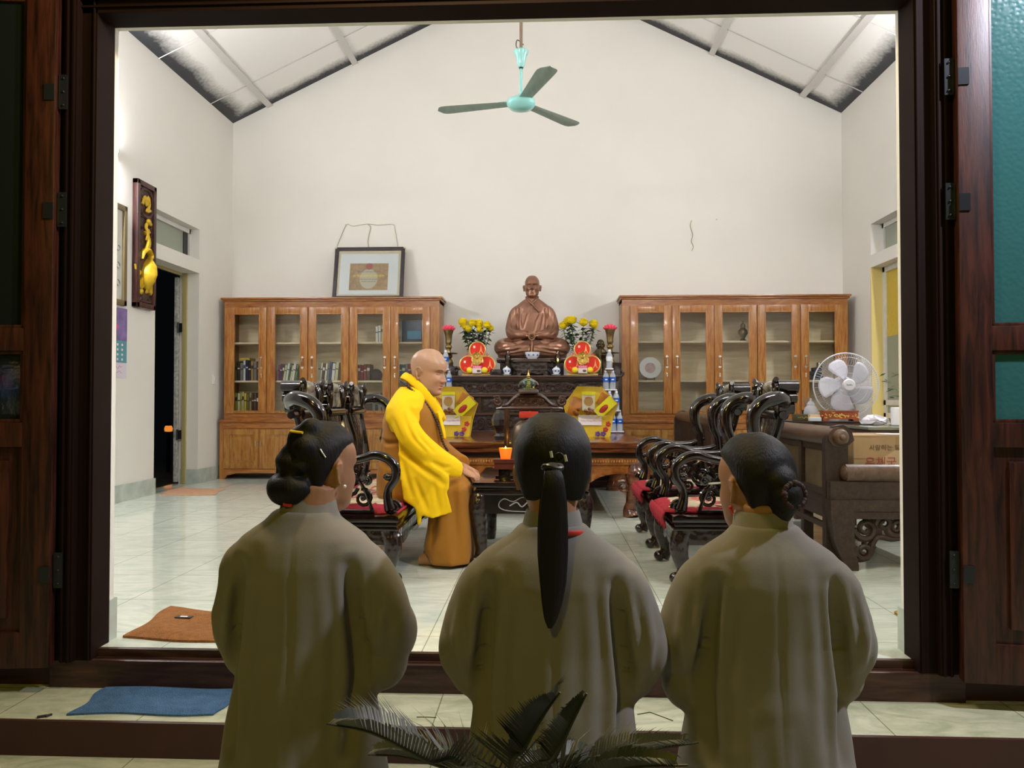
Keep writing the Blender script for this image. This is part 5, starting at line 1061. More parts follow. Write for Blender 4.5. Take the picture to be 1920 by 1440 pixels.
b=MB(); b.tube(curve([(.55,yE,.33),(.56,yE-.01,.25),(.54,yE,.15),(.51,yE-.01,.08),(.52,yE-.02,.03),(.55,yE-.04,.0)],4),lerp_list([.075,.07,.055,.042,.036,.03],21),10); b.build('front_leg',M_old,rb2)
b=MB(); up=(0,0,1)
for (x,z,r,tn,a,sg) in ((.13,.225,.06,1.5,PI,1),(.12,.10,.045,1.5,PI*.8,1),(.23,.255,.045,1.3,0,-1),(.30,.235,.05,1.5,PI,1),(.38,.22,.055,1.5,0,-1),(.46,.23,.05,1.3,PI,1),(.54,.25,.045,1.3,0,-1)):
    b.spiral((x,yE,z),r*1.1,tn,(sg,0,0),(0,0,1),.021,a,7,18); b.spiral((x+.03,yE+.01,z+.045),.035,1.2,(-sg,0,0),(0,0,1),.016,a+1,7,14)
b.tube(curve([(.05,yE,.06),(.11,yE,.055),(.16,yE,.09),(.17,yE,.14),(.20,yE,.18),(.27,yE,.17),(.33,yE,.175),(.40,yE,.16),(.5,yE,.17)],4),.016,8); b.build('scroll_apron',M_old,rb2)
rb1,L1=roll_seat('brown wooden roll arm bench farther back near the right bookcase',1.48,6.62,8.62,.755,False,.48)
# cardboard carton
M_box=mat('cardboard',(.42,.28,.14,1),.7,noise=(5,.25)); M_boxr=mat('red_print',(.35,.06,.06,1),.7); M_boxg=mat('brown_print',(.16,.10,.06,1),.7)
bx0=P(1597,830,4.72).x; t=thing('cardboard_carton','battered cardboard carton with red foreign lettering on the roll arm bench','box',(bx0+.01,4.72,.386)); W,D,H=.40,.45,.335
b=MB(); b.bb(0,W,0,D,0,H,.006)
b.build('carton_body',M_box,t)
b=MB(); b.prism([(0,0),(W,0),(W+.01,.012),(-.01,.01)],(0,-.0,H),(1,0,0),(0,0,1),(0,D/2-.005,0)); b.prism([(0,0),(W,0),(W,.006),(0,.006)],(0,D/2,H),(1,0,0),(0,0,1),(0,D/2,0)); b.build('carton_flap',M_box,t)
b=MB(); b.bb(.25,.28,-.002,0,0,H); b.bb(0,W,-.0016,0,.205,.212); b.build('crease',mat('box_crease',(.34,.22,.10,1),.7),t)
text_obj('lettering','우체국 소',.068,M_boxr,t,(.20,-.004,.18),ext=.0006); text_obj('lettering','사랑하는 당신',.038,M_boxg,t,(.2,-.004,.27),ext=.0006)
b=MB(); b.prism([(.20,.12),(.38,.18),(.42,.25),(.25,.26),(.17,.21)],(0,-.0032,0),(1,0,0),(0,0,1),(0,.002,0)); b.build('packing_tape',mat('tan_tape',(.50,.36,.20,1),.3),t)
b=MB(); b.bb(.20,.39,.02,.16,H+.013,H+.016); tag(b.build('paper_sheet',M_card,None,smooth=0,loc=(bx0+.01,4.72,.386)),'white paper lying on top of the cardboard carton','paper')
# side tables
M_stt=mat('dark_table_top',(.045,.03,.028,1),.15,coat=.3); M_stb=mat('table_side',(.11,.062,.05,1),.4,grain=((76,50,44),4,(1,6,6)))
def side_table(label,x0,x1,y0,y1,z,round_=0):
    t=thing('side_table',label,'table',((x0+x1)/2,(y0+y1)/2,0)); W=(x1-x0)/2; D=(y1-y0)/2
    b=MB(); b.bb(-W,W,-D,D,z-.012,z,.004); b.build('table_top',M_stt,t)
    b=MB(); b.bb(-W+.01,W-.01,-D+.01,D-.01,z-.085,z-.011,.004); b.bb(-W+.04,W-.04,-D+.04,D-.04,z-.16,z-.084); b.build('table_apron',M_stb,t)
    for s in (-1,1):
        for u in (-1,1):
            b=MB(); b.bb(s*(W-.03),s*(W-.09),u*(D-.03),u*(D-.09),0,z-.1,.004); b.build('leg',M_stb,t)
    return t
tx0=P(1487,785,6.15).x; tx1=P(1653,785,6.15).x
side_table('dark side table carrying the electric fan and the incense casket',tx0,tx1,6.16,6.95,.775)
t2x=P(1606,800,5.62).x
t=thing('glass_table','low table with a thick pale glass top behind the carton','table',((t2x+XR-.2)/2,5.72,0)); W=(XR-.2-t2x)/2; D=.30
b=MB(); b.bb(-W,W,-D,D,.735,.755,.005); b.build('table_top',mat('glass_top',(.20,.21,.15,1),.08,coat=.5),t)
b=MB(); b.bb(-W+.02,W-.02,-D+.02,D-.02,.69,.736,.004); b.build('table_apron',M_stb,t)
for s in (-1,1):
    for u in (-1,1):
        b=MB(); b.bb(s*(W-.05),s*(W-.11),u*(D-.05),u*(D-.11),0,.7,.004); b.build('leg',M_stb,t)
# electric fan
M_fanw=mat('fan_white',(.70,.70,.74,1),.3); M_fanb=mat('fan_blade_plastic',(.60,.60,.68,1),.3); M_wire=mat('fan_wire',(.62,.62,.66,1),.3)
EY=6.45; ec=P(1586,722,EY); t=thing('electric_fan','white electric table fan with a round wire guard on the side table','fan',(ec.x,EY,.776)); hz=ec.z-.776; R=59/F*EY
b=MB(); b.lathe([(0,0),(.12,0),(.125,.015),(.11,.035),(.04,.05),(0,.05)],(0,.06,0),28); b.build('fan_base',M_fanw,t)
b=MB(); b.cyl((0,.08,.04),(0,.08,hz-.05),.022,.018,12); b.build('fan_post',M_fanw,t)
b=MB(); b.lathe([(0,-.02),(.06,-.02),(.075,.0),(.07,.08),(.05,.12),(0,.13)],(0,.05,hz),24,(-PI/2,0,0)); b.build('motor_housing',M_fanw,t)
g=MB()
for r,y in ((R,0),(R*.86,-.045),(R*.6,-.06),(R*.36,-.062)):
    pts=[(r*math.cos(a),y,hz+r*math.sin(a)) for a in np.linspace(0,2*PI,48,endpoint=False)]; g.tube(pts,.0055 if r==R else .0016,6,closed=True)
for i in range(84):
    a=2*PI*i/84; c,s=math.cos(a),math.sin(a); g.tube([(c*.05,-.062,hz+s*.05),(c*R*.62,-.061,hz+s*R*.62),(c*R*.88,-.045,hz+s*R*.88),(c*R,-.004,hz+s*R)],.0009,4)
g.build('wire_guard',M_wire,t)
g=MB()
for i in range(60):
    a=2*PI*i/60; c,s=math.cos(a),math.sin(a); g.tube([(c*.06,.06,hz+s*.06),(c*R*.75,.05,hz+s*R*.75),(c*R,.0,hz+s*R)],.0009,4)
g.build('rear_guard',M_wire,t)
for i in range(5):
    a0=math.radians(28+72*i); b=MB()
    def bl(u,v):
        r=.045+(R*.84-.045)*u; an=a0+(v-.5)*(.84+.22*math.sin(u*PI))+.28*u; y=.0+.03*(v-.5)*2
        rr_=r*(1-.10*(abs(v-.5)*2)**3*u); return (rr_*math.cos(an),-y,hz+rr_*math.sin(an))
    b.grid(bl,8,6); o=b.build('fan_blade',M_fanb,t); s=o.modifiers.new('s','SOLIDIFY'); s.thickness=.003
b=MB(); b.lathe([(0,0),(.05,0),(.05,.012),(.042,.02),(0,.022)],(0,-.055,hz),28,(PI/2,0,0)); hb=b.build('hub_badge',M_fanw,t); text_obj('lettering','Senko',.02,M_ink,hb,(0,-.078,hz),ext=.0004)
# incense casket
M_cask=mat('casket_red',(.36,.075,.02,1),.3,coat=.3,noise=(14,.4)); zt=.776
cx=P(1577,770,6.2).x; t=thing('incense_casket','red lacquer incense casket with gold flowers before the electric fan','box',(cx,6.25,zt))
b=MB(); b.bb(-.135,.135,-.045,.045,.015,.078,.004); b.bb(-.14,.14,-.05,.05,.07,.082,.003); b.prism([(-.14,.0),(-.10,0),(-.09,.014),(.09,.014),(.10,0),(.14,0),(.14,.022),(-.14,.022)],(0,-.05,0),(1,0,0),(0,0,1),(0,.1,0)); b.build('casket_body',M_cask,t)
b=MB(); rr=random.Random(2)
for i in range(38): 
    x=rr.gauss(0,.04); b.sph((x,-.046,.045+rr.gauss(0,.012)),(.006,.003,.005),6,5)
for s in (-1,1):
    for i in range(6): b.sph((s*.12+rr.uniform(-.012,.012),-.047,.035+rr.uniform(-.015,.02)),(.005,.003,.005),6,5)
b.build('gold_flowers',mat('gold_paint',(.75,.5,.1,1),.4),t)['kind']='stuff'
# small things on the dark side table
x=P(1507,770,6.2).x; b=MB(); b.bb(-.055,.055,-.05,.05,0,.052,.004); t=thing('tea_box','dark green tea box with gold lettering at the left edge of the side table','box',(x,6.27,zt)); b.build('box_body',mat('dark_green_box',(.06,.05,.02,1),.4),t); scribble('gold_print',.08,.014,M_gold,t,(0,-.0505,.027),3)
x=P(1526,770,6.2).x; b=MB(); b.bb(-.04,.04,-.05,.05,0,.05,.003); tag(b.build('cardboard_box',mat('light_tan_box',(.55,.36,.18,1),.6),None,loc=(x,6.22,zt)),'light tan little box between the tea box and the casket','box')
x=P(1528,780,6.15).x; b=MB(); b.bb(-.042,.042,-.025,.025,0,.03,.003); tag(b.build('card_packet',mat('pale_blue_card',(.62,.68,.74,1),.5),None,loc=(x,6.15,zt)),'pale blue white packet in front of the tan little box','packet')
x=P(1524,750,6.45).x; t=thing('glass_jar','clear round glass jar behind the little boxes on the side table','jar',(x,6.5,zt)); b=MB(); b.lathe([(0,0),(.035,0),(.05,.02),(.058,.06),(.05,.1),(.03,.12),(.034,.13),(.02,.15),(.008,.16),(.01,.175),(0,.18)],(0,0,0),20); b.build('jar_body',M_wat,t)
x=P(1543,770,6.35).x; b=MB(); b.lathe([(0,0),(.024,0),(.03,.07),(.027,.07),(.022,.006),(0,.006)],(0,0,0),18); tag(b.build('glass_cup',mat('cream_cup',(.6,.58,.42,1),.3),None,loc=(x,6.38,zt)),'small cream cup left of the incense casket','cup')
x=P(1513,760,6.6).x; t=thing('incense_pot','small dark pot holding thin brown sticks on the side table','pot',(x,6.62,zt)); b=MB(); b.lathe([(0,0),(.03,0),(.035,.08),(.03,.08),(.026,.01),(0,.01)],(0,0,0),16); b.build('pot_body',M_rw,t)
for k in range(5): b=MB(); b.tube([(0,0,.02),(.02*math.cos(k*1.3),.02*math.sin(k*1.3),.17+.02*(k%3))],.003,5); b.build('stick',M_rust,t)
# crumpled plastic bag and mug, plant
x=P(1650,785,5.95).x
b=MB(); rr=random.Random(6); co=[]
b.sph((0,0,.03),(.10,.06,.038),18,12); b.v=[(vx+rr.uniform(-.012,.012),vy+rr.uniform(-.012,.012),max(0,vz+rr.uniform(-.012,.012))) for vx,vy,vz in b.v]; tag(b.build('plastic_bag',mat('white_plastic_bag',(.72,.70,.78,1),.3),None,loc=(P(1652,790,5.75).x,5.86,.756)),'crumpled white plastic bag left of the white pot','bag')
x=P(1688,780,5.62).x; t=thing('white_plant_pot','cylindrical white pot on the glass topped table','pot',(x,5.62,.756)); b=MB(); b.lathe([(0,0),(.052,0),(.062,.01),(.064,.125),(.06,.135),(.054,.13),(.05,.1),(0,.1)],(0,0,0),28); b.build('pot_body',M_por,t)
for k in range(4): scribble('print_line',.04,.006,mat('beige_print',(.55,.5,.38,1),.5),t,(-.008,-.0645,.11-.018*k),k,r=.0008)
t=thing('bonsai_plant','small leafy bonsai behind the white pot at the right jamb','plant',(P(1697,740,6.75).x,6.75,0))
b=MB(); b.lathe([(0,.0),(.2,.0),(.2,.68),(.12,.7),(0,.7)],(0,0,0),20); b.build('plant_stand',M_stb,t)
b=MB(); b.lathe([(0,.7),(.10,.7),(.13,.78),(.12,.78),(0,.76)],(0,0,0),20); b.build('planter',M_rw,t)
b=MB(); b.tube(curve([(0,0,.76),(-.01,0,.84),(.03,0,.9),(0,0,.98),(-.03,0,1.08)],4),.02,8); b.sph((-.01,-.02,.87),(.035,.03,.03),8,6); b.build('trunk',M_rw,t)
b=MB(); rr=random.Random(12)
for k in range(60):
    a=rr.uniform(0,2*PI); q=Vector((rr.gauss(-.02,.07),rr.gauss(0,.06),rr.uniform(.95,1.18))); L=rr.uniform(.05,.08); d=Vector((math.cos(a),math.sin(a),rr.uniform(-.6,.2))); s=Vector((-d.y,d.x,.3)).normalized()*L*.22
    b.add([q,q+d*L*.5+s,q+d*L,q+d*L*.5-s],[(0,1,2,3)])
b.build('leaves',mat('bonsai_leaf',(.05,.13,.03,1),.4,noise=(15,.4)),t)
# ================================================================ mats
M_terry=mat('orange_terry',(.36,.14,.03,1),.95,bump=('noise',220,1.0),noise=(40,.35)); M_blueT=mat('blue_terry',(.085,.20,.38,1),.95,bump=('noise',220,1.0),noise=(25,.3))
def cloth_mat(name,label,corners,z,m,thick,seed,wav=.006,edge=None):
    rr=random.Random(seed); c=[Vector((x,y,0)) for x,y in corners]; ph=[rr.uniform(0,6) for _ in range(6)]
    def pt(u,v):
        p=c[0]*(1-u)*(1-v)+c[1]*u*(1-v)+c[2]*u*v+c[3]*(1-u)*v; e=min(u,1-u,v,1-v)
        h=wav*(1+math.sin(5*u+ph[0]+3*v)*.6+math.sin(9*v+ph[1]+4*u)*.4)*min(1,e*6)
        p=p+Vector((.01*math.sin(8*v+ph[2]),.01*math.sin(7*u+ph[3]),0)); return p,h
    n=28; b=MB(); o=c[0].copy(); top=[];bot=[]
    for i in range(n+1):
        for j in range(n+1):
            p,h=pt(i/n,j/n); top.append((p.x,p.y,thick+h)); bot.append((p.x,p.y,.0006))
    w=n+1; N=w*w; f=[(i*w+j,(i+1)*w+j,(i+1)*w+j+1,i*w+j+1) for i in range(n) for j in range(n)]; f2=[tuple(N+k for k in reversed(q)) for q in f]; s=[]
    for k in range(n):
        for a,b_ in ((k,k+1),(n*w+k+1,n*w+k)): s.append((a,b_,N+b_,N+a))
        for a,b_ in (((k+1)*w,k*w),(k*w+n,(k+1)*w+n)): s.append((a,b_,N+b_,N+a))
    b.add(top+bot,f+f2+s); ob=b.build(name,m,None,loc=(0,0,z)); return ob
q=lambda *l:[(G(x,y,0).x,G(x,y,0).y) for x,y in l]
t=thing('floor_mat','orange terry floor mat lying inside the doorway at the left','mat',(0,0,0))
m1=cloth_mat('mat_cloth','',q((232,1198),(470,1209),(500,1160),(318,1141)),0,M_terry,.010,1,.010); m1.parent=t; p=G(345,1164); b=MB(); b.bb(-.036,.036,-.014,.014,.013,.0185); lb=b.build('woven_badge',mat('dark_badge',(.04,.03,.025,1),.7),t,loc=(p.x,p.y,0)); lb.rotation_euler=(0,0,-.1)
b=MB(); b.bb(-.016,.016,-.006,.006,.0185,.0192); b.build('badge_mark',M_card,lb)
o=cloth_mat('floor_mat','',q((296,929),(400,929),(420,918),(330,915)),0,mat('salmon_mat',(.50,.28,.16,1),.9,noise=(20,.2)),.006,2,.002); tag(o,'pale salmon floor mat before the left side doorway','mat')
o=cloth_mat('floor_mat','',q((1676,1153),(1720,1172),(1740,1155),(1690,1143)),0,mat('mustard_mat',(.33,.19,.03,1),.95,bump=('noise',150,1.0)),.010,3,.002); tag(o,'mustard brown floor mat corner at the right door jamb','mat')
zq=-.133; q2=[(G(x,y,zq).x,G(x,y,zq).y) for x,y in ((132,1341),(405,1342),(450,1294),(200,1290))]
o=cloth_mat('towel','',q2,zq,M_blueT,.007,5,.005); tag(o,'blue terry towel spread on the tiled step at the left','towel')
b=MB(); b.box((0,0,.003),(.03,.012,.006),(0,0,.5)); b.box((.018,.008,.004),(.02,.008,.005),(0,0,1.1)); p=G(79,1345,zq); tag(b.build('dead_leaf',mat('dark_leaf_scrap',(.03,.025,.02,1),.7),None,loc=(p.x,p.y,zq)),'dark leaf scrap on the step beside the blue towel','leaf')
M_crack=mat('crack',(.06,.05,.03,1),.9)
for l,lab in (([(1195,1340),(1219,1336),(1238,1343),(1262,1352)],'dark crack in the step tile between the two right women'),([(781,1345),(800,1345),(818,1346)],'short dark crack in the step tile right of the left woman')):
    b=MB(); b.tube([tuple(G(x,y,zq+.0005)) for x,y in l],.0025,5,(1,.3)); o=b.build('trim_15',M_crack,None); tag(o,lab,kind='structure')
# ================================================================ people
def sm(xs,ys,x):
    """smooth interpolation (monotone-ish cubic)"""
    xs=np.array(xs,float); ys=np.array(ys,float); m=np.gradient(ys,xs); i=np.clip(np.searchsorted(xs,x)-1,0,len(xs)-2); h=xs[i+1]-xs[i]; t=np.clip((x-xs[i])/h,0,1)
    return float((2*t**3-3*t**2+1)*ys[i]+(t**3-2*t**2+t)*h*m[i]+(-2*t**3+3*t**2)*ys[i+1]+(t**3-t**2)*h*m[i+1])
HZ=[-.06,.0,.04,.12,.20,.27,.33,.42,.50,.57,.66,.76,.86,.93,.98,1.0]
HFm=[.13,.30,.355,.365,.365,.37,.37,.355,.345,.372,.368,.335,.255,.175,.085,.0]
HB=[-.23,-.235,-.245,-.26,-.285,-.32,-.355,-.395,-.43,-.45,-.455,-.43,-.355,-.26,-.14,-.03]
HW=[.215,.20,.205,.25,.275,.29,.30,.312,.318,.322,.325,.31,.262,.20,.11,.0]
def face_disp(x,z,fat,nose,sunk):
    ax=abs(x); d=0
    g=lambda x0,z0,sx,sz:math.exp(-((ax-x0)/sx)**2-((z-z0)/sz)**2)
    pr=np.interp(z,[.315,.335,.37,.44,.52,.57],[0,.085,.122,.078,.036,0]); sg=np.interp(z,[.32,.37,.55],[.054,.046,.030]); d+=nose*pr*math.exp(-(x/sg)**2)
    d+=nose*.032*g(.055,.345,.026,.025)
    d-=.046*g(.125,.512,.075,.04)+.018*g(.05,.52,.03,.04)
    d+=.034*g(.13,.497,.055,.020)-.014*g(.13,.476,.055,.008)-.010*g(.13,.528,.06,.008)
    d+=.018*g(.12,.58,.09,.022)
    d+=.034*g(.0,.255,.06,.019)+.036*g(.0,.195,.052,.02)-.026*g(0,.225,.066,.009)-.016*g(0,.145,.08,.02)+.025*g(0,.07,.07,.05)
    d+=(.02+fat*.5)*g(.19,.37,.085,.09)-sunk*.03*g(.2,.26,.06,.08)
    d-=.012*g(.105,.30,.02,.045)
    return d-.008*g(0,.3,.018,.025)
def face_pt(M,H,x,z,fat,nose,amp,lift=.004):
    f=sm(HZ,HFm,z); bk=sm(HZ,HB,z); w=sm(HZ,HW,z)+fat*math.exp(-((z-.15)/.2)**2); s=(abs(x)/w)**(1/.88); c=math.sqrt(max(0,1-s*s)); y=(f+bk)/2+(f-bk)/2*c**.88+face_disp(x,z,fat,nose,0)*min(1,c*2.2)*amp+lift
    return M@Vector((x*H,-y*H,z*H))
def head_loft(b,M,H,fat=0.0,nose=1.0,sunk=0,amp=1.25,n=84,nz=74,neck=.12):
    """head with face looking along local -y, chin at z=0, crown at z=H"""
    rings=[]
    zs=[-.42,-.3,-.2,-.12]+list(np.linspace(-.06,.985,nz))+[.997]
    for z in zs:
        if z<-.06: f,bk,w=(.10,-.245,.205+fat*.3)
        else: f=sm(HZ,HFm,z); bk=sm(HZ,HB,z); w=max(.004,sm(HZ,HW,z)+fat*math.exp(-((z-.15)/.2)**2))
        cy=(f+bk)/2; ry=max((f-bk)/2,.004); ring=[]
        for j in range(n):
            a=2*PI*j/n; s,c=math.sin(a),math.cos(a); e=.88
            x=w*math.copysign(abs(s)**e,s); y=cy+ry*math.copysign(abs(c)**e,c)   # +y here = face direction
            if c>0 and -.02<z<.8: y+=face_disp(x,z,fat,nose,sunk)*min(1,c*2.2)*amp
            ring.append((x*H,-y*H,z*H))
        rings.append(ring)
    o=b.M; b.M=M; b.loft(rings)
    for s in (-1,1):   # ears
        ew=.318+.012+fat*.3
        pts=[(s*ew,.05,.33),(s*(ew+.03),.035,.30),(s*(ew+.045),.06,.34),(s*(ew+.06),.10,.42),(s*(ew+.07),.12,.50),(s*(ew+.055),.08,.555),(s*(ew+.03),.03,.54),(s*(ew+.0),.015,.47)]
        b.tube(curve([Vector(p)*H for p in pts],4),[.022*H]*29,8)
        b.sph((s*(ew+.012)*H,.07*H,.44*H),(.022*H,.055*H,.10*H),12,8,(0,s*.35,0)); b.sph((s*(ew+.03)*H,.045*H,.315*H),(.024*H,.03*H,.04*H),10,8)
    b.M=o
def hair_cap(b,M,H,off=.03,front=None,zlow=.10,vol=1.0,n=64):
    fz=front or ([.08,.2,.3,.40,.5,.6,.7,.8,.88,1.0],[-.24,-.2,-.14,-.07,.02,.10,.2,.32,.36,.1])
    rings=[]
    for z in list(np.linspace(zlow,1.0,40)):
        f=min(sm(HZ,HFm,min(z,.985))+off,np.interp(z,*fz)); bk=sm(HZ,HB,min(z,.985))-off*1.2*vol; w=sm(HZ,HW,min(z,.985))+off*float(np.clip((z-.12)/.38,.0,1))
        f=max(f,bk+.03); cy=(f+bk)/2; ry=(f-bk)/2; zz=z+off*1.3*max(0,(z-.6)/.4)
        rings.append([(max(w,.03)*math.sin(2*PI*j/n)*H,-(cy+max(ry,.03)*math.cos(2*PI*j/n))*H,zz*H) for j in range(n)])
    o=b.M; b.M=M; b.loft(rings); b.M=o
def hand(b,M,side=1,curl=.5,spread=.1,S=1.0):
    """local: wrist at origin, fingers along +x, thumb towards side*y, palm facing -z"""
    o=b.M; b.M=M@Matrix.Scale(S,4)
    b.loft([[(x,cy+ry*math.cos(2*PI*j/16),rz*math.sin(2*PI*j/16)-.001) for j in range(16)] for x,cy,ry,rz in ((-.03,0,.024,.019),(0,0,.026,.018),(.03,side*.003,.036,.017),(.06,0,.041,.015),(.085,0,.040,.013),(.093,0,.034,.009))])
    for k,(y,L,r) in enumerate(((.031,.072,.0088),(.011,.080,.0092),(-.010,.075,.0088),(-.029,.058,.0078))):
        p=Vector((.08,side*y,0)); an=(.25+.08*k)*curl; pts=[p-Vector((.012,0,0)),p]; dy=side*(y*spread*6)*.05
        for f,seg in enumerate((.45,.32,.27)):
            an+=curl*(.55 if f else .25); d=Vector((math.cos(an),dy,-math.sin(an))); p=p+d*L*seg; pts.append(p)
        b.tube(pts,[r*1.05,r*1.05,r*1.0,r*.92,r*.62],10); b.sph(pts[-1],r*.66,8,6)
    p0=Vector((.015,side*.026,-.004)); pts=[p0,p0+Vector((.026,side*.022,-.008)),p0+Vector((.050,side*.030,-.017-.012*curl)),p0+Vector((.068,side*.028,-.025-.022*curl))]
    b.tube(pts,[.015,.012,.0102,.007],10); b.sph(pts[-1],.0072,8,6)
    b.M=o
def frame(o,x,z):
    """matrix with local x axis along x, local z near z"""
    x=Vector(x).normalized(); z=Vector(z); z=(z-x*z.dot(x)).normalized(); y=z.cross(x); m=Matrix((x,y,z)).transposed().to_4x4(); m.translation=Vector(o); return m
def ell(cx,cy,z,rx,ry,n=48,p=2.0,fold=0,k=9,ph=0):
    out=[]
    for j in range(n):
        a=2*PI*j/n; c,s=math.cos(a),math.sin(a); e=2/p; m=1+fold*math.sin(k*a+ph)
        out.append((cx+rx*m*math.copysign(abs(c)**e,c),cy+ry*m*math.copysign(abs(s)**e,s),z))
    return out
def facemat(co,fs,fn):
    c=np.array([co[list(f)].mean(0) for f in fs]); return fn(c)
M_skin=mat('skin',(.42,.225,.13,1),.45,spec=.35,sss=.12,noise=(16,.08)); M_skinW=mat('skin_tan',(.34,.17,.09,1),.5,spec=.3,sss=.1,noise=(16,.1)); M_lip=mat('lips',(.36,.13,.09,1),.4); M_brow=mat('brow_hair',(.09,.055,.04,1),.7); M_lash=mat('eyelid_line',(.03,.018,.014,1),.6); M_scalp=mat('shaved_scalp',(.41,.24,.15,1),.4,noise=(120,.12))
M_hair=mat('black_hair',(.0055,.005,.005,1),.58,spec=.3,bump=('noise',260,.2,(1,1,.10)))
def skin_slots(co,fs,inv,H,shaved=False):
    c=np.array([co[list(f)].mean(0) for f in fs]); q=np.c_[c,np.ones(len(c))]@np.array(inv).T; x,y,z=q[:,0]/H,-q[:,1]/H,q[:,2]/H
    m=np.zeros(len(c),int)
    lip=(np.abs(x)<.062)&(y>.3)&(((np.abs(z-.255)<.020*(1-(x/.075)**2)))|((np.abs(z-.195)<.022*(1-(x/.075)**2)))); m[lip]=1
    brow=(y>.24)&(np.abs(np.abs(x)-.135)<.085)&(np.abs(z-(.575+.02*np.cos((np.abs(x)-.12)*14)-.012))<.010); m[brow]=2
    lash=(y>.22)&(np.abs(np.abs(x)-.13)<.058)&(np.abs(z-.483)<.008); m[lash]=3
    if shaved: m[(z>.60-.38*np.clip(.16-y,0,.4))&(m==0)&(z>.30)&((y<.30)|(z>.74))]=4
    return m
# ---------------------------------------------------------------- monk, seated facing +x
MX,MY=-.86,4.47
monk=thing('person','seated bald monk in bright yellow outer robe over ochre, looking down at his hands','person',(0,MY,0))
Hm=.262
Mh=Matrix.Translation((-.712,0,.985))@Matrix.Rotation(PI/2-math.radians(20),4,'Z')@Matrix.Rotation(math.radians(13),4,'X')@Matrix.Translation((0,.0,0))
b=MB(); head_loft(b,Mh,Hm,fat=.045,nose=.86,amp=1.25)
# neck, trunk, limbs under the robe
b.tube([(-.745,0,1.03),(-.775,0,.96),(-.79,0,.88)],[.066,.072,.09],18)
b.loft([ell(-.80,0,z,rx,ry,24) for z,rx,ry in ((.42,.13,.17),(.55,.13,.16),(.7,.13,.16),(.85,.11,.18),(.93,.07,.12))])
for s in (-1,1):
    b.tube([(-.79,s*.16,.88),(-.72,s*(.22 if s<0 else .25),.69 if s<0 else .63),(-.53,s*.075,.55),(-.485,s*.05,.54)],[.045,.04,.03,.026],12)
    b.tube([(-.78,s*.09,.46),(-.535,s*.10,.44),(-.57,s*.09,.25),(-.66,s*.085,.06)],[.075,.055,.045,.035],12)
    # foot flat on the floor with toes
    fx=-.70; b.loft([[(fx+x,s*.085+ry*math.cos(2*PI*j/16),max(.004,cz+rz*math.sin(2*PI*j/16))) for j in range(16)] for x,ry,cz,rz in ((-.03,.025,.03,.024),(.0,.032,.035,.032),(.06,.036,.035,.032),(.12,.043,.025,.022),(.16,.044,.018,.015),(.175,.036,.014,.010))])
    for k in range(5): b.tube([(fx+.155,s*(.085)+(-.034+.017*k),.013),(fx+.188-.005*abs(k-(1 if s>0 else 3)),s*.085+(-.036+.018*k),.011)],[.0095,.008],8)
hand(b,frame((-.50,-.055,.540),(1,.35,-.42),(.3,-.25,1)),side=1,curl=.75)
hand(b,frame((-.485,.055,.552),(1,-.55,-.38),(.3,.2,1)),side=-1,curl=.9)
co,fs=remesh(b,.0033,2,.35)
ms=skin_slots(co,fs,Mh.inverted(),Hm,True); ms[(ms==2)|(ms==3)]=0
raw('body',co,fs,[M_skin,M_lip,M_brow,M_lash,M_scalp],monk,mi=list(ms))
for sg_ in (-1,1):
    fp_=lambda x,z,l: face_pt(Mh,Hm,sg_*x,z,.045,.86,1.25,l)
    b=MB(); b.tube([fp_(x,z,.003) for x,z in ((.065,.578),(.10,.590),(.14,.594),(.18,.588),(.215,.574))],[.0012,.0026,.0028,.0022,.0008],6,(1,.8)); b.build('eyebrow',M_brow,monk)
    b=MB(); b.tube([fp_(x,z,.006) for x,z in ((.075,.487),(.10,.480),(.13,.477),(.16,.480),(.19,.490))],[.0006,.0013,.0016,.0014,.0006],6); b.build('eyelash_line',M_lash,monk)
b=MB(); b.tube([face_pt(Mh,Hm,x,z,.045,.86,1.25,.004) for x,z in ((-.07,.217),(-.035,.224),(0,.226),(.035,.224),(.07,.217))],[.0005,.0011,.0013,.0011,.0005],6); b.build('mouth_line',mat('mouth_shadow',(.10,.03,.02,1),.6),monk)

M_och=mat('ochre_robe',(.32,.135,.015,1),.8,spec=.2,sheen=.1,noise=(5,.12),bump=('noise',900,.08)); M_yrb=mat('yellow_robe',(.84,.53,.006,1),.75,spec=.2,noise=(4,.06),bump=('noise',900,.06))
b=MB()
b.loft([ell(cx,0,z,rx,ry,56,2.3) for z,cx,rx,ry in ((.372,-.80,.17,.22),(.41,-.80,.185,.235),(.50,-.795,.19,.235),(.60,-.78,.195,.215),(.70,-.775,.19,.205),(.80,-.78,.175,.21),(.88,-.785,.15,.222),(.94,-.79,.115,.20),(.985,-.788,.085,.125),(1.02,-.79,.07,.085))])
b.loft([ell(-.66,0,z,rx,ry,40,2.6) for z,rx,ry in ((.36,.19,.19),(.42,.21,.21),(.50,.205,.205),(.545,.17,.17),(.555,.08,.1))])
b.loft([ell(cx,0,z,rx,ry,56,2.6,.025,8,z*9) for z,cx,rx,ry in ((.50,-.53,.075,.15),(.44,-.545,.12,.185),(.34,-.555,.122,.19),(.2,-.56,.13,.195),(.10,-.565,.142,.205),(.03,-.555,.128,.21),(.018,-.55,.12,.205))])
b.tube(curve([(-.79,.17,.89),(-.74,.255,.77),(-.68,.27,.64),(-.58,.16,.58),(-.50,.075,.565)],5),lerp_list([.085,.085,.08,.07,.052],21),16,(1.15,1))
co,fs=remesh(b,.0085,5,.5)
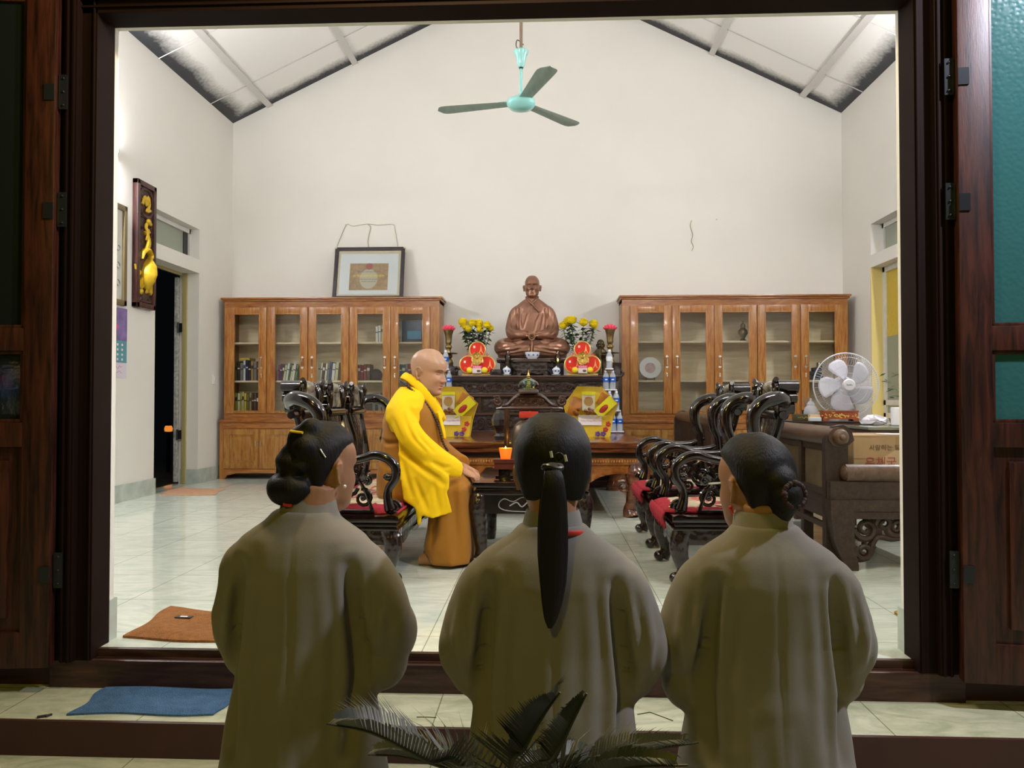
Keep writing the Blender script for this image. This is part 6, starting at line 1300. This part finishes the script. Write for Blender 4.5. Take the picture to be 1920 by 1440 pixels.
L=[([(-.97,-.10,.72),(-.90,-.19,.70),(-.78,-.22,.71)],.010,.012),([(-.97,-.08,.60),(-.88,-.2,.57),(-.76,-.23,.585)],.010,.013),([(-.96,.0,.82),(-.93,-.14,.62),(-.86,-.22,.45)],.008,.014),([(-.61,-.1,.86),(-.57,-.12,.72),(-.55,-.1,.60)],.012,.014),([(-.60,-.02,.80),(-.565,-.0,.66)],.010,.014),
   ([(-.60,-.19,.5),(-.63,-.2,.28),(-.66,-.2,.05)],.012,.02),([(-.52,-.19,.46),(-.51,-.2,.25),(-.50,-.2,.04)],.010,.02),([(-.46,-.12,.44),(-.445,-.12,.2),(-.44,-.12,.03)],-.008,.02),([(-.70,-.2,.46),(-.58,-.19,.44),(-.47,-.15,.50)],.010,.016)]
L=[(p,d*1.5,w) for p,d,w in L]; co=folds(co,fs,L,True); raw('ochre_robe',co,fs,M_och,monk)
b=MB()   # bright yellow outer robe: shoulder, wide sleeve, hanging front and lower flap
b.loft([ell(cx,cy,z,rx,ry,40,2.2) for z,cx,cy,rx,ry in ((.76,-.795,-.195,.075,.05),(.84,-.805,-.18,.10,.06),(.90,-.80,-.15,.108,.085),(.95,-.79,-.10,.098,.10),(.995,-.788,-.06,.078,.08),(1.02,-.79,-.04,.055,.05))])
b.tube(curve([(-.815,-.165,.915),(-.80,-.205,.85),(-.745,-.235,.735),(-.64,-.195,.625),(-.55,-.115,.555),(-.51,-.08,.535)],5),lerp_list([.055,.066,.072,.073,.068,.056],26),18,(1.0,1.05))
poly=[(-.83,.80),(-.818,.69),(-.802,.496),(-.787,.388),(-.725,.351),(-.71,.24),(-.694,.265),(-.69,.31),(-.633,.29),(-.528,.314),(-.556,.435),(-.543,.447),(-.54,.52),(-.64,.60),(-.74,.74)]
def pan(yo):
    return [(x,-.225-.035*math.sin(PI*np.clip((z-.25)/.6,0,1))+(.10*np.clip((x+.62)/.14,0,1))+yo,z) for x,z in poly]
def dens(p):
    out=[]
    for i in range(len(p)):
        a=Vector(p[i]); c=Vector(p[(i+1)%len(p)]); 
        for k in range(4): out.append(tuple(a.lerp(c,k/4)))
    return out
poly=[(p[0],p[2]) for p in dens([(x,0,z) for x,z in poly])]
A=pan(-.014); B=pan(.016); n=len(A); cA=Vector((-.70,-.275,.6)); 
b.add(A+B,[tuple(range(n)),tuple(reversed(range(n,2*n)))]+[(i,n+i,n+(i+1)%n,(i+1)%n) for i in range(n)])
b.tube(curve([(-.55,-.12,.50),(-.64,-.19,.43),(-.70,-.22,.33),(-.708,-.225,.26)],4),lerp_list([.018,.016,.016,.010],13),10)
co,fs=remesh(b,.0075,5,.5)
L=[([(-.89,-.19,.80),(-.815,-.245,.685),(-.69,-.245,.575),(-.57,-.16,.48)],.022,.014),([(-.80,-.25,.62),(-.74,-.25,.42)],.010,.013),([(-.72,-.25,.5),(-.66,-.22,.34)],.012,.013),([(-.62,-.2,.48),(-.59,-.17,.32)],.012,.013),([(-.76,-.22,.9),(-.69,-.24,.74),(-.62,-.2,.66)],.012,.011),([(-.79,-.24,.86),(-.73,-.28,.74),(-.66,-.26,.66)],.009,.010),([(-.85,-.22,.84),(-.79,-.28,.73)],.008,.011),([(-.62,-.24,.60),(-.57,-.17,.57),(-.54,-.13,.57)],.012,.010),([(-.66,-.25,.57),(-.59,-.2,.51)],.009,.010)]
co=folds(co,fs,L,True); raw('yellow_outer_robe',co,fs,M_yrb,monk)
b=MB(); b.tube(curve([(-.60,-.075,.84),(-.655,-.09,.93),(-.73,-.095,1.02),(-.80,-.07,1.075),(-.84,0,1.085),(-.80,.07,1.06),(-.73,.085,1.0),(-.66,.06,.92),(-.60,-.03,.82)],6),.018,12,(1.5,.45),up=(0,0,1)); b.tube(curve([(-.62,-.08,.87),(-.59,-.10,.77),(-.58,-.11,.72)],5),lerp_list([.020,.024,.016],11),10,(.5,1.2))
co,fs=remesh(b,.006,3,.5); raw('yellow_collar',co,fs,M_yrb,monk)
M_bead=mat('dark_beads',(.035,.018,.012,1),.35)
b=MB(); pts=curve([(-.855,0,1.06),(-.83,-.085,1.05),(-.765,-.125,1.0),(-.69,-.125,.93),(-.635,-.125,.85),(-.605,-.135,.77),(-.585,-.13,.70),(-.56,-.10,.65)],12)
acc=0; last=None
for p in pts:
    if last is None or (p-last).length>.0135: b.sph(p,.0085,8,6); last=p
b.build('prayer_beads',M_bead,monk)
# ---------------------------------------------------------------- three kneeling women, seen from behind (facing +y)
M_robeG=mat('grey_robe',(.225,.208,.178,1),.85,spec=.15,sheen=.15,noise=(6,.12),bump=('noise',700,.12)); M_clipY=mat('yellow_clip',(.85,.55,.02,1),.35); M_clipS=mat('steel_clip',(.75,.75,.76,1),.25,metal=.3); M_redt=mat('red_trim',(.55,.03,.02,1),.6); M_scr=mat('maroon_scrunchie',(.03,.009,.010,1),.7,bump=('noise',40,.6))
ZG=-.25
def woman(label,px,Y,toppy,H,yaw,pitch,sh,lean,wid,ph,hairfn,dx=0.0,armL=1.0,armR=1.0,coll=1.0,hip=1.0,dropL=.01,dropR=.01):
    """px = image column of the spine; sh = shoulder height above ground"""
    x0=P(px,1000,Y).x; t=thing('person',label,'person',(x0,Y,ZG))
    topz=P(px,toppy,Y).z-ZG; hz=topz-H*1.0
    Mh=Matrix.Translation((dx,.035,hz-.01))@Matrix.Rotation(PI+yaw,4,'Z')@Matrix.Rotation(pitch,4,'X')
    b=MB(); head_loft(b,Mh,H,fat=.0,nose=.8)
    b.tube([(dx*.8,.0,hz+.05),(dx*.4,-.01,hz-.03),(0,-.015,sh-.05)],[.054,.056,.075],18)
    k=wid
    b.loft([ell(0,0,z,rx*k,ry,24) for z,rx,ry in ((.40,.14,.11),(.55,.125,.09),(.7,.14,.09),(sh-.05,.15,.08),(sh+.01,.08,.06))])
    for s in (-1,1):
        b.tube([(s*.13*k,0,sh-.085),(s*.178*k,.01,sh-.26),(s*.04,.27,sh-.21)],[.04,.034,.024],12)
        b.tube([(s*.085,.0,.44),(s*.09,.06,.06),(s*.09,-.12,.045),(s*.085,-.40,.035)],[.07,.05,.042,.03],12)
        b.tube([(s*.085,-.38,.035),(s*.08,-.5,.03)],[.03,.022],10)
        hand(b,frame((s*.022,.27,sh-.215),(0,.45,.9),(s,0,0)),side=1 if s<0 else -1,curl=.06,S=.92)
    co,fs=remesh(b,.006,2,.4); raw('body',co,fs,[M_skinW,M_lip,M_brow,M_lash],t,mi=list(skin_slots(co,fs,Mh.inverted(),H)))
    # robe
    b=MB()
    R=((.0,-.10,.25*hip,.40),(.05,-.11,.245*hip,.40),(.14,-.07,.225*hip,.30),(.25,.0,.205*hip,.19),(.36,.0,.190*hip,.165),(.47,.0,.172,.145),(.56,.0,.163,.128),(.64,.0,.160,.12),(.73,-.004,.163,.115),(sh-.09,-.01,.168,.108),(sh-.05,-.012,.166,.098),(sh-.025,-.012,.150,.09),(sh-.005,-.012,.122,.08),(sh+.015,-.012,.092,.07),(sh+.04,-.01,.070,.062))
    b.loft([ell(0,cy,z,rx*k,ry,72,2.3,.02*max(0,(.62-z)),11,ph) for z,cy,rx,ry in R])
    for s,am in ((-1,armL),(1,armR)):
        b.tube(curve([(s*.09*k,-.012,sh-.06),(s*.142*k,-.012,sh-.085),(s*.170*k*am,-.012,sh-.15),(s*.186*k*am,.0,sh-.23),(s*.180*k*am,.06,sh-.27),(s*.14*k,.16,sh-.25),(s*.06,.24,sh-.225)],6),lerp_list([.042,.052,.058,.064,.070,.074,.068],37),20,(1.2,.98),up=(0,-1,0))
        b.sph((s*.172*k*am,.035,sh-.285-(dropL if s<0 else dropR)),(.060,.08,.075),18,12)
    co,fs=remesh(b,.008,5,.5)
    by=-.13
    L=[([(0,by+.02,sh+.0),(.004,by,.7),(.0,by-.01,.5),(.0,-.17,.3)],.0045,.005)]
    rr=random.Random(int(ph*100)+3)
    for s in (-1,1):
        L+=[([(s*.128*k,-.10,sh-.08),(s*.140*k,-.115,sh-.2),(s*.150*k,-.12,sh-.32),(s*.14*k,-.14,.40)],.024,.015),
            ([(s*.09*k,-.10,sh-.05),(s*.10*k,-.115,sh-.2),(s*.10*k,-.13,.45)],.009,.015),([(s*.06*k,-.12,sh-.12),(s*.055*k,-.13,.6),(s*.07*k,-.16,.34)],.006,.018),
            ([(s*.165*k,-.07,sh-.09),(s*.185*k,-.085,sh-.18),(s*.17*k,-.06,sh-.28)],.011,.012),([(s*.205*k,-.04,sh-.12),(s*.225*k,-.04,sh-.2),(s*.21*k,-.02,sh-.3)],.010,.013),
            ([(s*.10*k,-.13,.52),(s*.11*k,-.17,.32),(s*.12*k,-.26,.12)],.012,.02),([(s*.03*k,-.13,.48),(s*.04*k,-.18,.25),(s*.04*k,-.3,.1)],.009,.02)]
    L=[(p,d*(1.7 if d>=.024 else .95 if i else .8),w*(1.0 if d>=.024 else 1.15)) for i,(p,d,w) in enumerate(L)]
    co=folds(co,fs,L,True); raw('grey_robe',co,fs,M_robeG,t)
    # stand collar
    b=MB(); cb=[]
    for z,r in ((sh+.02,.078),(sh+.035,.070),(sh+.065,.063*coll),(sh+.072,.060*coll),(sh+.068,.056*coll),(sh+.03,.058)): cb.append(ell(dx*.3,-.008+.12*(z-sh),z,r,r*.92,48,2))
    b.loft(cb,cap=False); b.build('collar',M_robeG,t)
    hairfn(t,Mh,H)
    return t
def hairmesh(t,b,vox=.0055,amp=.0005,seed=0):
    co,fs=remesh(b,vox,4,.5); nr=vnormals(co,fs); rs=np.random.RandomState(seed)
    a=np.arctan2(co[:,1],co[:,0]); d=np.sin(a*110+co[:,2]*30)*.5+np.sin(a*67-co[:,2]*55)*.5
    co=co+nr*(amp*d)[:,None]; return raw('hair',co,fs,M_hair,t)
def pt(M,H,x,y,z): return M@Vector((x*H,-y*H,z*H))
def hair1(t,M,H):      # piled bun, low roll, yellow barrette
    b=MB(); hair_cap(b,M,H,.035,vol=1.0)
    for p,r in (((-.05,-.28,.92),.15),((.04,-.33,.80),.18),((-.12,-.38,.70),.16),((.10,-.40,.62),.15)): b.sph(pt(M,H,*p),r*H,18,12)
    b.tube(curve([pt(M,H,.30,-.30,.34),pt(M,H,.24,-.42,.24),pt(M,H,.06,-.50,.20),pt(M,H,-.14,-.48,.22),pt(M,H,-.25,-.38,.28)],5),lerp_list([.10*H,.17*H,.185*H,.16*H,.08*H],21),16); b.sph(pt(M,H,.02,-.42,.40),.17*H,16,10); b.sph(pt(M,H,.16,-.40,.46),.15*H,16,10)
    b.tube(curve([pt(M,H,.27,-.32,.58),pt(M,H,.19,-.44,.54),pt(M,H,.0,-.48,.50),pt(M,H,-.2,-.42,.46)],5),lerp_list([.06*H,.12*H,.12*H,.06*H],16),12)
    hm=hairmesh(t,b,seed=1)
    pts=[on_mesh(hm,534+41*u,808+6*u,.004)[0] for u in (.12,.35,.6,.85)]; b=MB(); b.tube(pts,.0055,8,(.6,1)); b.build('yellow_barrette',M_clipY,t)
    pts=[on_mesh(hm,600+10*u,842+16*u,.002)[0] for u in (0,.4,.7,1)]; b=MB(); b.tube(pts,.0016,6); b.build('hair_pin',M_clipS,t)
    A=P(540,944,t.location.y-.06)-t.location; b=MB(); b.box(A,(.022,.014,.014),(0,.2,.2),.004); b.build('red_tie',M_redt,t)
    A=pt(M,H,-.375,.03,.285); b=MB(); b.sph(A,.0045,8,6); b.build('earring',M_clipS,t)
def hair2(t,M,H):      # long low ponytail with metal clips
    b=MB(); hair_cap(b,M,H,.075,front=([.08,.2,.3,.42,.5,.6,.7,.8,.88,1.0],[-.26,-.17,-.08,.03,.13,.2,.26,.34,.38,.1]),zlow=.20,vol=1.0); hm=hairmesh(t,b,seed=2)
    b=MB(); Y=t.location.y; pts=[]; rad=[]
    for py,px,w,dy in ((872,1036,13,-.135),(884,1036,16,-.155),(905,1038,20,-.165),(940,1037,25,-.165),(990,1036,28,-.155),(1040,1036,28.5,-.155),(1090,1036,25,-.157),(1130,1034,19,-.158),(1160,1032,12,-.159),(1178,1031,4,-.158)): pts.append(P(px,py,Y+dy)-t.location); rad.append(w/F*(Y+dy))
    pp=curve(pts,5); b.tube(pp,lerp_list(rad,len(pp)),28,(1,.5),up=(1,0,0))
    n=28; v=[]
    for i,q in enumerate(b.v):
        j=i%n; ring=i//n; c=pp[min(ring,len(pp)-1)]; m=1+.06*math.sin(j*6.1)+.04*math.sin(j*2.7+ring*.1); v.append(tuple(c+(Vector(q)-c)*m))
    b.v=v; b.build('ponytail',M_hair,t)
    b=MB(); c=P(1036,876,Y-.145)-t.location; pts=[c+Vector((.019*math.cos(a),.012*math.sin(a),.003*math.sin(2*a))) for a in np.linspace(0,2*PI,20,endpoint=False)]; b.tube(pts,.006,8,closed=True); b.build('hair_tie',M_blk,t)
    for (a,c_) in (((1033,846),(1035,858)),((1058,853),(1061,865))):
        A=on_mesh(hm,*a)[0]; B=on_mesh(hm,*c_)[0]; b=MB(); b.tube([A,B],.0032,8,(1,.6)); b.build('metal_clip',M_clipS,t)
    c,nr=on_mesh(hm,1048,858,.002); b=MB(); pts=[c+Vector((.009*math.cos(a),0,.010*math.sin(a))) for a in np.linspace(0,2*PI,18,endpoint=False)]; b.tube(pts,.0022,6,closed=True); b.build('clip_ring',M_blk,t)
    b=MB(); sh_=t['_sh']; b.tube(curve([(.02,-.083,sh_+.030),(.05,-.072,sh_+.029),(.072,-.045,sh_+.024),(.085,-.01,sh_+.018)],4),.006,8,(1,.4)); b.build('red_lanyard',M_redt,t)
def hair3(t,M,H):      # low bun on the right with maroon scrunchie
    b=MB(); hair_cap(b,M,H,.05,vol=1.15)
    b.sph(pt(M,H,-.0,-.46,.36),.20*H,20,14); b.sph(pt(M,H,.02,-.42,.5),.2*H,18,12); b.sph(pt(M,H,.0,-.38,.22),.16*H,16,10); hairmesh(t,b,seed=3)
    b=MB(); c=pt(M,H,-.0,-.58,.37); d=(pt(M,H,-.0,-.8,.37)-c).normalized(); u=Vector((0,0,1)); u=(u-d*u.dot(d)).normalized(); w=d.cross(u); rr=random.Random(2)
    for i in range(30):
        a=2*PI*i/30; b.sph(c+u*(.10*H*math.cos(a)*1.25)+w*(.15*H*math.sin(a))+d*rr.uniform(0,.008),rr.uniform(.005,.008),8,6)
    b.build('scrunchie',M_scr,t)
    A=pt(M,H,.36,-.02,.25); b=MB(); b.sph(A,.005,8,6); b.tube([A,A+Vector((.004,-.004,-.014))],.0035,6); b.build('red_earring',M_redt,t)
    pts=[pt(M,H,.36,.10,.52),pt(M,H,.345,.28,.515),pt(M,H,.27,.40,.51)]; b=MB(); b.tube(pts,.0022,6); b.build('spectacle_arm',M_clipS,t)
_woman=woman
def woman(*a,**k):
    global hair2
    return _woman(*a,**k)
def h2wrap(sh):
    def f(t,M,H):
        t['_sh']=sh; hair2(t,M,H); del t['_sh']
    return f
woman('left kneeling woman in grey robe, dark hair in a rolled bun with yellow barrette','%s'%0 or 0,0,0,0,0,0,0,0,0,0,None) if 0 else None
woman('kneeling woman at the left in grey robe, rolled bun with a yellow barrette',573,1.85,790,.205,math.radians(-38),math.radians(6),.895,0,1.0,.4,hair1,dx=.028,coll=1.0,armR=1.08,armL=.9,dropR=.045)
woman('kneeling woman in the middle in grey robe with a long black ponytail',1036,1.78,785,.225,math.radians(2),math.radians(4),.875,0,1.07,1.3,h2wrap(.875),dx=.0,coll=1.0)
woman('kneeling woman at the right in grey robe, low bun with maroon scrunchie',1432,1.85,816,.215,math.radians(30),math.radians(6),.865,0,1.04,2.2,hair3,dx=-.01,coll=1.05,dropL=.05,dropR=.03)
# ---------------------------------------------------------------- bronze statue of a seated monk
def statue_mesh():
    Hs=.262; M=Matrix.Translation((0,-.015,.705)); b=MB(); head_loft(b,M,Hs,fat=.015,nose=.95,sunk=1,amp=1.6)
    b.tube([(0,.0,.77),(0,.01,.66)],[.062,.07],18)
    b.loft([ell(0,cy,z,rx,ry,56,2.3) for z,rx,ry,cy in ((.10,.20,.16,.02),(.2,.215,.15,.03),(.3,.205,.135,.03),(.42,.20,.13,.02),(.52,.208,.122,.015),(.585,.205,.105,.012),(.63,.17,.09,.01),(.67,.12,.08,.01),(.70,.075,.07,.005),(.72,.06,.06,.0))])
    b.loft([ell(0,-.03,z,rx,ry,56,2.6) for z,rx,ry in ((.0,.385,.245),(.03,.40,.25),(.05,.39,.245),(.12,.36,.22),(.2,.26,.17))])
    for s in (-1,1):
        b.tube(curve([(s*.16,.03,.16),(s*.30,-.05,.135),(s*.335,-.12,.115),(s*.22,-.23,.085),(s*.02,-.245,.08)],5),lerp_list([.11,.105,.098,.085,.07],21),16)
        b.tube(curve([(s*.14,.02,.58),(s*.195,.02,.53),(s*.222,.01,.43),(s*.232,-.02,.34),(s*.21,-.09,.28),(s*.13,-.17,.265),(s*.05,-.20,.265)],5),lerp_list([.055,.062,.066,.072,.074,.058,.042],31),16,(1.1,1.0))
        hand(b,frame((s*.075,-.20,.268),(-s,-.12,-.03),(0,-.3,1)),side=-1 if s<0 else 1,curl=.25,S=.95)
    b.tube(curve([(-.07,-.03,.715),(-.06,-.07,.685),(.0,-.108,.625),(.09,-.122,.53)],5),.013,8,(.8,1)); b.tube(curve([(.07,-.03,.715),(.055,-.07,.685),(.0,-.105,.635)],5),.013,8,(.8,1))
    co,fs=remesh(b,.0048,2,.4)
    L=[([(.0,-.135,.62),(-.06,-.14,.48),(-.10,-.13,.34)],.008,.011),([(.10,-.14,.52),(.05,-.14,.42),(.03,-.14,.32)],.009,.012),([(.14,-.13,.56),(.12,-.13,.42),(.10,-.13,.32)],.009,.012),([(-.12,-.12,.56),(-.14,-.12,.44),(-.12,-.12,.34)],.008,.012)]
    for s in (-1,1):
        L+=[([(s*.155,-.1,.57),(s*.165,-.12,.45),(s*.165,-.12,.33)],.020,.012),([(s*.21,-.05,.55),(s*.24,-.05,.42),(s*.22,-.12,.31)],.010,.014),([(s*.26,-.03,.5),(s*.27,-.03,.36)],.010,.014),([(s*.22,-.15,.28),(s*.28,-.10,.34)],.010,.014),
            ([(s*.08,-.27,.19),(s*.2,-.27,.14),(s*.36,-.19,.12)],.014,.014),([(s*.05,-.28,.12),(s*.2,-.29,.07),(s*.38,-.2,.05)],.014,.014),([(s*.12,-.24,.22),(s*.24,-.19,.20),(s*.33,-.12,.19)],.012,.014),([(s*.1,-.28,.05),(s*.25,-.27,.035)],.010,.012)]
    L=[(p,d*1.1,w) for p,d,w in L]
    return folds(co,fs,L,True),fs,M,Hs
co,fs,M,Hs=statue_mesh()
st=thing('monk_statue','copper coloured bronze statue of a bald monk seated cross legged on the altar','statue',(sx,8.92,AZ+.212))
raw('statue_body',co,fs,M_cop,st)
b=MB(); pts=[(0.055*math.cos(a),-.262+.01*math.sin(a),.283+.012*math.sin(a)) for a in np.linspace(PI*.1,PI*.9,9)]
b.tube(curve([(-.10,-.235,.285),(-.06,-.262,.272),(0,-.268,.268),(.06,-.262,.272),(.10,-.235,.285)],5),.006,8); b.tube([(.0+.035*math.cos(a),-.275,.235+.035*math.sin(a)) for a in np.linspace(0,2*PI,22,endpoint=False)],.005,6,closed=True); b.tube(curve([(0,-.275,.20),(.004,-.30,.15),(0,-.31,.09),(.002,-.315,.03)],4),.005,6); b.build('prayer_beads',mat('copper_light',(.42,.22,.12,1),.35,metal=.5),st)
# small bronze figure
p=P(1127,690,8.72); t=thing('bronze_figurine','small dark bronze figure standing on the altar left of the right candlestick','statue',(p.x,8.80,AZ)); M_fig=mat('dark_bronze',(.09,.065,.03,1),.3,metal=.7,noise=(12,.5))
b=MB(); head_loft(b,Matrix.Translation((0,0,.30))@Matrix.Rotation(.05,4,'X'),.125,fat=.03,n=48,nz=40)
b.loft([ell(0,0,z,rx,ry,32,2.2,.04,7,0) for z,rx,ry in ((.0,.09,.075),(.02,.095,.08),(.1,.085,.07),(.2,.08,.06),(.26,.085,.055),(.30,.06,.045),(.32,.035,.035))])
for s in (-1,1): b.tube([(s*.075,0,.27),(s*.10,-.01,.2),(s*.05,-.06,.18)],[.028,.03,.02],10)
co,fs=remesh(b,.0045,2,.4); raw('figure_body',co,fs,M_fig,t)
b=MB(); b.bb(-.10,.10,-.085,.085,-.0,.004); b.build('figure_base',M_fig,t)
# ================================================================ cycad in the foreground
M_frond=mat('cycad_leaf',(.020,.027,.014,1),.45,noise=(30,.3)); M_pot=mat('terracotta',(.10,.04,.025,1),.7); M_trunk=mat('cycad_trunk',(.05,.035,.02,1),.9,bump=('voronoi',30,1))
cy=thing('cycad_plant','dark feathery cycad palm in a pot in front of the kneeling women','plant',(.0,1.12,ZG)); org=Vector((.0,1.12,ZG)); base=Vector((0,0,.36))
b=MB(); b.lathe([(0,0),(.13,0),(.18,.2),(.2,.24),(.18,.24),(.15,.2),(0,.2)],(0,0,0),28); b.build('pot',M_pot,cy)
b=MB(); b.lathe([(0,.19),(.075,.19),(.085,.26),(.075,.33),(.05,.37),(0,.38)],(0,0,0),20); b.build('trunk',M_trunk,cy)
def frond(pts,L0,seed,curlz=.35):
    rr=random.Random(seed); c=curve(pts,10); n=len(c); b=MB(); b.tube(c,lerp_list([.006,.005,.0025,.0015],n),6)
    for i in range(int(n*.18),int(n*1.7)-3):
        u=i/(n*1.7); k=min(n-2,int(u*(n-1))); f=u*(n-1)-k; p=c[k].lerp(c[k+1],f); t_=(c[k+1]-c[k]).normalized(); side=t_.cross(Vector((0,0,1)))
        if side.length<.1: side=Vector((1,0,0))
        side.normalize(); nu=side.cross(t_)
        L=L0*math.sin(PI*min(1,.22+u*.78))**.6*rr.uniform(.9,1.08)
        if u<.2: continue
        for s in (-1,1):
            d=(side*s*.70+t_*.55+nu*curlz).normalized(); q=p+d*L*.55+nu*.004; e=p+d*L+t_*L*.12+Vector((0,0,-.008)); w=t_*.0021
            b.add([p-w,p+w,q+w*.9,e,q-w*.9],[(0,1,2,4),(4,2,3)])
    b.build('frond',M_frond,cy)
def fp(px,py,Y): return P(px,py,Y)-org
frond([base,fp(880,1460,1.10),fp(800,1425,1.05),fp(700,1375,1.02),fp(612,1357,1.0)],.085,1,.55)
frond([base,fp(905,1480,1.15),fp(850,1445,1.2),fp(760,1420,1.22),fp(690,1415,1.22)],.075,2,.6)
frond([base,fp(960,1470,1.12),fp(985,1400,1.10),fp(1020,1340,1.08),fp(1050,1298,1.07)],.09,3,.3)
frond([base,fp(1000,1480,1.08),fp(1040,1420,1.02),fp(1075,1350,1.0),fp(1100,1300,.99)],.05,4,.5)
frond([base,fp(1030,1480,1.1),fp(1110,1440,1.1),fp(1200,1410,1.1),fp(1310,1392,1.1)],.065,5,.6)
frond([base,fp(1030,1500,1.0),fp(1100,1470,.95),fp(1180,1440,.92),fp(1290,1435,.9)],.06,6,.6)
frond([base,fp(950,1500,1.0),fp(930,1480,.92),fp(900,1470,.85),fp(860,1475,.8)],.06,7,.4)
frond([base,fp(990,1470,1.25),fp(1040,1430,1.32),fp(1080,1412,1.36),fp(1110,1405,1.4)],.06,8,.4)
